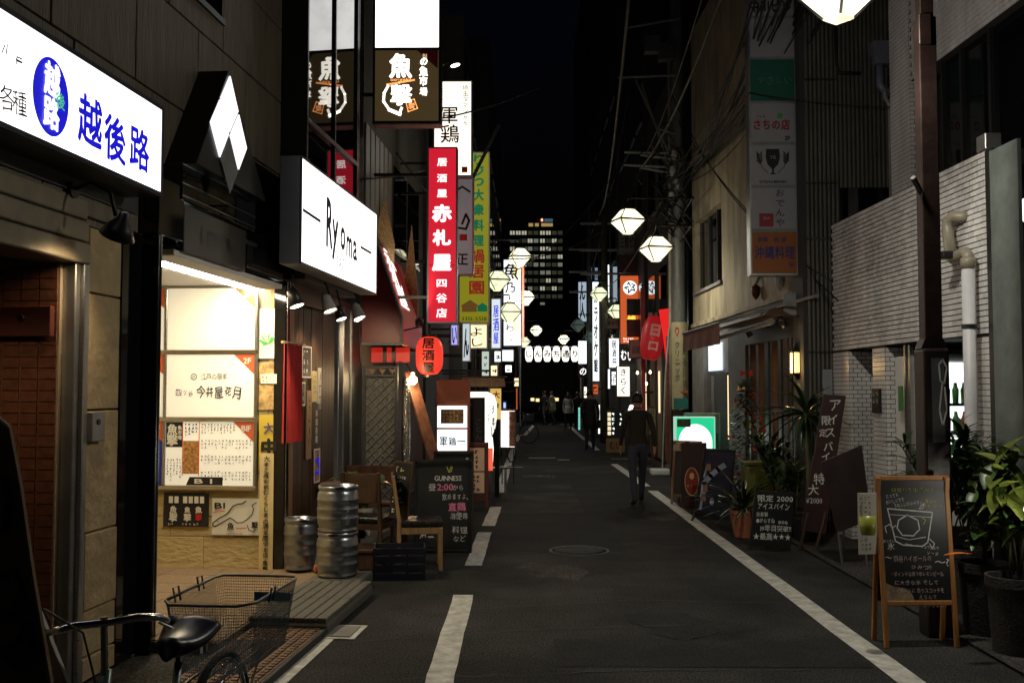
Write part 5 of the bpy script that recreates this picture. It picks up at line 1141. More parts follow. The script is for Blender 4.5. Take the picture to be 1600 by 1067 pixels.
# the near lamp on its square brown pole, right edge of the frame
Yp = 7.25; px_ = at(1458, 700, Yp).x
nl = thing('street_lamp', 'brown square lamp post with a big glass lantern at the top right', 'street lamp', (px_, Yp, 0), 0, 'lantern street lamps')
p = at(1309, -22, 6.95); lantern(nl, p.x - px_, p.y - Yp, p.z, .62, G_lamp, 1.0, True)
zt = at(1450, 30, Yp).z; zc = at(1460, 545, Yp).z
B().box(-.095, .095, -.095, .095, 0, zc).build('plinth', M_brownpole, nl, bevel=.02); B().prism([(-.095, zc), (.095, zc), (.066, zc + .07), (-.066, zc + .07)], -.06, .06).build('collar', M_brownpole, nl)
B().box(-.064, .064, -.058, .058, zc, zt).build('pole', M_brownpole, nl, bevel=.008); B().box(-.05, .05, -.046, .046, zt, 5.9).build('upper_pole', M_brownpole, nl, bevel=.006)
bx('hatch', M_brownpole, nl, -.07, .02, -.075, -.055, at(1450, 75, Yp).z, at(1450, 27, Yp).z, bevel=.006)
B().tube([(0, 0, p.z + .42), (p.x - px_, p.y - Yp, p.z + .42), (p.x - px_, p.y - Yp, p.z + .3)], .025, 8).build('arm', M_brownpole, nl)
q_ = at(1418, 282, Yp); B().tube([(-.04, 0, at(1440, 305, Yp).z), (q_.x - px_, -.1, q_.z)], .02, 8).build('bar', M_brownpole, nl)
pst = bx('torn_poster', M_dgrey, nl, -.04, .05, -.099, -.096, at(1460, 690, Yp).z, at(1460, 560, Yp).z)
for P in ([(1458, 570), (1464, 562), (1470, 575), (1466, 600), (1460, 595), (1458, 570)], [(1463, 600), (1459, 640), (1464, 665), (1470, 640), (1467, 605)]): stroke(pst, [(at(u, v, Yp).x - px_, at(u, v, Yp).z) for u, v in P], .012, M_whited, y=-.101)
PX = 3.1
streetlamp('lit lantern lamp hanging nearest the grey utility pole, upper one', 981, 345, 18.2, PX, G_lamp, .32, pole=False, parm=(3.2, 20.45))
streetlamp('lit lantern lamp right beside the grey utility pole, lower one', 1025, 388, 18.4, PX, G_lamp, .25, pole=False, parm=(3.2, 20.45))
streetlamp('lit lantern lamp in front of the far office tower, left side of the street', 812, 402, 23.5, -.95, G_lamp, .2, pole=True)
streetlamp('dim greenish lantern lamp just right of the lime sign', 777, 438, 23.0, -1.05, G_lampdim, .3, pole=True)
streetlamp('bright lantern lamp to the right of the vertical fish sign', 822, 465, 31, -.75, G_lamp, .2)
streetlamp('dim lantern lamp across the face of the vertical fish sign', 796, 488, 24, -.95, G_lampdim, .2, pole=False, parm=(-.95, 23.5))
streetlamp('small bright far lamp above the row of white lanterns, middle of the sky', 838, 516, 44, -.3, G_lamp, .2)
streetlamp('small dim far lamp at the left end of the row of white lanterns', 819, 534, 45, -.35, G_lampdim, .2)
streetlamp('small bright far lamp above the right half of the white lanterns', 881, 530, 49, 2.9, G_lamp, .2)
streetlamp('yellowish lantern lamp left of the orange sign on the right side', 936, 459, 33, 2.68, G_lampdim, .2, pole=False, parm=(2.67, 33.3))
streetlamp('green-tinted lantern lamp in front of the orange sign', 963, 486, 33, 2.68, G_lampdim, .2, pole=False, parm=(2.67, 33.3))
streetlamp('unlit lantern lamp in front of the pale glass signs', 903, 508, 39, 2.56, G_lampoff, .2, pole=False, parm=(2.56, 39.5))
streetlamp('unlit lantern lamp in front of the tall white sign with violet marks', 924, 526, 39, 2.56, G_lampoff, .2, pole=False, parm=(2.56, 39.5))

# ================================================================== RIGHT: tiled building
FR = Frame(3.9, 8.37, math.atan2(-1, .0289))
def rx(u, off=0.0): return FR.hit(u, 609, off)[0]
def rz_(u, v, off=0.0): return FR.hit(u, v, off)[1]
XF = rx(1302); ZB, ZT = 2.22, rz_(1546, 231)
tbld = thing('tiled_building', 'cream brick-tiled building with an open passage below at the right edge', 'building', frame=FR)
bx('parapet_core', M_tgrout, tbld, XF + .004, -.008, .006, .11, ZB + .004, ZT)
TL, TH_ = .1, .05
bodies = [B().box(0, TL - .010, -.004, .006, 0, TH_ - .0105).mesh('tile', m) for m in (M_tilew, M_tilew2, M_tilew3)]
ends = [B().box(-.002, .006, 0, TL - .008, 0, TH_ - .007).mesh('tile', m) for m in (M_tilew, M_tilew2, M_tilew3)]
rr = random.Random(5); tiles = []
nr_ = int((ZT - ZB) / TH_)
for r in range(nr_):
    z = ZT - (r + 1) * TH_; x = -(TL * (.5 if r % 2 else 1.0))
    while x > XF + .01: tiles.append((x, z)); x -= TL
tiles.sort(key=lambda t: -t[0])
rest = {0: B(), 1: B(), 2: B()}
for i, (x, z) in enumerate(tiles):
    k = rr.choice((0, 0, 1, 2))
    if i < 290: inst('tile', bodies[k], tbld, (x, rr.uniform(-.0015, .0015), z))
    else: rest[k].box(max(x, XF), x + TL - .010, -.004, .006, z, z + TH_ - .0105)
for k in rest: rest[k].build('tile_field', (M_tilew, M_tilew2, M_tilew3)[k], tbld, kind='stuff')
eb = B()
for r in range(int(ZT / TH_)):
    z = ZT - (r + 1) * TH_
    if r % 2: eb.box(-.008, .002, .008, .055, z, z + TH_ - .007).box(-.008, .002, .062, .11, z, z + TH_ - .007)
    else: eb.box(-.008, .002, .008, .11, z, z + TH_ - .007)
eb.build('corner_tiles', M_tilew2, tbld, kind='stuff')
bx('coping', M_alu, tbld, -.16, .0, -.01, .13, ZT + .002, ZT + .14, bevel=.006)
def tilecol(x0, x1, y0, y1, z0, z1, name='pillar'):
    c = bx(name, M_tgrout, tbld, x0 + .004, x1 - .004, y0 + .004, y1 - .004, z0, z1)
    b = B(); n = int((z1 - z0) / TH_)
    for r in range(n):
        z = z0 + r * TH_; s = .05 if r % 2 else 0
        x = x0 - s
        while x < x1 - .01: b.box(max(x, x0) + .003, min(x + TL, x1) - .003, y0, y0 + .004, z + .004, z + TH_ - .003); x += TL
        y = y0 - s
        while y < y1 - .01: b.box(x1 - .004, x1, max(y, y0) + .006, min(y + TL, y1) - .003, z + .004, z + TH_ - .003); y += TL
    b.build('tile_field', M_tilew, c, kind='stuff'); return c
tilecol(XF, rx(1327), 0, .35, 0, ZB); tilecol(rx(1364), rx(1384), 0, .2, 0, ZB)
tilecol(-.34, -.003, .012, .115, 0, ZB - .0, 'pillar')
tilecol(rx(1364) - .06, rx(1364) - .001, .21, 2.3, 0, ZB, 'inner_wall')
bx('inner_wall', M_tilew, tbld, XF - .2, .2, 2.5, 2.6, 0, ZB); bx('inner_wall', M_nightb, tbld, .1, .3, .13, 2.5, 0, ZB)
bx('ceiling', M_nightb, tbld, XF, .1, .12, 2.5, ZB, ZB + .1); bx('door', M_black, tbld, rx(1330), rx(1360), .3, .34, 0, 2.0)
for u in (1411, 1418): bx('steel_rail', M_steel, tbld, rx(u, 0) - .02, rx(u, 0) + .02, .02, .06, 0, ZB - .02)
bx('dark_post', M_black, tbld, rx(1430), rx(1440), .02, .1, 0, ZB)
pl_ = bx('notice', M_black, tbld, rx(1366), rx(1378), -.03, -.006, rz_(1370, 645), rz_(1370, 607)); scrawl(pl_, rx(1366) + .02, rx(1378) - .02, rz_(1370, 643), rz_(1370, 609), 2, M_paper, y=-.033, vert=True)
bx('green_plate', mat('green_plate', (.03, .2, .06), .5), tbld, rx(1405), rx(1412), -.012, -.004, rz_(1408, 642), rz_(1408, 603))
# upper storey set back: dark tiled pier and big window
bx('upper_floor', M_night, tbld, XF - .5, .3, .9, 1.0, ZT - .3, 9)
tilecol(rx(1399, -.5), rx(1430, -.5), .5, .75, ZT - .7, 7.6, 'upper_pier'); 
up = bx('upper_wall', M_tgrout, tbld, rx(1432, -.5), .4, .505, .7, 5.2, 7.6)
b = B()
for r in range(40):
    x = rx(1432, -.5) + (.05 if r % 2 else 0)
    while x < .3: b.box(x, x + TL - .008, .495, .505, 5.2 + r * TH_ + .004, 5.2 + (r + 1) * TH_ - .003); x += TL
b.build('tile_field', M_tilew3, up, kind='stuff')
wd_ = bx('window', M_blackglass, tbld, rx(1470, -.5), .38, .6, .62, ZT + .02, 5.2)
for u in (1470, 1500, 1545): bx('mullion', M_black, wd_, rx(u, -.5), rx(u, -.5) + .05, .56, .6, ZT, 5.2)
bx('dark_jamb', M_black, tbld, .004, .12, -.02, .5, 0, ZT - .02)
pn = bx('sign_panel', mat('grey_green_panel', (.13, .15, .14), .6, var=.25), tbld, .16, .6, -.06, -.03, .9, ZT - .06)
# round lit sign at the right edge
a = at(1601, 330, 8.0); rs = thing('round_lamp', 'round white lit lamp sign cut by the right edge of the picture', 'lamp', (a.x + .02, 8.0, a.z))
B().lathe([(.0, -.03), (.105, -.03), (.105, .03), (0, .03)], 28, M=Matrix.Rotation(R(90), 4, 'X')).build('face', G_white, rs); B().lathe([(.105, -.04), (.125, -.04), (.125, .04), (.105, .04), (.105, -.04)], 28, M=Matrix.Rotation(R(90), 4, 'X')).build('rim', M_black, rs)
bx('bracket', M_black, rs, .12, .3, -.02, .02, -.02, .02)
# drain pipe
dp = thing('drain_pipe', 'thick pale drain pipe with beige elbows on the tiled wall', 'pipe', frame=FR)
xp = rx(1517, .1); zt = rz_(1516, 408, .1)
B().tube([(xp, -.1, 0), (xp, -.1, zt)], .055, 18).build('pipe', M_pipe, dp, smooth=True); B().lathe([(.062, zt - .06), (.064, zt), (.062, zt + .03)], 18, c=(xp, -.1, 0)).build('socket', M_pipet, dp, smooth=True)
e = FR.hit(1488, 400, .12); e2 = FR.hit(1487, 350, .06)
B().tube([(xp, -.1, zt), (xp, -.1, zt + .05), (xp - .04, -.1, zt + .085), (e[0], -.12, zt + .06), (e[0] - .02, -.12, zt + .08), (e2[0], -.1, e2[1] - .06), (e2[0] + .01, -.1, e2[1] + .02), (e2[0] + .06, -.08, e2[1] + .06), (e2[0] + .13, -.02, e2[1] + .04), (e2[0] + .13, .01, e2[1] + .04)], .05, 14).build('elbow', M_pipet, dp, smooth=True)
B().lathe([(.058, 0), (.064, .0), (.064, .035), (.058, .035)], 18, c=(xp, -.1, rz_(1516, 513, .1))).build('clamp', M_black, dp)
# camera/floodlight on the pipe elbow
c_ = FR.hit(1477, 400, .2); fl_ = thing('floodlight', 'small black floodlight beside the beige pipe elbow', 'floodlight', FR.w(c_[0], -.2, c_[1]), FR.a); bx('head', M_black, fl_, -.06, .06, -.05, .05, -.03, .04, bevel=.015); bx('glass', M_glass, fl_, -.05, .05, -.056, -.051, -.025, .03); bx('arm', M_black, fl_, -.01, .01, .05, .19, -.01, .01)
# vending machine in the passage
v0 = FR.hit(1462, 700, -.9); vm = thing('vending_machine', 'white vending machine glowing inside the tiled passage behind the lamp post', 'vending machine', (4.27, 9.9, 0), 0)
bx('cabinet', M_white, vm, -.36, .36, .0, .7, 0, 2.1, bevel=.03); bx('lit_window', G_cool, vm, -.33, .08, -.012, -.001, .95, 2.02, bevel=.0)
for z in (1.62, 1.34, 1.06):
    bx('shelf', M_alu, vm, -.33, .08, -.03, -.013, z - .03, z)
    for i in range(5): B().lathe([(.028, 0), (.033, .13), (.02, .16), (.015, .2), (0, .2)], 10, c=(-.29 + i * .083, -.05, z)).build('bottle', random.choice([mat('vm_red', (.4, .03, .03), .4, var=0), mat('vm_yellow', (.5, .4, .03), .4, var=0), mat('vm_blue', (.05, .1, .35), .4, var=0), mat('vm_green', (.06, .22, .05), .4, var=0)]), vm, smooth=True)
bx('lit_banner', G_white, vm, -.33, .08, -.014, -.013, 1.88, 2.0); bx('tray', M_black, vm, -.2, .2, -.014, -.002, .2, .42)
tl2 = thing('passage_lamp', 'cool tube lamp on the ceiling of the tiled passage', 'lamp', FR.w(rx(1400, -.7), .9, ZB - .002), FR.a); bx('housing', M_white, tl2, -.4, .4, -.04, .04, -.03, 0); B().tube([(-.38, 0, -.045), (.38, 0, -.045)], .013, 8).build('tube', glow('cool_tube', (.8, .93, 1), 9), tl2)

# ================================================================== RIGHT: corrugated wall, beige plaster building with the bar
cw = thing('corrugated_building', 'dark corrugated metal building between the tiled wall and the plaster building', 'building', (3.85, 12.3, 0), -math.atan(.0289))
b = B(); x = -.35
bx('wall', M_night, cw, -.4, 3.5, .05, .6, 0, 9)
n = 0
while x < 1.6:
    bx('rib', M_corr, cw, x, x + .03, .0, .05, 0, 8.6, bevel=.004) if x < .5 else bx('rib', M_corr, cw, x, x + .03, .0, .05, 4.25, 8.6, bevel=.004); x += .052; n += 1
    if n > 60: break
for z in (2.2, 3.6, 4.3, 5.6): bx('joint_strap', M_black, cw, -.36, .03, -.012, -.001, z, z + .025)
dw = bx('dark_window', M_blackglass, cw, .06, .75, -.004, .0, 3.0, 4.25); bx('frame', M_dgrey, dw, .76, .82, -.03, .04, 2.6, 4.3)
for z in (3.1, 4.0): bx('latch', M_alu, dw, .73, .745, -.02, -.006, z, z + .16)
bx('meter_box', M_grey, cw, -.2, -.08, -.06, -.001, 1.55, 2.0, bevel=.006)
hp = thing('rain_hopper', 'blue-grey rain hopper with a downpipe on the corrugated wall', 'rain hopper', (at(1377, 85, 12.2).x, 12.2, at(1377, 85, 12.2).z))
B().prism([(-.13, .14), (.15, .14), (.15, .1), (.12, .08), (.1, -.14), (-.09, -.14), (-.12, .08), (-.13, .1)], -.1, .08).build('hopper', mat('blue_grey_pvc', (.13, .14, .2), .5, var=.15), hp, bevel=.008)
B().tube([(-.02, 0, -.14), (-.02, 0, -.4), (.04, 0, -.47), (.3, 0, -.48)], .05, 12).build('downpipe', MATS['blue_grey_pvc'], hp, smooth=True)
a = at(1305, 60, 12.2); cdt = thing('flexible_conduit', 'ribbed conduit bending along the corrugated wall under the lantern', 'conduit', (0, 0, 0)); B().tube([at(1306, 40, 12.2), at(1307, 100, 12.2), at(1312, 114, 12.2), at(1345, 115, 12.2)], .022, 8).build('conduit', M_cable, cdt, smooth=True)
a = at(1393, 160, 12.1); B().tube([at(1382, 140, 12.15), at(1384, 155, 12.15), at(1391, 165, 12.15), at(1393, 310, 12.15)], .03, 8).build('thin_pipe', M_grey, cdt, smooth=True)

FB = Frame(3.6, 12.8, math.atan2(-1, .0289))
def bxx(u, off=0.0): return FB.hit(u, 609, off)[0]
def bzz(u, v, off=0.0): return FB.hit(u, v, off)[1]
pb = thing('plaster_building', 'stained beige plaster building with a side window over a small bar', 'building', frame=FB)
X1, X0 = bxx(1084), .1
w0, w1 = bxx(1088), bxx(1130); wz0, wz1 = bzz(1130, 437), bzz(1130, 312)
bx('wall', M_plaster, pb, X1, w0, 0, .3, 3.0, 9); bx('wall', M_plaster, pb, w1, X0, 0, .3, 3.0, 9); bx('wall', M_plaster, pb, w0, w1, 0, .3, 3.0, wz0); bx('wall', M_plaster, pb, w0, w1, 0, .3, wz1, 9)
bx('wall', M_nightb, pb, X1, X0, .3, 3, 0, 9)
bx('cornice', M_plaster, pb, X1, X0 + .02, -.05, -.002, 2.98, 3.06, bevel=.008)
wn_ = bx('window', M_blackglass, pb, w0, w1, .14, .16, wz0, wz1)
for i, u in enumerate((0, .33, .64, .97)): bx('mullion', M_dgrey, wn_, w0 + (w1 - w0) * u, w0 + (w1 - w0) * u + .05, .1, .139, wz0, wz1)
bx('sill', M_conc, wn_, w0 - .04, w1 + .04, -.05, .139, wz0 - .06, wz0 - .002)
for u, v, s in ((1182, 455, 1), (1219, 440, .8)):
    p = FB.hit(u, v, .06); hd = B().lathe([(0, -.14), (.06, -.06), (.07, .06), (.02, .1), (0, .12)], 12, c=(p[0], -.07, p[1])).build('vent_hood', M_maroon if s == 1 else M_whited, pb, smooth=True)
    B().tube([(p[0], -.07, p[1] + .1), (p[0] + .03, -.03, p[1] + .2), (p[0] + .03, .01, p[1] + .2)], .02, 6).build('hood_pipe', M_grey, hd)
bx('upper_box', M_grey, pb, bxx(1252, .1), bxx(1262, .1), -.12, -.002, bzz(1255, 410, .1), bzz(1255, 350, .1), bevel=.006)
# ground floor: pillars and bar windows
for u0, u1, m in ((1141, 1168, M_concd), (1254, 1270, M_concd), (1084, 1102, M_conc)): bx('pillar', m, pb, bxx(u0), bxx(u1), -.03, .25, 0, 2.97, bevel=.006)
bx('bar_floor', M_wood, pb, bxx(1168), X0, .3, 3.0, -.01, .05)
glowbar = bx('bar_back', mat('bar_shelf', (.30, .14, .05), .6, var=.5, scale=6, emit=.12, ecol=(1, .45, .12)), pb, bxx(1168), X0, .24, .28, .1, 2.6)
for i, u in enumerate((1172, 1184, 1197, 1206, 1218, 1226, 1236, 1246, 1252)):
    bx('door_post', M_wood if i % 2 else M_black, pb, bxx(u), bxx(u) + .1 + .05 * (i % 3), -.02, .08, 0, 2.55, bevel=.006)
bx('lintel', M_dgrey, pb, bxx(1168), X0, -.04, .2, 2.45, 2.97, bevel=.006)
rr = random.Random(11)
for i in range(26):
    xx = bxx(1170) + rr.random() * (X0 - bxx(1170)); zz = rr.uniform(.9, 2.1)
    B().lathe([(.0, 0), (.03, 0), (.03, .13), (.012, .17), (.012, .22), (0, .22)], 8, c=(xx, .18, zz)).build('bottle', rr.choice([glow('amber_glow', (1, .5, .12), 2.2), glow('rose_glow', (1, .25, .15), 1.2), M_leafd, glow('pale_glow', (1, .85, .6), 2.5)]), pb, smooth=True)
bx('shop_window', glow('cool_shop_window', (.75, .88, 1), .8), pb, bxx(1103), bxx(1124), .05, .07, 2.1, 2.6); bx('shop_wall', M_conc, pb, bxx(1103), bxx(1141), .1, .12, 0, 2.97)
bx('shop_door', M_dgrey, pb, bxx(1112), bxx(1132), .04, .09, .05, 2.05); bx('lit_strip', glow('amber_strip', (1, .65, .3), 1.2), pb, bxx(1134), bxx(1138), .03, .06, .9, 2.0)
bx('lit_panel', glow('cool_panel', (.7, .95, .92), .55), pb, bxx(1241, .02), bxx(1253, .02), -.03, -.021, .8, 1.55)
# awning over the bar
aw2 = thing('retractable_awning', 'rolled brown awning with a pale end cap over the bar', 'awning', frame=FB)
A0, A1 = bxx(1163, .1), bxx(1250, .1)
B().prism([(-.02, 2.97), (-.5, 2.76), (-.55, 2.7), (-.02, 2.72)], A0, A1, Matrix.Rotation(R(90), 4, 'Z') @ Matrix.Scale(-1, 4, (0, 1, 0))).build('cloth_roll', mat('brown_awning', (.08, .045, .03), .7, var=.2), aw2)
Mz = Matrix.Rotation(R(90), 4, 'Z') @ Matrix.Scale(-1, 4, (0, 1, 0))
B().prism([(0, 3.0), (-.3, 2.97), (-.3, 2.75), (0, 2.62)], A1 + .005, A1 + .03, Mz).build('end_cap', mat('pale_grey_cap', (.3, .32, .32), .5, var=.1), aw2)
B().tube([(A0 - .6, -.5, 2.56), (A1, -.45, 2.62)], .045, 10).build('front_bar', M_pole, aw2)
v0_, v1_ = bxx(1068, .9), bxx(1125, .9)
va = thing('awning_valance', 'faded red-brown cloth valance at the far end of the bar awning', 'valance', frame=FB)
b = B(); n = 20
for i in range(n):
    xa = v0_ + (v1_ - v0_) * i / n; xb = v0_ + (v1_ - v0_) * (i + 1) / n; f_ = lambda j: .012 * math.sin(j * 1.3)
    za, zb2 = bzz(1068, 549, .9), bzz(1068, 524, .9); b.quad((xa, -.9 + f_(i), za), (xb, -.9 + f_(i + 1), za), (xb, -.9, zb2 + .03), (xa, -.9, zb2 + .03))
b.build('cloth', mat('faded_red_cloth', (.27, .11, .075), .8, var=.2), va); B().tube([(v0_, -.9, bzz(1068, 524, .9) + .03), (v1_, -.9, bzz(1068, 524, .9) + .03), (v1_ + 1.6, -.05, 2.9)], .02, 6).build('arm', M_grey, va)
# spotlights under the awning, wall lantern
for u, v, lab in ((1170, 521, 'small lit spotlight at the far end of the bar awning'), (1224, 505, 'small lit spotlight at the near end of the bar awning')):
    p = FB.hit(u, v, .35); t = thing('spotlight', lab, 'spotlight', FB.w(p[0], -.35, p[1]), FB.a, 'bar awning spotlights'); Mx = Matrix.Rotation(R(30), 4, 'X')
    B().lathe([(0, .1), (.035, .1), (.045, -.05), (.04, -.05), (.0, .0)], 14, M=Mx).build('lamp_shade', M_black, t, smooth=True); B().lathe([(0, -.045), (.038, -.045), (.038, -.04), (0, -.04)], 12, M=Mx).build('lens', G_spot, t); bx('arm', M_black, t, -.01, .01, .0, .3, .08, .1)
p = FB.hit(1246, 566, .15); wl_ = thing('wall_lantern', 'warm glowing square wall lantern beside the bar door', 'lantern', FB.w(p[0], -.15, p[1]), FB.a)
for y in (-.07, .07):
    bx('glass', glow('amber_lamp_glass', (1, .62, .16), 2.6), wl_, -.065, .065, y - .002, y + .002, -.13, .12)
for x in (-.07, .07): bx('glass', MATS['amber_lamp_glass'], wl_, x - .002, x + .002, -.065, .065, -.13, .12)
f = B()
for x in (-.075, .075):
    for y in (-.075, .075): f.box(x - .008, x + .008, y - .008, y + .008, -.14, .13)
f.box(-.09, .09, -.09, .09, .13, .15).box(-.085, .085, -.085, .085, -.155, -.14); f.build('frame', M_black, wl_); B().lathe([(.1, .15), (.05, .2), (.02, .24), (0, .24)], 4, rot=R(45)).build('roof', M_black, wl_); bx('bracket', M_black, wl_, -.015, .015, .09, .16, .0, .03); B().lathe([(.0, -.22), (.02, -.2), (.05, -.155)], 8).build('finial', M_black, wl_)
ld = bpy.data.lights.new('lantern_glow', 'POINT'); ld.energy = 6; ld.color = (1, .6, .22); ld.shadow_soft_size = .05
lo = bpy.data.objects.new('lantern_glow', ld); COL.objects.link(lo); lo.parent = wl_; lo.location = (0, -.2, -.05)
# stacked tenant sign
sg, W, H = signbox('tenant_sign_stack', 'tall unlit stack of tenant sign panels with an orange panel at the bottom', 'sign', 1168, 1248, -8, 430, 12.6, M_grey, M_alu, thick=.2, rim=.02, wallx=3.62)
k = W / 80.; kv = H / 438.; fx = lambda u, v: ((u - 1208) * k, H - (v + 8) * kv); dim = lambda n, c, e: mat(n, c, .45, var=.06)
def pane_(v0, v1, m, nm='sign_panel'):
    p, q_ = fx(1171, v1), fx(1245, v0); return bx(nm, m, sg, p[0], q_[0], -.004, .001, p[1] + .004, q_[1] - .004, bevel=.002)
M_dw = dim('dim_white_panel', (.34, .33, .36), .1)
P_ = pane_(-4, 26, M_dw); p = fx(1206, 11); txt(P_, '中川ビル', p[0], p[1], .15, M_ink, y=-.007, bold=.03, w=W * .85)
pane_(30, 91, M_dw); P_ = pane_(94, 160, dim('dim_green_panel', (.012, .12, .085), 0)); p = fx(1212, 128); txt(P_, 'やさしい', p[0], p[1], .1, dim('dim_green_text', (.1, .24, .2), 0), y=-.007, hand=.2, w=W * .7)
P_ = pane_(163, 224, M_dw); p = fx(1206, 197); txt(P_, 'さちの店', p[0], p[1], .13, dim('dim_red_text', (.3, .02, .03), 0), y=-.007, bold=.03, w=W * .75); p = fx(1232, 218); txt(P_, '2F', p[0], p[1], .07, M_ink, y=-.007, bold=.03)
for i in range(4): a_ = i * 1.571 + .6; p = fx(1220, 183); disc(P_, ell(p[0] + .022 * math.cos(a_), p[1] + .022 * math.sin(a_), .02, .02, 10), M_inkgreen, y=-.007)
p = fx(1193, 184); scrawl(P_, p[0] - .12, p[0] + .12, p[1] - .025, p[1] + .025, 1, M_ink, y=-.007)
P_ = pane_(228, 291, M_dw); p = fx(1207, 255)
disc(P_, [(p[0] + x_ * k, p[1] + z_ * k) for x_, z_ in ((-11, 22), (11, 22), (12, 8), (9, -4), (4, -9), (1.5, -12), (1.5, -18), (6, -21), (-6, -21), (-1.5, -18), (-1.5, -12), (-4, -9), (-9, -4), (-12, 8))], M_ink, y=-.007, name='emblem')
txt(P_, 'YB', p[0], p[1] + .06, .06, M_dw, y=-.009)
for s_ in (-1, 1):
    stroke(P_, [(p[0] + s_ * 8 * k, p[1] - 19 * k), (p[0] + s_ * 19 * k, p[1] - 8 * k), (p[0] + s_ * 24 * k, p[1] + 10 * k)], .008, M_ink, y=-.007)
    for i in range(5): stroke(P_, [(p[0] + s_ * (21 + i * .7) * k, p[1] + (-3 + i * 3.6) * k), (p[0] + s_ * (27) * k, p[1] + (3 + i * 3.6) * k)], .013, M_ink, y=-.007); stroke(P_, [(p[0] + s_ * (21 + i * .7) * k, p[1] + (-3 + i * 3.6) * k), (p[0] + s_ * (18) * k, p[1] + (3 + i * 3.6) * k)], .013, M_ink, y=-.007)
p = fx(1207, 286); txt(P_, 'YOTSUYA BREWERY', p[0], p[1], .045, M_ink, y=-.007, w=W * .58, bold=.02)
P_ = pane_(295, 359, M_dw); p = fx(1218, 326); txt(P_, 'おでんや', p[0], p[1], .12, dim('violet_text', (.06, .03, .12), 0), y=-.007, vert=True, hand=.15, fit=.47, w=.12, bold=.01)
p = fx(1195, 345); B().box(p[0] - .09, p[0] + .09, -.009, -.004, p[1] - .085, p[1] + .085).build('emblem', dim('dim_red_text', (.3, .02, .03), 0), P_); txt(P_, 'den', p[0], p[1] + .03, .06, M_dw, y=-.011)
P_ = pane_(363, 427, dim('dim_orange_panel', (.36, .1, .015), 0)); Bt_ = dim('dim_blue_text', (.03, .03, .16), 0)
p = fx(1208, 395); txt(P_, '沖縄料理', p[0], p[1], .16, Bt_, y=-.007, bold=.02, w=W * .82); p = fx(1188, 375); txt(P_, '食酒', p[0], p[1], .06, Bt_, y=-.007, bold=.02); p = fx(1217, 375); txt(P_, '池 盛', p[0], p[1], .065, Bt_, y=-.007, bold=.01); p = fx(1236, 414); txt(P_, 'B1', p[0], p[1], .07, Bt_, y=-.007, bold=.02)

# ================================================================== RIGHT: boards, plants and signs on the pavement
ab = gnd(1442, 1012); abW, abH = .52, 1.16
at_, ap, Mx = aboard('highball_sandwich_board', 'pine-framed chalk sandwich board with a drawn whisky glass in front of the plants', (ab.x, ab.y, 0), R(3), abW, abH, mat('orange_pine', (.40, .17, .045), .5, var=.25, scale=5, stretch=(8, 8, .8)), M_board, lean=6, legs=.28, fw=.033)
ax = lambda u, v: ((u - 1441) * abW / 122., abH - (v - 757) * abH / 262.)
def T(s, u, v, h, m, **k): p = ax(u, v); on_board(ap, Mx, txt, s, p[0], p[1], h, m, hand=k.pop('hand', .16), **k)
T('四谷ハイボール☆', 1442, 777, .045, M_chalky, w=.3); T('とっても', 1407, 788, .03, M_chalk, w=.085, rot=.15); T('おいしいです', 1411, 796, .03, M_chalk, w=.13, rot=.15); T('うれしいのみやすい', 1433, 801, .03, M_chalk, w=.2, rot=.12)
T('青いつ', 1470, 797, .025, M_chalky, w=.08); T('レモンピール', 1474, 804, .022, M_chalky, w=.12); T('おっきい', 1397, 858, .026, M_chalk, w=.08); T('氷', 1400, 866, .045, M_chalk); T('シュワシュワ', 1464, 868, .026, M_chalk, w=.12, rot=-.15); T('ソーダ', 1468, 877, .026, M_chalk, w=.08, rot=-.15)
Mcp = mat('chalk_pale_pink', (.6, .42, .4), .9, var=.2)
T('四谷ハイボールの', 1434, 885, .042, Mcp, w=.26); T('〜', 1395, 883, .05, M_chalk); T('〜?', 1482, 891, .06, M_chalk, w=.1); T('ひみつ!!', 1448, 898, .032, Mcp, w=.14)
for s_, u, v, wd in (('・ポイントは青つゆレモンピール', 1441, 908, .36), ('に大きな氷 そして', 1438, 921, .3), ('ハイボールに 合うスコッチを', 1440, 933, .36), ('えらんで', 1455, 943, .12), ('お作りします', 1467, 955, .17)): T(s_, u, v, .032, Mcp, w=wd)
def S(P, wd=.008, m=M_chalk): on_board(ap, Mx, stroke, [ax(u, v) for u, v in P], wd, m)
S([(1398, 808), (1408, 858), (1420, 864), (1452, 866), (1461, 860), (1472, 814), (1398, 808)]); S([(1402, 817), (1470, 822)], .004); S([(1430, 818), (1447, 826), (1449, 840), (1438, 850), (1420, 849), (1412, 838), (1415, 826), (1430, 818)]); S([(1406, 850), (1430, 856), (1458, 852)], .005); S([(1424, 862), (1440, 865)], .004)
S([(1394, 845), (1392, 836), (1400, 832), (1404, 838), (1410, 834)], .006); S([(1462, 853), (1472, 862), (1468, 870), (1464, 862)], .006); S([(1454, 822), (1460, 826), (1456, 832)], .006, M_chalky); S([(1452, 805), (1460, 800), (1456, 808), (1450, 808)], .006)
on_board(ap, Mx, disc, [ax(u, v) for u, v in ((1386, 956), (1386, 920), (1398, 926), (1420, 930), (1430, 938), (1436, 955))], mat('chalk_smudge', (.3, .21, .13), .9, var=.5, scale=14), name='smudge', y=.0072)
fh = thing('flyer_holder', 'printed flyer clipped to the left side of the pine chalk board', 'flyer', (ab.x - abW / 2 - .075, ab.y + .06, .62), R(12)); bx('flyer', M_paper, fh, -.075, .065, 0, .006, 0, .42, bevel=.001); scrawl(fh, -.065, .055, .02, .4, 12, M_maroon, y=-.003)
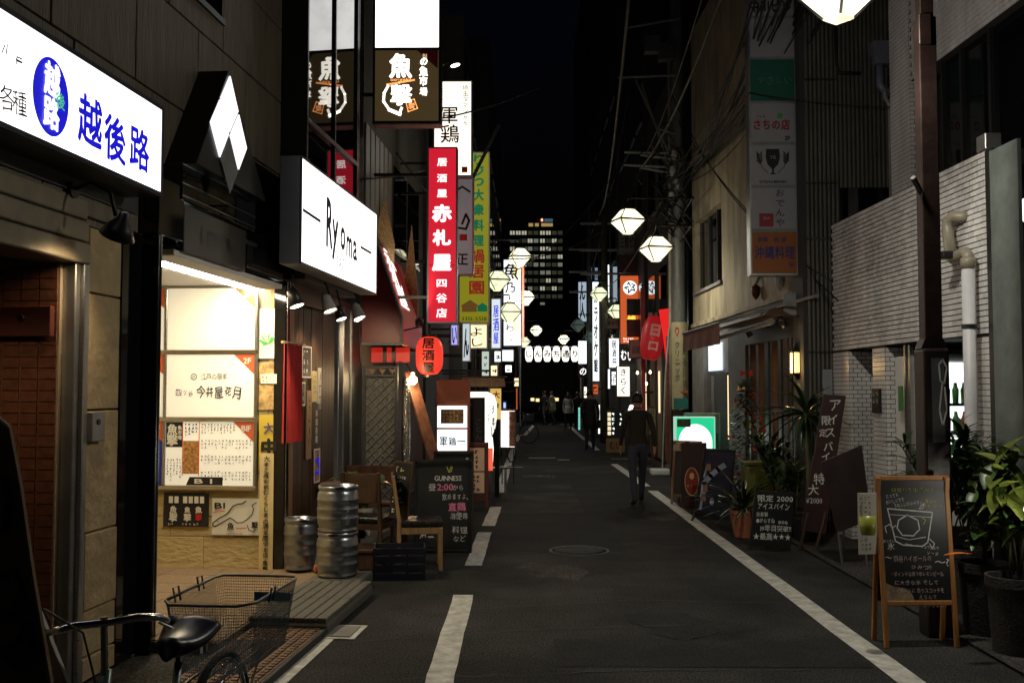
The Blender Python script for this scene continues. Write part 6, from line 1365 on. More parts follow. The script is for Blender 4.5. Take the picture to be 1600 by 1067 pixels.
yc = thing('yellow_cup', 'yellow-green plastic cup hanging beside the flyer on the chalk board', 'cup', (at(1356, 825, 6.8).x, 6.8, at(1356, 835, 6.8).z)); B().lathe([(0, 0), (.04, 0), (.05, .02), (.055, .12), (.05, .12), (.045, .02), (0, .015)], 20).build('cup', mat('lime_plastic', (.28, .3, .03), .4, var=.15), yc, smooth=True); bx('strap', M_whited, yc, -.05, -.035, 0, .01, .1, .2)
# tall leaning board, easel board, black price board
a = gnd(1275, 850); Yt = 11.6
def easel(name, label, pts, Y, m, depth=.35, fm=None, legz=True):
    P = [at(u, v, Y) for u, v in pts]; cx = sum(p.x for p in P) / len(P); t = thing(name, label, 'board', (cx, Y, 0))
    B().prism([(p.x - cx, p.z) for p in P], 0, .025).build('panel', m, t, bevel=.004); return t, cx
t, cx = easel('tall_chalk_board', 'tall brown leaning board with white vertical chalk characters', ((1287, 616), (1322, 618), (1290, 835), (1252, 828)), 11.0, M_boardbr)
tw_ = lambda u, v: (at(u, v, 11.0).x - cx, at(u, v, 11.0).z)
for ch, u, v, h in (('ア', 1305, 633, .13), ('イ', 1301, 655, .12), ('ス', 1297, 676, .12), ('バ', 1294, 697, .11), ('イ', 1290, 713, .1), ('限', 1291, 657, .1), ('定', 1286, 676, .09), ('特', 1280, 748, .13), ('大', 1271, 765, .11)): p = tw_(u, v); txt(t, ch, p[0], p[1], h, M_chalk, hand=.1, bold=.006)
p = tw_(1272, 782); txt(t, '¥2000', p[0], p[1], .075, M_chalk, w=.17, hand=.1)
for (u0, v0, u1, v1) in ((1262, 800, 1250, 850), (1290, 800, 1275, 860)): B().tube([(*[tw_(u0, v0)[0]], -.01, tw_(u0, v0)[1]), (tw_(u1, v1)[0], .0, .01)], .018, 6).build('leg', M_wood, t)
B().tube([(.08, .03, 1.2), (.15, .55, .0)], .015, 6).build('prop', M_wood, t)
t, cx = easel('plain_brown_board', 'plain dark brown panel leaning beside the tall chalk board', ((1283, 722), (1347, 695), (1362, 812), (1308, 832)), 9.9, mat('plum_board', (.03, .017, .02), .5, var=.15))
for u0, v0, u1 in ((1310, 828, 1318), (1350, 815, 1356)): B().tube([(at(u0, v0, 9.9).x - cx, .01, at(u0, v0, 9.9).z), (at(u1, v0 + 30, 9.9).x - cx, .03, 0.0)], .012, 6).build('leg', M_alu, t)
B().tube([(0, .03, .8), (.05, .4, 0)], .012, 6).build('prop', M_alu, t)
t, cx = easel('price_blackboard', 'small black board with white chalk price list leaning among the plants', ((1180, 766), (1241, 769), (1235, 858), (1171, 849)), 10.9, M_board)
tw_ = lambda u, v: (at(u, v, 10.9).x - cx, at(u, v, 10.9).z)
for s_, u, v, h, wd in (('限定 2000', 1211, 779, .07, .38), ('アイスバイン', 1209, 791, .07, .34), ('自家製', 1191, 803, .05, .12), ('●がらすね', 1196, 813, .05, .2), ('800', 1223, 816, .045, .1), ('19年目突破!!', 1212, 825, .065, .33), ('★最高★★★', 1206, 838, .07, .4)): p = tw_(u, v); txt(t, s_, p[0], p[1], h, M_chalk, hand=.12, w=wd, rot=-.03, bold=.008)
B().tube([(0, .02, .5), (0, .3, 0)], .012, 6).build('prop', M_wood, t)
# framed poster on an easel, A-boards, lit round-cornered sign
pe = gnd(1112, 805); t, cx = easel('framed_poster_board', 'black-framed dark poster on an easel with a pale diagonal print', ((1101, 700), (1150, 703), (1140, 812), (1084, 802)), 13.4, M_black)
tw_ = lambda u, v: (at(u, v, 13.4).x - cx, at(u, v, 13.4).z)
disc(t, [tw_(u, v) for u, v in ((1104, 704), (1146, 707), (1137, 807), (1089, 798))], mat('navy_poster', (.035, .035, .06), .25, var=.3, scale=8), y=-.002)
M_pp = mat('pale_blue_print', (.33, .35, .45), .4, var=.3, scale=12)
stroke(t, [tw_(1098, 775), tw_(1100, 755), tw_(1110, 743), tw_(1122, 733), tw_(1131, 727)], .07, M_pp, y=-.004); stroke(t, [tw_(1100, 745), tw_(1104, 730)], .025, M_pp, y=-.004); stroke(t, [tw_(1094, 795), tw_(1098, 772)], .03, M_pp, y=-.004)
for u, v in ((1107, 730), (1102, 763), (1099, 778)): p = tw_(u, v); B().box(p[0] - .03, p[0] + .03, -.006, -.003, p[1] - .045, p[1] + .045).build('print', mat('amber_print', (.3, .17, .09), .5), t)
p = tw_(1112, 783); disc(t, ell(p[0], p[1], .03, .05, 10), M_pp, y=-.004); p = tw_(1124, 711); scrawl(t, p[0] - .15, p[0] + .1, p[1] - .05, p[1] + .04, 2, M_maroon, y=-.004)
for u0, v0, u1, v1 in ((1086, 800, 1081, 815), (1138, 811, 1137, 820)): B().tube([(tw_(u0, v0)[0], .01, tw_(u0, v0)[1]), (tw_(u1, v1)[0], .01, 0)], .016, 6).build('leg', M_black, t)
B().tube([(0, .03, .9), (.05, .5, 0)], .014, 6).build('prop', M_black, t)
da = gnd(1060, 780); dt, dp_, Mx = aboard('beer_sandwich_board', 'pale wooden sandwich board with red lettering and a dark panel', (at(1070, 700, 15.2).x, 15.3, 0), R(-32), .46, .98, M_woodl, M_board, lean=9, legs=.12, fw=.04)
hdz = B().box(-.23, .23, -.006, .0, .82, .98, Mx).build('header', mat('cream_board', (.6, .48, .33), .6, var=.1), dt); o = txt(hdz, 'Duvel', 0, .885, .1, M_inkred, y=-.009, bold=.03, w=.24); o.matrix_local = Mx; o = disc(hdz, [(-.04, .975), (.04, .975), (.035, .945), (-.035, .945)], M_maroon, y=-.009, name='emblem'); o.matrix_local = Mx
op = thing('oval_sign_board', 'dark board with a red oval emblem behind the framed poster', 'board', (at(1085, 760, 14.5).x, 14.6, 0)); bx('panel', M_boardbr, op, -.17, .2, 0, .03, .05, .98, bevel=.005); disc(op, ell(-.02, .42, .1, .2, 24), mat('oval_red', (.3, .03, .025), .5), y=-.003, name='emblem'); stroke(op, ell(-.02, .42, .1, .2, 24) + [(.08, .42)], .012, M_papery, y=-.004); scrawl(op, -.1, .06, .33, .39, 1, M_papery, y=-.005); disc(op, ell(-.02, .5, .035, .05, 10), M_papery, y=-.005)
gs_, W, H = signbox('green_white_lit_sign', 'glowing white sign with a green arch border standing by the pavement', 'sign', 1055, 1118, 651, 708, 17.0, glow('green_lit', (.02, .62, .28), .9, (.02, .3, .15)), mat('mint_frame', (.5, .75, .62), .4, var=.05, emit=.5, ecol=(.6, 1, .8)), thick=.22, rim=.018)
arch = [(-W * .42, .02)] + ell(0, H * .3, W * .42, H * .5, 20, math.pi, 0) + [(W * .42, .02)]; disc(gs_, arch, G_cool, y=-.001, name='white_arch'); scrawl(gs_, .05, W * .35, H * .1, H * .3, 3, M_ink, y=-.004); disc(gs_, [(-W * .42, H * .12), (-W * .3, H * .12), (-W * .3, H * .3), (-W * .42, H * .3)], M_inkblue, y=-.004)
B().box(-W / 2 + .03, -W / 2 + .26, -.008, -.002, H * .72, H * .94).build('sticker', mat('photo_sticker', (.15, .2, .12), .5, var=.6, scale=30), gs_)
for x in (-W / 2 + .05, W / 2 - .08): bx('leg', M_grey, gs_, x, x + .03, .08, .12, -gs_.location.z, 0)
sg, W, H = signbox('grey_back_sign', 'unlit grey sign board standing behind the green and white lit sign', 'sign', 1070, 1126, 645, 708, 17.9, M_grey, M_alu); bx('green_patch', mat('dull_green', (.02, .12, .07), .5), sg, W * .2, W * .44, -.006, .0, .03, H * .5)
for x in (-W / 2 + .05, W / 2 - .08): bx('leg', M_grey, sg, x, x + .03, .08, .12, -sg.location.z, 0)
# banner pole with a white weight
bpn = gnd(1035, 742); bp_ = thing('banner_pole', 'leaning thin white banner pole in a white foot weight', 'pole', (bpn.x - .05, bpn.y, 0)); bx('foot', M_white, bp_, -.2, .2, -.16, .16, 0, .13, bevel=.03); q_ = at(1042, 590, bpn.y - .3); B().tube([(.05, 0, .12), (q_.x - bp_.location.x - .02, -.2, 2.0), (q_.x - bp_.location.x + .05, -.3, 3.0)], .014, 8).build('pole', M_whited, bp_)
# planters and plants
def spiky(t, z, n, l, wd, m, seed, up=(10, 75)):
    rr = random.Random(seed); ms = [leaf_mesh(l, wd, m, .5, 6, .3), leaf_mesh(l * .8, wd, m, .8, 6, .3)]
    for i in range(n): s_ = rr.uniform(.7, 1.15); inst('leaf', rr.choice(ms), t, (0, 0, z), (R(rr.uniform(*up)), 0, rr.uniform(0, 6.28)), (s_, s_, s_))
def placed(name, label, u, v, cat='plant', z=0): g_ = gnd(u, v, z); return thing(name, label, cat, (g_.x, g_.y, z))
t = placed('grassy_plant', 'grassy leaved plant in a terracotta pot next to the black price board', 1163, 838); pot(t, .12, .16, .32, M_terra); spiky(t, .3, 46, .62, .03, M_leafd, 4, up=(15, 82))
t = placed('yucca_plant', 'spiky palm-like plant on a thin trunk in front of the bar lantern', 1262, 846); pot(t, .14, .18, .3, M_black); B().tube([(0, 0, .28), (.02, 0, .9), (-.02, .02, 1.45)], .028, 8, .02).build('trunk', M_stem, t, smooth=True); spiky(t, 1.45, 44, .62, .05, M_leafd, 8, up=(-35, 80)); 
t = placed('bushy_plant', 'bushy dark plant in a black pot behind the price board', 1212, 827); pot(t, .16, .2, .32, M_black); leafy(t, 0, 9, [leaf_mesh(.18, .06, M_leafd), leaf_mesh(.2, .07, M_leaf)], .3, .9, .42, 5, count=190)
t = placed('low_shrub', 'low leafy shrub beside the tall brown chalk board', 1238, 838); pot(t, .14, .18, .28, M_black); leafy(t, 0, 8, [leaf_mesh(.16, .05, M_leafd), leaf_mesh(.22, .05, M_leaf)], .26, .6, .36, 15, count=140)
yb = placed('yellow_green_bin', 'dull yellow-green box among the plants behind the price board', 1188, 815, 'box'); bx('body', mat('olive_box', (.12, .13, .02), .5), yb, -.22, .22, -.15, .15, 0, .75, bevel=.02); bx('lid', mat('olive_box', (.12, .13, .02), .5), yb, -.23, .23, -.16, .16, .752, .8, bevel=.01)
xt = placed('christmas_tree', 'dark Christmas tree with red bows standing in front of the bar', 1168, 803); pot(xt, .12, .15, .3, M_black); B().tube([(0, 0, .28), (0, 0, 1.95)], .03, 8, .01).build('trunk', M_stem, xt)
rr = random.Random(2); fo = B()
for i in range(900):
    z = .4 + 1.5 * rr.random() ** 1.2; r = .38 * (1.98 - z) / 1.55 * rr.uniform(.35, 1) + .01; a = rr.uniform(0, 6.28); l = rr.uniform(.07, .13); c0 = Vector((r * math.cos(a), r * math.sin(a), z)); d = Vector((math.cos(a), math.sin(a), rr.uniform(-.5, .3))).normalized() * l; s_ = Vector((-math.sin(a), math.cos(a), rr.uniform(-.3, .3))) * .02
    fo.add([c0 - s_, c0 + s_, c0 + d + s_ * .4, c0 + d - s_ * .4], [(0, 1, 2, 3)])
fo.build('foliage', M_leafd, xt, kind='stuff')
for i in range(16):
    z = .5 + 1.35 * i / 16; a = rr.uniform(2.6, 6.2); r = .38 * (1.98 - z) / 1.55 + .02; b = B()
    for s_ in (-1, 1): b.add([(0, 0, 0), (s_ * .05, 0, .035), (s_ * .055, 0, -.03)], [(0, 1, 2)])
    b.lathe([(0, -.012), (.012, 0), (0, .012)], 6); b.build('bow', M_redcloth if i % 3 else mat('gold_ball', (.5, .35, .1), .3, .8), xt, loc=(r * math.cos(a), r * math.sin(a), z))
b = B()
for s_ in (-1, 1): b.add([(0, 0, 0), (s_ * .08, 0, .06), (s_ * .09, 0, -.04)], [(0, 1, 2)])
b.build('top_bow', M_redcloth, xt, loc=(0, -.03, 1.98))
# rubber plants by the right edge, in round pots
def rubber(label, u, v, h, seed, m1, m2, n, big, potr=.17, poth=.5, lit=False):
    t = placed('rubber_plant', label, u, v, z=.02); t['group'] = 'potted plants at the tiled wall'; pot(t, potr * .85, potr, poth, mat('dark_ribbed_pot', (.03, .026, .024), .8, var=.4, scale=20, bump=.8, bscale=60)); leafy(t, 0, 4, [leaf_mesh(.25, .12, m1, .3, 7, .2), leaf_mesh(.21, .11, m2, .2, 7, .25)], poth, h, .3, seed, up=(-35, 65), count=int(n * 1.9), big=big * .82); return t
r1 = rubber('broad-leaved rubber plant with yellow-green leaves in the nearest pot at the lower right', 1588, 1018, .95, 21, M_leafy, M_leaf, 44, 1.15)
rubber('broad-leaved plant with lamp-lit leaves in the middle pot beside the chalk board', 1540, 988, .6, 22, M_leaf, M_leafy, 40, .95)
rubber('dark glossy leafy plant in the far pot right of the chalk board', 1512, 955, .8, 23, M_leafd, M_leaf, 60, .75)
inst('orange_leaf', leaf_mesh(.2, .06, M_leafo, .1, 6), r1, (-.33, -.12, .66), (R(5), 0, R(100)))
t = placed('dark_shrub', 'dark fine-leaved shrub around the foot of the lamp post', 1480, 930, z=.02); pot(t, .16, .2, .4, M_black); leafy(t, 0, 10, [leaf_mesh(.2, .045, M_leafd, .5), leaf_mesh(.26, .05, M_leafd, .7)], .38, .95, .5, 31, count=300)
t = placed('tall_leafy_plant', 'tall thin plant with whorled dark leaves in front of the drain pipe', 1523, 942, z=.02); pot(t, .14, .18, .35, M_black); leafy(t, 0, 5, [leaf_mesh(.2, .05, M_leafd, .4)], .33, 1.25, .34, 33, count=170)
# little plant spotlight at the right edge
p = at(1592, 792, 6.7); sl = thing('plant_spotlight', 'small bright lamp among the yellow-green leaves at the right edge', 'lamp', (p.x - .035, 6.5, p.z)); B().lathe([(0, -.03), (.03, 0), (.02, .05), (0, .06)], 12).build('bulb', G_plant, sl, smooth=True); bx('stake', M_black, sl, -.008, .008, -.008, .008, -p.z + .02, -.03)
ld = bpy.data.lights.new('plant_glow', 'POINT'); ld.energy = 4.5; ld.color = (1, .95, .8); ld.shadow_soft_size = .03
lo = bpy.data.objects.new('plant_glow', ld); COL.objects.link(lo); lo.parent = sl; lo.location = (-.03, -.06, .03)

# ================================================================== RIGHT: utility pole, cables
up_ = thing('utility_pole', 'thick grey utility pole wrapped in cables with crossbars, right of centre', 'utility pole', (at(1061, 600, 20.5).x, 20.5, 0))
PXu = up_.location.x
B().lathe([(.17, 0), (.15, 5), (.13, 11), (0, 11)], 18).build('pole', M_pole, up_, smooth=True)
B().tube([(-.19, -.08, 0), (-.17, -.08, 9)], .03, 8).build('conduit', mat('pale_conduit', (.42, .38, .27), .6, var=.25, scale=3), up_, smooth=True)
B().tube([(.2, -.02, 0), (.19, -.02, 5.2)], .035, 8).build('conduit', M_black, up_, smooth=True)
lp = lambda u, v: (at(u, v, 20.4).x - PXu, -.12, at(u, v, 20.4).z)
for (u0, v0, u1, v1) in ((975, 238, 1058, 240), (975, 258, 1058, 262), (1000, 242, 1058, 250), (1000, 262, 1055, 272), (975, 45, 1062, 30), (965, 122, 1060, 118), (1030, 202, 1058, 210)): B().tube([lp(u0, v0), lp(u1, v1)], .03, 4).build('crossbar', M_pole, up_)
B().tube([lp(993, 125), lp(1045, 240)], .025, 4).build('diagonal_brace', M_pole, up_); B().tube([lp(1002, 130), lp(1040, 245)], .02, 4).build('diagonal_brace', M_pole, up_)
for u, v in ((1018, 73), (1040, 85)): p = lp(u, v); bx('transformer_box', M_dgrey, up_, p[0] - .16, p[0] + .16, -.3, -.06, p[2] - .17, p[2] + .17, bevel=.01)
rr = random.Random(9)
for i in range(38):
    a = lp(1050 + rr.uniform(-18, 20), 290 + rr.uniform(-70, 60)); P = [a]
    for j in range(6): P.append((P[-1][0] + rr.uniform(-.22, .22), -.12 + rr.uniform(-.2, .1), P[-1][2] + rr.uniform(-.3, .26)))
    B().tube(P, rr.choice((.012, .016, .022)), 5).build('cable_tangle', M_cable if i % 3 else M_cableg, up_, smooth=True)
for u, v in ((1052, 245), (1050, 270), (1056, 290), (1048, 310)): p = lp(u, v); B().lathe([(.05, -.1), (.07, 0), (.05, .1), (0, .12)], 8, c=(p[0], -.2, p[2])).build('insulator', M_whited, up_)
# clinic sign on the pole
a, c = at(1051, 640, 20.2), at(1076, 503, 20.2); cs = thing('clinic_sign', 'pale yellow clinic sign with dark characters strapped to the utility pole', 'sign', ((a.x + c.x) / 2, 20.2, a.z)); W, H = c.x - a.x, c.z - a.z
Mcs = mat('pale_yellow_plate', (.42, .36, .2), .5, var=.12); b = B()
for i in range(8):
    a0, a1 = -1 + 2 * i / 8, -1 + 2 * (i + 1) / 8; fy = lambda t_: .1 * (t_ * t_)
    b.quad((a0 * W / 2, fy(a0), 0), (a1 * W / 2, fy(a1), 0), (a1 * W / 2, fy(a1), H), (a0 * W / 2, fy(a0), H))
b.build('plate', Mcs, cs, smooth=True); Mct = mat('grey_green_ink', (.04, .07, .05), .6, var=0)
txt(cs, 'クリニック', -.07, H * .55, .11, Mct, y=-.006, vert=True, fit=H * .45, w=.1); txt(cs, '四谷川内科', .09, H * .42, .1, Mct, y=-.0, vert=True, fit=H * .6, w=.09); B().box(-W / 2 + .02, W / 2 - .02, -.004, .0, .02, H * .13).build('green_band', mat('teal_band', (.02, .16, .13), .5), cs)
stroke(cs, [(-.07, H * .84), (-.11, H * .9), (-.09, H * .94), (-.07, H * .92), (-.05, H * .94), (-.03, H * .9), (-.07, H * .84)], .014, M_inkred, y=-.006); stroke(cs, [(.0, H * .2), (.14, H * .2)], .03, M_orange, y=-.004)
# overhead cables
def cable(label, P, r, m=M_cable, group='overhead cables'):
    t = B().tube(P, r, 5).build('overhead_cable', m, None, smooth=True); tag(t, label, 'cable', group); return t
E0 = at(1058, 275, 20.4)
for i in range(20):
    uu = 1130 + i * 8 + rr.uniform(-6, 6); q_ = at(uu + 60, -60, 11.0 + rr.uniform(-.5, .5)); s0 = E0 + Vector((rr.uniform(-.3, .5), 0, rr.uniform(-.5, .5)))
    cable('thin black cable of the bundle fanning from the utility pole to the upper right', wires_sag(s0, q_, rr.uniform(.15, .55)), rr.uniform(.009, .014), group='cable bundle from the utility pole')
for lab, A, C_, r, m, sag in (
    ('long cable from the utility pole crossing the tenant sign stack down to the right', (1050, 150, 20.4), (1300, 440, 11.5), .01, M_cable, .5),
    ('cable curving down across the orange tenant panel', (1060, 190, 20.4), (1310, 470, 11.6), .01, M_cable, .2),
    ('thin level cable crossing the dark corrugated wall', (1170, 145, 12.5), (1420, 168, 11.9), .008, M_cable, .05),
    ('pale thick cable rising steeply left of the utility pole', (1000, 265, 20.2), (1140, -40, 13), .022, M_cableg, .3),
    ('pale thin cable rising steeply to the top beside the pole', (1010, 240, 20.3), (1105, -30, 14), .014, M_cableg, .2),
    ('thick twisted cable hanging from the top centre toward the far poles', (985, -30, 14), (938, 330, 33), .03, M_cableg, .8),
    ('black cable crossing the dark sky from upper left to the pole crossbars', (665, 190, 13.6), (985, 45, 20), .012, M_cable, .3),
    ('black cable rising from the red sign across the sky', (560, 280, 12.5), (770, 215, 20), .012, M_cable, .2),
    ('long cable descending from the upper left toward the office tower', (620, 240, 12.5), (830, 470, 40), .012, M_cable, .3),
    ('cable sloping across the sky in front of the office tower', (790, 430, 24), (985, 235, 20.4), .012, M_cable, .4),
    ('cable running level at mid height between far left and right poles', (735, 395, 22), (985, 330, 22), .012, M_cable, .5),
    ('thin cable falling from the crossbars to the far right lamps', (985, 130, 20), (925, 420, 35), .012, M_cable, .4),
    ('thin cable hanging in the dark sky left of the far poles', (925, 60, 30), (905, 520, 40), .012, M_cable, .3),
    ('pale thin cable along the far right facades', (1040, 300, 21), (940, 450, 36), .014, M_cableg, .5)):
    cable(lab, wires_sag(at(*A), at(*C_), sag), r, m)
st_ = thing('diagonal_stay', 'dark rod with a yellow sleeve slanting up beside the red sign', 'stay', (0, 0, 0)); B().tube([at(713, 330, 17), at(780, 195, 17)], .03, 8).build('rod', M_cable, st_); B().tube([at(717, 322, 16.96), at(729, 298, 16.96)], .045, 8).build('sleeve', mat('yellow_sleeve', (.4, .26, .03), .5), st_)
fl2 = thing('street_floodlight', 'small bright floodlight above the cream lit sign', 'floodlight', tuple(at(711, 101, 15.6))); M_ = Matrix.Rotation(R(-15), 4, 'Y'); B().lathe([(0, -.02), (.075, -.02), (.075, .02), (0, .02)], 20, M=M_).build('lens', G_plant, fl2); B().lathe([(.08, -.015), (.085, .03), (.03, .08), (0, .08)], 20, M=M_).build('head', M_dgrey, fl2); B().tube([(0, 0, .06), (-.25, 0, -.02), (-.9, 0, -.1)], .012, 6).build('arm', M_dgrey, fl2)

# far lamp/utility poles
for lab, u, Y, h, r, m in (('brown steel pole with a mottled surface in front of the far white signs', 945, 33.3, 9, .13, M_brownpole), ('slim grey pole beside the pale glass signs', 921, 39.5, 9, .11, M_pole), ('dark slim pole rising before the lime sign on the left', 737, 21.8, 5, .09, M_brownpole), ('far grey pole at the left of the white lanterns', 808, 47, 6, .09, M_pole)):
    t = thing('street_pole', lab, 'pole', (at(u, 600, Y).x, Y, 0), 0, 'street poles'); B().lathe([(r, 0), (r, h * .5), (r * .75, h), (0, h)], 12).build('pole', M_cableg if 'mottled' in lab else m, t, smooth=True); B().lathe([(r * 1.3, 0), (r * 1.3, .3), (r, .34)], 12).build('base', m, t)
    if h > 8:
        for zc_ in (5.6, 6.4, 7.3): bx('crossbar', M_pole, t, -.8, .5, -.04, .04, zc_, zc_ + .07)

# ================================================================== RIGHT: far shops and signs
def rxw(Y): return 3.35 - .012 * (Y - 20)
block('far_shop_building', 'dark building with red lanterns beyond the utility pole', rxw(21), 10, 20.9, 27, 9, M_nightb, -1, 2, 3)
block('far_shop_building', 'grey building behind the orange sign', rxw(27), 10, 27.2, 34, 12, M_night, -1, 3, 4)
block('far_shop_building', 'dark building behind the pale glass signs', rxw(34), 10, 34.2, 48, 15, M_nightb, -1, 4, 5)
# red/white drum lanterns and red wall
rd = thing('red_wall_banner', 'bright red lit wall panel behind the big red lantern', 'banner', (0, 0, 0)); P = [(1030, 484), (1050, 481), (1050, 560), (1042, 570), (1036, 520)]
B().prism([(at(u, v, 22.6).x, at(u, v, 22.6).z) for u, v in P], 22.6, 22.68).build('panel', glow('red_wall_lit', (.85, .015, .015), .75, (.5, .02, .02)), rd); bx('hanger', M_black, rd, at(1050, 480, 22.6).x, 3.4, 22.62, 22.66, at(1050, 484, 22.6).z, at(1050, 481, 22.6).z)
a = at(1020, 528, 23.2); dl = thing('drum_lantern', 'large slanting red drum lantern with white blocks beside the utility pole', 'lantern', tuple(a), 0); M_ = Matrix.Rotation(R(9), 4, 'Y')
M_ = M_ @ Matrix.Scale(.82, 4); B().lathe([(.18, -.62)] + [(.34 - .1 * abs(t_ / 5.) ** 3 - (.012 if t_ % 2 else 0), t_ * .11) for t_ in range(-5, 6)] + [(.22, .62)], 24, M=M_).build('paper_shade', glow('dim_red_lantern', (.75, .02, .03), .2, (.3, .015, .015)), dl, smooth=True); B().lathe([(.0, .62), (.23, .62), (.23, .7), (0, .7)], 20, M=M_).build('cap', M_black, dl); B().tube([(0, 0, .7), (.1, 0, 1.1)], .015, 5).build('hanger', M_black, dl)
o = txt(dl, '日', .0, .2, .34, M_paper, y=-.352, bold=.05, w=.24); o.matrix_local = M_; o = txt(dl, '口', .0, -.25, .26, M_paper, y=-.352, bold=.05, w=.24); o.matrix_local = M_
rp = thing('red_post', 'red painted post of the far tavern front', 'post', (at(1005, 600, 24).x, 24, 0)); bx('post', M_redpaint, rp, -.05, .05, -.05, .05, 0, 4.2); bx('beam', M_redpaint, rp, -.05, .9, -.03, .03, 2.95, 3.05)
rp = thing('red_post', 'mottled red pillar beside the utility pole foot', 'post', (at(1047, 600, 21.5).x, 21.5, 0)); bx('post', mat('mottled_red', (.25, .05, .04), .6, var=.7, scale=15), rp, -.07, .07, -.07, .07, 0, 2.9); bx('base', M_conc, rp, -.1, .1, -.1, .1, 0, .15)
for (nm, lab, u0, u1, v0, v1, Y, face, case, s, ink, vert, fitw) in (
    ('orange_sign', 'tall orange lit sign with a white round emblem on the right side', 968, 999, 430, 538, 28.5, G_orange, M_black, '', M_ink, True, .5),
    ('dark_upper_sign', 'dark unlit sign with faint ring above the orange sign', 967, 998, 398, 426, 29, M_boardbr, M_black, '', M_ink, True, .5),
    ('building_name_sign', 'pale building-name sign with dark characters above the orange sign', 966, 1000, 362, 396, 29.5, mat('dim_cream_sign', (.24, .22, .18), .5, var=.1), M_dgrey, '三原ビル', M_ink, False, .8),
    ('black_hanging_sign', 'black hanging board crossing the orange sign', 980, 1019, 467, 492, 26.5, M_black, M_black, '', M_ink, False, .5),
    ('maroon_hanging_sign', 'dark red hanging board below the black hanging board', 980, 1011, 499, 526, 26.3, M_redvinyl, M_black, '酒処', M_maroon, False, .6),
    ('dull_red_sign', 'dull red board with grey lettering under the maroon board', 983, 1016, 531, 560, 25.8, mat('dull_red_plate', (.17, .05, .045), .5, emit=.05, ecol=(.7, .2, .15)), M_black, '600円', M_dgrey, False, .7),
    ('cream_lit_sign', 'cream lit box sign with brushed kana behind the walking man', 963, 985, 572, 620, 25.2, G_warm, M_woodl, 'きらく', M_ink, True, .4),
    ('black_white_sign', 'black lit sign with white kana above the cream lit sign', 968, 992, 541, 570, 26.0, M_black, M_dgrey, 'むい', G_redtext, False, .8),
    ('white_vertical_sign', 'white vertical lit sign left of the black kana sign', 951, 968, 528, 575, 29.5, G_cool, M_alu, '居酒井', M_navy, True, .45),
    ('grey_kana_sign', 'grey sign with dark kana left of the orange sign', 949, 967, 497, 514, 30, mat('dim_grey_sign', (.2, .2, .18), .5), M_black, 'ゆかり', M_ink, False, .85),
    ('pale_strip_sign', 'pale narrow lit strip sign behind the mottled pole', 947, 953, 413, 473, 34.5, G_cool, M_dgrey, '', M_ink, True, .5),
    ('pale_glass_sign', 'bluish lit panel beside the narrow strip sign', 957, 967, 416, 473, 34.2, glow('dim_blue_lit', (.55, .75, .85), .35), M_dgrey, '', M_ink, True, .5),
    ('violet_mark_sign', 'tall white lit sign with violet marks at the far right side', 925, 937, 440, 596, 37.5, G_cool, M_alu, 'カラオケ館', M_navy, True, .55),
    ('glass_sign_upper', 'bluish lit panel with dark shapes nearest the dark sky', 903, 917, 440, 503, 42, glow('blue_grey_lit', (.6, .75, .9), .5), M_dgrey, 'ん人', M_ink, True, .6),
    ('white_square_sign', 'white lit square sign right of the row of white lanterns', 903, 918, 532, 569, 42, G_cool, M_dgrey, '', M_ink, True, .5),
    ('black_swirl_sign', 'black sign with a white swirl under the white square sign', 904, 918, 571, 590, 42, M_black, M_redpaint, 'の', G_redtext, False, .7),
    ('white_strip_sign', 'thin white lit strip between the pole and the cream lit sign', 949, 954, 576, 608, 32, G_cool, M_navyc, '', M_ink, True, .5)):
    sg, W, H = signbox(nm, lab, 'sign', u0, u1, v0, v1, Y, face, case, wallx=rxw(Y) + .05, rim=.02)
    if s: txt(sg, s, 0, H * .5, W * .5, ink, y=-.002, vert=vert, hand=.12, bold=.015, fit=H * (.82 if vert else .55), w=W * fitw)
    if nm == 'orange_sign':
        p = (0.02, H - 30 / 108 * H * .62); disc(sg, ell(p[0], p[1] - .02, W * .36, W * .36, 26), G_cool, y=-.001, name='emblem')
        for i in range(5): a_ = i * 1.3; stroke(sg, [(p[0] + .05 * math.cos(a_), p[1] - .02 + .05 * math.sin(a_)), (p[0] + .16 * math.cos(a_ + .5), p[1] - .02 + .16 * math.sin(a_ + .5)), (p[0] + .1 * math.cos(a_ + 1.1), p[1] + .1 * math.sin(a_ + 1.1))], .035, M_ink, y=-.003)
        txt(sg, '炭焼', .06, H * .42, .22, glow('yellow_letters', (1, .7, .05), 1.1), y=-.002, vert=True, hand=.1, bold=.03); scrawl(sg, -W * .35, W * .35, .05, .2, 2, G_redtext, y=-.002)
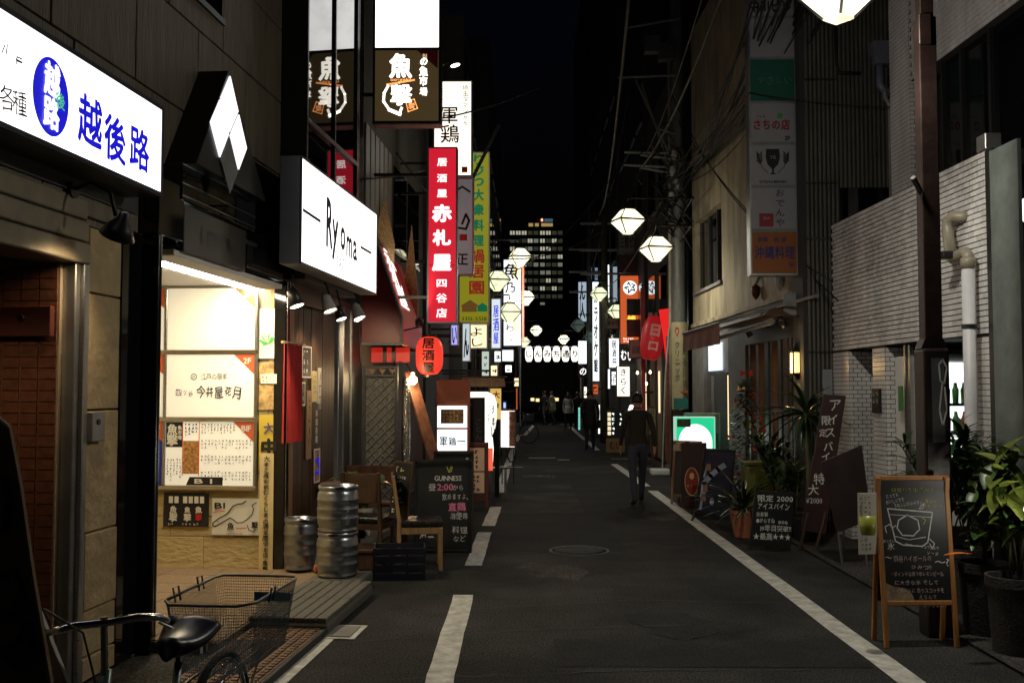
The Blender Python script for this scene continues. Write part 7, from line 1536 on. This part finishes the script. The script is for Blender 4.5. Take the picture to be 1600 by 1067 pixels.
FARS = (
    ('white lit strip sign between the two slim far poles', 'R', 938, 943, 462, 528, 36, G_cool, ''), ('small white lit sign under the pale strip beside the mottled pole', 'R', 955, 966, 580, 602, 31, G_cool, '酒'),
    ('narrow white lit sign right of the row of white lanterns', 'R', 919, 924, 505, 600, 44, G_cool, ''), ('teal lit panel at street level left of the suited man', 'R', 903, 907, 636, 672, 44, glow('teal_lit', (.25, .9, .75), .7), ''),
    ('white lit panel at street level right of the suited man', 'R', 934, 938, 632, 678, 35, G_white, ''), ('small cream lit sign low on the far right facades', 'R', 912, 922, 604, 622, 45, G_warm, ''),
    ('small blue-white lit sign above the pale glass panel far right', 'R', 917, 925, 418, 438, 46, glow('faint_blue_lit', (.5, .7, 1), .4), ''), ('reddish lit sign between the pole and the swirl sign', 'R', 926, 935, 600, 616, 40, G_orange, ''),
    ('striped pale lit sign below the cream kana sign on the left', 'L', 752, 765, 548, 590, 20.5, glow('faint_green_lit', (.7, .9, .8), .45), ''), ('small warm lit window sign over the yellow banner', 'L', 766, 778, 570, 588, 19.8, G_cream, ''),
    ('small white lit sign left of the blank square sign', 'L', 772, 783, 548, 566, 25.5, G_cool, ''), ('tiny white lit sign beneath the blank square sign', 'L', 789, 800, 570, 582, 30, G_white, ''),
    ('small amber lit sign far down the left facades', 'L', 803, 811, 590, 604, 36, G_cream, ''), ('thin red lit strip far down the left facades', 'L', 806, 809, 606, 640, 38, G_orange, ''))
for lab, side, u0, u1, v0, v1, Y, face, s in FARS:
    sg, W, H = signbox('small_lit_sign', lab, 'sign', u0, u1, v0, v1, Y, face, M_dgrey, wallx=rxw(Y) + .05 if side == 'R' else lx(min(Y, 31)), rim=.015)
    if s: txt(sg, s, 0, H / 2, H * .6, M_ink)
    else: scrawl(sg, -W * .35, W * .35, H * .1, H * .9, max(1, int(H / W)), M_dgrey, y=-.001, seed=int(u0))
# lit menu stand and small boards
mbd, W, H = signbox('lit_menu_stand', 'black menu stand with rows of small lit photographs by the mottled pole', 'sign', 947, 976, 640, 683, 27.5, M_board, M_black, thick=.12)
for r in range(5):
    B().box(-W * .42, -W * .24, -.006, -.001, .06 + r * .13, .16 + r * .13).build('dish_photo', glow('dish_lit', (1, .85, .5), .8), mbd)
    scrawl(mbd, -W * .2, W * .12, .06 + r * .13, .16 + r * .13, 1, glow('pale_letters', (.75, .95, .9), .8), y=-.004, wd=.022, seed=r); scrawl(mbd, W * .16, W * .4, .06 + r * .13, .16 + r * .13, 1, glow('pale_letters', (.75, .95, .9), .8), y=-.004, wd=.018, seed=r + 9)
bx('lower_panel', mat('tan_panel', (.25, .14, .05), .6), mbd, -W / 2, W / 2, -.01, .1, -.42, -.03); txt(mbd, 'むい', 0, -.22, .22, M_ink, y=-.012, bold=.02, w=W * .6)
for x in (-W / 2, W / 2 - .04): bx('leg', M_black, mbd, x, x + .04, .02, .06, -mbd.location.z, -.42)
bxx_ = thing('bar_crates', 'x', 'x') if False else None
for lab, u, v, Y, m in (('small white table lamp glowing behind the walking man', 987, 641, 24.5, G_white),):
    t = thing('table_lamp', lab, 'lamp', tuple(at(u, v, Y))); B().lathe([(0, .14), (.05, .12), (.09, 0), (.085, -.06), (0, -.06)], 16).build('lamp_shade', m, t, smooth=True); B().lathe([(.02, -1.2), (.02, -.06)], 8).build('stand', M_black, t)
sg, W, H = signbox('tan_notice_board', 'tan notice board with vertical characters at the far tavern front', 'sign', 1013, 1026, 636, 680, 22.3, mat('tan_notice', (.3, .22, .13), .6), M_wood); txt(sg, '日本の酒', 0, H / 2, .1, M_ink, vert=True, fit=H * .8, w=W * .5)
bx('leg', M_wood, sg, -.03, .03, .05, .09, -sg.location.z, 0)
wl2 = thing('far_tavern', 'timber tavern front with warm strips behind the walking man', 'shopfront', (rxw(24) - .03, 23, 0))
bx('wall', mat('tan_front', (.26, .19, .12), .7, var=.3), wl2, -.02, .02, -1.8, 6, .1, 2.7)
for i, y in enumerate((-1.2, .2, 1.5, 3, 4.4)): bx('post', M_wood, wl2, -.08, -.02, y, y + .15, .1, 2.8)
for y in (-.7, 1.0, 3.7): bx('lit_strip', G_cream, wl2, -.05, -.021, y, y + .1, 1.2, 2.2)
for i in range(4):
    t = thing('festoon_bulb', 'small warm bulb hanging under the far tavern eave', 'bulb', tuple(at((996, 1004, 1016, 1010)[i], (583, 570, 582, 600)[i], 24.3)), 0, 'small bulbs under the tavern eave'); B().lathe([(0, -.04), (.035, 0), (.015, .05), (0, .06)], 10).build('bulb', glow('small_bulb', (1, .8, .5), 5), t, smooth=True); B().tube([(0, 0, .05), (0, 0, .4)], .006, 4).build('wire', M_cable, t)

# row of white paper lanterns across the street, with their posts
ga = thing('lantern_arch', 'bar across the street carrying the row of white lanterns', 'arch', (0, 48, 0)); zl = at(860, 542, 48).z
B().tube([(at(812, 542, 48).x, 0, zl), (at(908, 542, 48).x, 0, zl)], .03, 6).build('bar', M_grey, ga)
for u in (812, 908): B().tube([(at(u, 542, 48).x, 0, 0), (at(u, 542, 48).x, 0, zl + .3)], .06, 8).build('post', M_grey, ga)
for i, ch in enumerate('しんみち通り'):
    p = at(826.5 + i * 14.3, 553, 47.9); t = thing('white_paper_lantern', 'white lit paper lantern, number %s from the left in the row across the street' % ('one', 'two', 'three', 'four', 'five', 'six')[i], 'lantern', tuple(p), 0, 'row of white lanterns')
    B().lathe([(.09, -.37), (.145, -.3), (.182, -.12), (.182, .12), (.145, .3), (.09, .37)], 14).build('paper_shade', glow('white_lantern', (1, .97, .86), 1.5), t, smooth=True); txt(t, ch, 0, 0, .34, M_ink, y=-.192, bold=.025); B().lathe([(.1, .37), (.1, .42), (0, .42)], 10).build('cap', M_black, t)

# end of the street
eb_ = thing('end_building', 'dark panelled building closing the far end of the street', 'building', (0, 85, 0)); bx('wall', M_night, eb_, -30, 30, 0, 10, 0, 9)
for i in range(5):
    for k in range(3): bx('facade_panel', mat('grey_panel_far', (.15, .155, .16), .6, var=.1), eb_, -1.5 + i * 1.25 + .02, -1.5 + (i + 1) * 1.25 - .02, -.12, -.01, .3 + k * 2.2, .3 + (k + 1) * 2.2 - .04)
for i, (u, v) in enumerate(((832, 624), (852, 624), (864, 623), (870, 624), (840, 625))):
    t = thing('far_shop_light', 'tiny warm shop light at the far end of the street', 'light', tuple(at(u, v, 78)), 0, 'tiny lights at the end of the street'); bx('lens', glow('far_warm', (1, .75, .35), 1.2), t, -.14, .14, -.05, .05, -.12, .12)
ot = thing('office_tower', 'distant dark office tower with rows of lit windows above the street', 'building', (at(838, 600, 250).x, 250, 0)); 
x0, x1 = at(793, 500, 250).x - ot.location.x, at(880, 500, 250).x - ot.location.x; zt = at(840, 362, 250).z
M_tow = mat('tower_wall', (.02, .021, .025), .7, var=.1); bx('wall', M_tow, ot, x0, x1, 0, 20, 0, zt); bx('penthouse', M_tow, ot, at(825, 400, 250).x - ot.location.x, at(866, 400, 250).x - ot.location.x, 2, 16, zt, at(840, 340, 250).z)
rr = random.Random(12); lit = [glow('office_lit_a', (1, .95, .7), .36), glow('office_lit_b', (.95, 1, .75), .13), glow('office_dim', (.8, .85, .5), .03)]
grid = {360: '111101110', 373: '0012011000', 386: '001001100', 398: '0022222002'}
for r in range(10):
    v = 361 + r * 12.4
    for i in range(9):
        u = 797 + i * 9.2 + (1 if i > 4 else 0); k = rr.random(); m = lit[2]
        if r == 0: m = lit[0] if i in (0, 1, 2, 5, 6) else lit[2]
        elif k < .22: m = lit[0]
        elif k < .45: m = lit[1]
        if r > 7 and i not in (5,): m = lit[2] if r < 9 else None
        if m is None: continue
        p, q_ = at(u, v + 6, 250), at(u + 7.2, v, 250); wn_ = bx('window', m, ot, p.x - ot.location.x, q_.x - ot.location.x, -.1, -.02, p.z, q_.z)
        if m is lit[0]: xm = (p.x + q_.x) / 2 - ot.location.x; bx('mullion', M_tow, wn_, xm - .08, xm + .08, -.16, -.101, p.z, q_.z)
for u0, u1 in ((826, 833), (836, 842), (846, 864)): p, q_ = at(u0, 352, 250), at(u1, 347, 250); bx('window', glow('office_warm', (1, .7, .25), .3), ot, p.x - ot.location.x, q_.x - ot.location.x, 1.9, 1.98, p.z, q_.z)
p, q_ = at(851, 345, 250), at(864, 340, 250); bx('roof_sign', glow('roof_sign_blue', (.2, .5, .8), .15), ot, p.x - ot.location.x, q_.x - ot.location.x, 1.7, 1.8, p.z, q_.z); p = at(847, 342, 250); bx('beacon', glow('red_beacon', (1, .35, .2), 2), ot, p.x - ot.location.x - .25, p.x - ot.location.x + .25, 1.5, 2, p.z - .3, p.z + .3)
sb = thing('side_tower', 'tall unlit building above the far right shops', 'building', (9, 50, 0)); bx('wall', M_nightb, sb, -5.5, 12, 0, 20, 0, 26)
for i in range(4):
    for k in range(7): bx('window', M_blackglass, sb, -5 + i * 1.2, -4.2 + i * 1.2, -.03, -.005, 3 + k * 3, 4.6 + k * 3)

# ================================================================== PEOPLE
PEOPLE = []
def person(label, loc, rz, h, stride, armsw, top, bottom, shoe=M_shoe, hairlen=0.0, coat=0.0, fem=False, bag=None):
    k = h / 1.72; t = thing('person', label, 'person', loc, rz)
    # facing local +y (walking away from the camera when rz = 0)
    V = []; E = []; Rr = []
    def v(x, y, z, rx, ry=None, par=None):
        V.append((x * k, y * k, z * k)); Rr.append((rx * k, (ry or rx) * k))
        if par is not None: E.append((par, len(V) - 1))
        return len(V) - 1
    pel = v(0, 0, .93, .15, .11); wai = v(0, .01, 1.08, .14, .105, pel); che = v(0, .015, 1.26, .165, .115, wai); shc = v(0, .01, 1.4, .12, .09, che); nk = v(0, .015, 1.48, .055, None, shc); hd0 = v(0, .03, 1.56, .072, .085, nk); hd1 = v(0, .03, 1.64, .078, .095, hd0); v(0, .025, 1.705, .05, .06, hd1)
    for s_ in (-1, 1):
        st = stride * s_; hip = v(s_ * .09, .0, .87, .095, None, pel); kn = v(s_ * .1, st * .18 + .03, .48 if st > 0 else .5, .064, None, hip); ank = v(s_ * .1, st * .36 - (.0 if st > 0 else .04), .1, .047, None, kn); v(s_ * .115, st * .36 + .06, .05, .04, None, ank) ; v(s_ * .12, st * .36 + .15, .035, .033, None, len(V) - 1)
        sw = -armsw * s_; sho = v(s_ * .175, .0, 1.385, .065, None, shc); el = v(s_ * .235, sw * .12 - .03, 1.12, .046, None, sho); wr = v(s_ * .245, sw * .26 + .03, .9, .032, None, el); pa = v(s_ * .245, sw * .3 + .04, .83, .03, .022, wr)
        for j, (dy, l) in enumerate(((.028, .07), (.01, .085), (-.008, .08), (-.026, .065))):
            f1 = v(s_ * .243, sw * .31 + .04 + dy, .83 - l * .55, .0095, None, pa); v(s_ * .235, sw * .32 + .045 + dy, .83 - l, .008, None, f1)
        v(s_ * .225, sw * .3 + .085, .80, .0095, None, pa)
    me = bpy.data.meshes.new('body'); me.from_pydata(V, E, []); o = bpy.data.objects.new('body', me); COL.objects.link(o)
    md = o.modifiers.new('skin', 'SKIN'); md.use_smooth_shade = True
    for i, sv in enumerate(me.skin_vertices[0].data): sv.radius = Rr[i]; sv.use_root = (i == 0)
    o.modifiers.new('sub', 'SUBSURF').levels = 2; o.modifiers['sub'].render_levels = 2
    PEOPLE.append((t, o, k, top, bottom, shoe, coat)); 
    # hair cap, ears, collar
    b = B(); n = 14; prof = []
    for i in range(9): q_ = -.35 + (math.pi / 2 + .35) * i / 8; prof.append((.098 * math.cos(q_), .125 * math.sin(q_)))
    b.lathe(prof, 18, c=(0, 0, 0)); hr = b.build('hair', M_hair, t, smooth=True); hr.location = (0, .012 * k, 1.615 * k); hr.scale = (k, k * 1.1, k)
    if hairlen: B().lathe([(.1, .0), (.11, -.1), (.1, -hairlen), (.04, -hairlen - .03), (0, -hairlen)], 14).build('hair_length', M_hair, t, smooth=True, loc=(0, -.01, 1.6 * k))
    for s_ in (-1, 1): B().lathe([(.0, -.03), (.018, -.015), (.02, .012), (0, .03)], 8).build('ear', M_skin, t, smooth=True, loc=(s_ * .09 * k, .03 * k, 1.6 * k))
    B().lathe([(.085 * k, 1.41 * k), (.068 * k, 1.5 * k), (.06 * k, 1.5 * k), (.075 * k, 1.41 * k)], 16, c=(0, .015 * k, 0)).build('collar', top, t, smooth=True)
    if coat: B().lathe([(.2 * k, coat), (.185 * k, .8 * k), (.165 * k, 1.0 * k), (.16 * k, 1.1 * k), (.0, 1.1 * k)], 18).build('coat_skirt', top, t, smooth=True)
    if bag: bx('bag', bag, t, .2 * k, .3 * k, -.1, .2, .62 * k, .86 * k, bevel=.02)
    return t
fa_ = gnd(997, 788); person('man in a dark olive jacket and jeans walking away on the right of the road', (fa_.x, fa_.y, 0), R(4), 1.7, .75, .45, M_olive, M_jeans)
fb = gnd(922, 703); person('man in a black suit with a bag walking away down the middle distance', (fb.x, fb.y, 0), 0, 1.75, .25, .2, M_suit, M_suit, coat=.62, bag=M_suit)
fc = gnd(888, 671); person('person in a pale coat walking toward the viewer far down the street', (fc.x, fc.y, 0), R(170), 1.62, .4, .3, M_coatw, M_suit, hairlen=.16, coat=.72)
person('dark-dressed companion beside the person in the pale coat', (fc.x + .42, fc.y + .15, 0), R(185), 1.66, .3, .3, M_suit, M_suit)
fd = gnd(862, 664); person('faint figure in an olive coat crossing at the street end', (fd.x, fd.y, 0), R(60), 1.7, .6, .4, mat('olive_grey_coat', (.12, .12, .07), .85), M_suit, coat=.6)
fe = gnd(851, 664); person('dim dark figure left of the olive-coated figure at the street end', (fe.x, fe.y + .3, 0), R(40), 1.7, .4, .3, M_suit, M_jeans)
bpy.context.view_layer.update(); dg = bpy.context.evaluated_depsgraph_get()
done = [(bpy.data.meshes.new_from_object(o.evaluated_get(dg)), t, o, k, a, b_, c_, d_) for t, o, k, a, b_, c_, d_ in PEOPLE]
for me, t, o, k, top, bottom, shoe, coat in done:
    bpy.data.objects.remove(o); me.materials.clear()
    for m in (M_skin, top, bottom, shoe): me.materials.append(m)
    for p in me.polygons:
        z = p.center.z / k; x = abs(p.center.x) / k
        p.material_index = 3 if z < .085 else (0 if (z > 1.465 and x < .15) or (z < .9 and x > .2 and z > .7) else (2 if z < .93 and x < .2 else 1)); p.use_smooth = True
    nb = bpy.data.objects.new('body', me); COL.objects.link(nb); nb.parent = t
    # face: nose, eyes and mouth on the side the head looks to
    B().lathe([(.012, -.02), (.004, .02)], 6, c=(0, .127 * k, 1.61 * k)).build('nose', M_skin, t)
    for s_ in (-1, 1): B().lathe([(0, -.008), (.01, 0), (0, .008)], 6, c=(s_ * .03 * k, .115 * k, 1.635 * k)).build('eye', M_ink, t)
    bx('mouth', M_inkred, t, -.022 * k, .022 * k, .108 * k, .118 * k, 1.565 * k, 1.572 * k)

# ------------------------------------------------------------------ every thing's Empty sits at its own base
bpy.context.view_layer.update()
for t in [o for o in COL.objects if o.type == 'EMPTY' and o.parent is None]:
    lo_, hi_ = [1e9] * 3, [-1e9] * 3
    st = list(t.children)
    while st:
        o = st.pop(); st += list(o.children)
        if o.type != 'MESH': continue
        for c in o.bound_box:
            p = o.matrix_world @ Vector(c)
            for i in range(3): lo_[i] = min(lo_[i], p[i]); hi_[i] = max(hi_[i], p[i])
    if lo_[0] > 1e8: continue
    new = Vector(((lo_[0] + hi_[0]) / 2, (lo_[1] + hi_[1]) / 2, lo_[2])); d = t.matrix_world.to_3x3().inverted() @ (new - t.location)
    if d.length < .6: continue
    t.location = new; sh = Matrix.Translation(-d)
    for ch in t.children: ch.matrix_parent_inverse = sh @ ch.matrix_parent_inverse
bpy.context.view_layer.update()
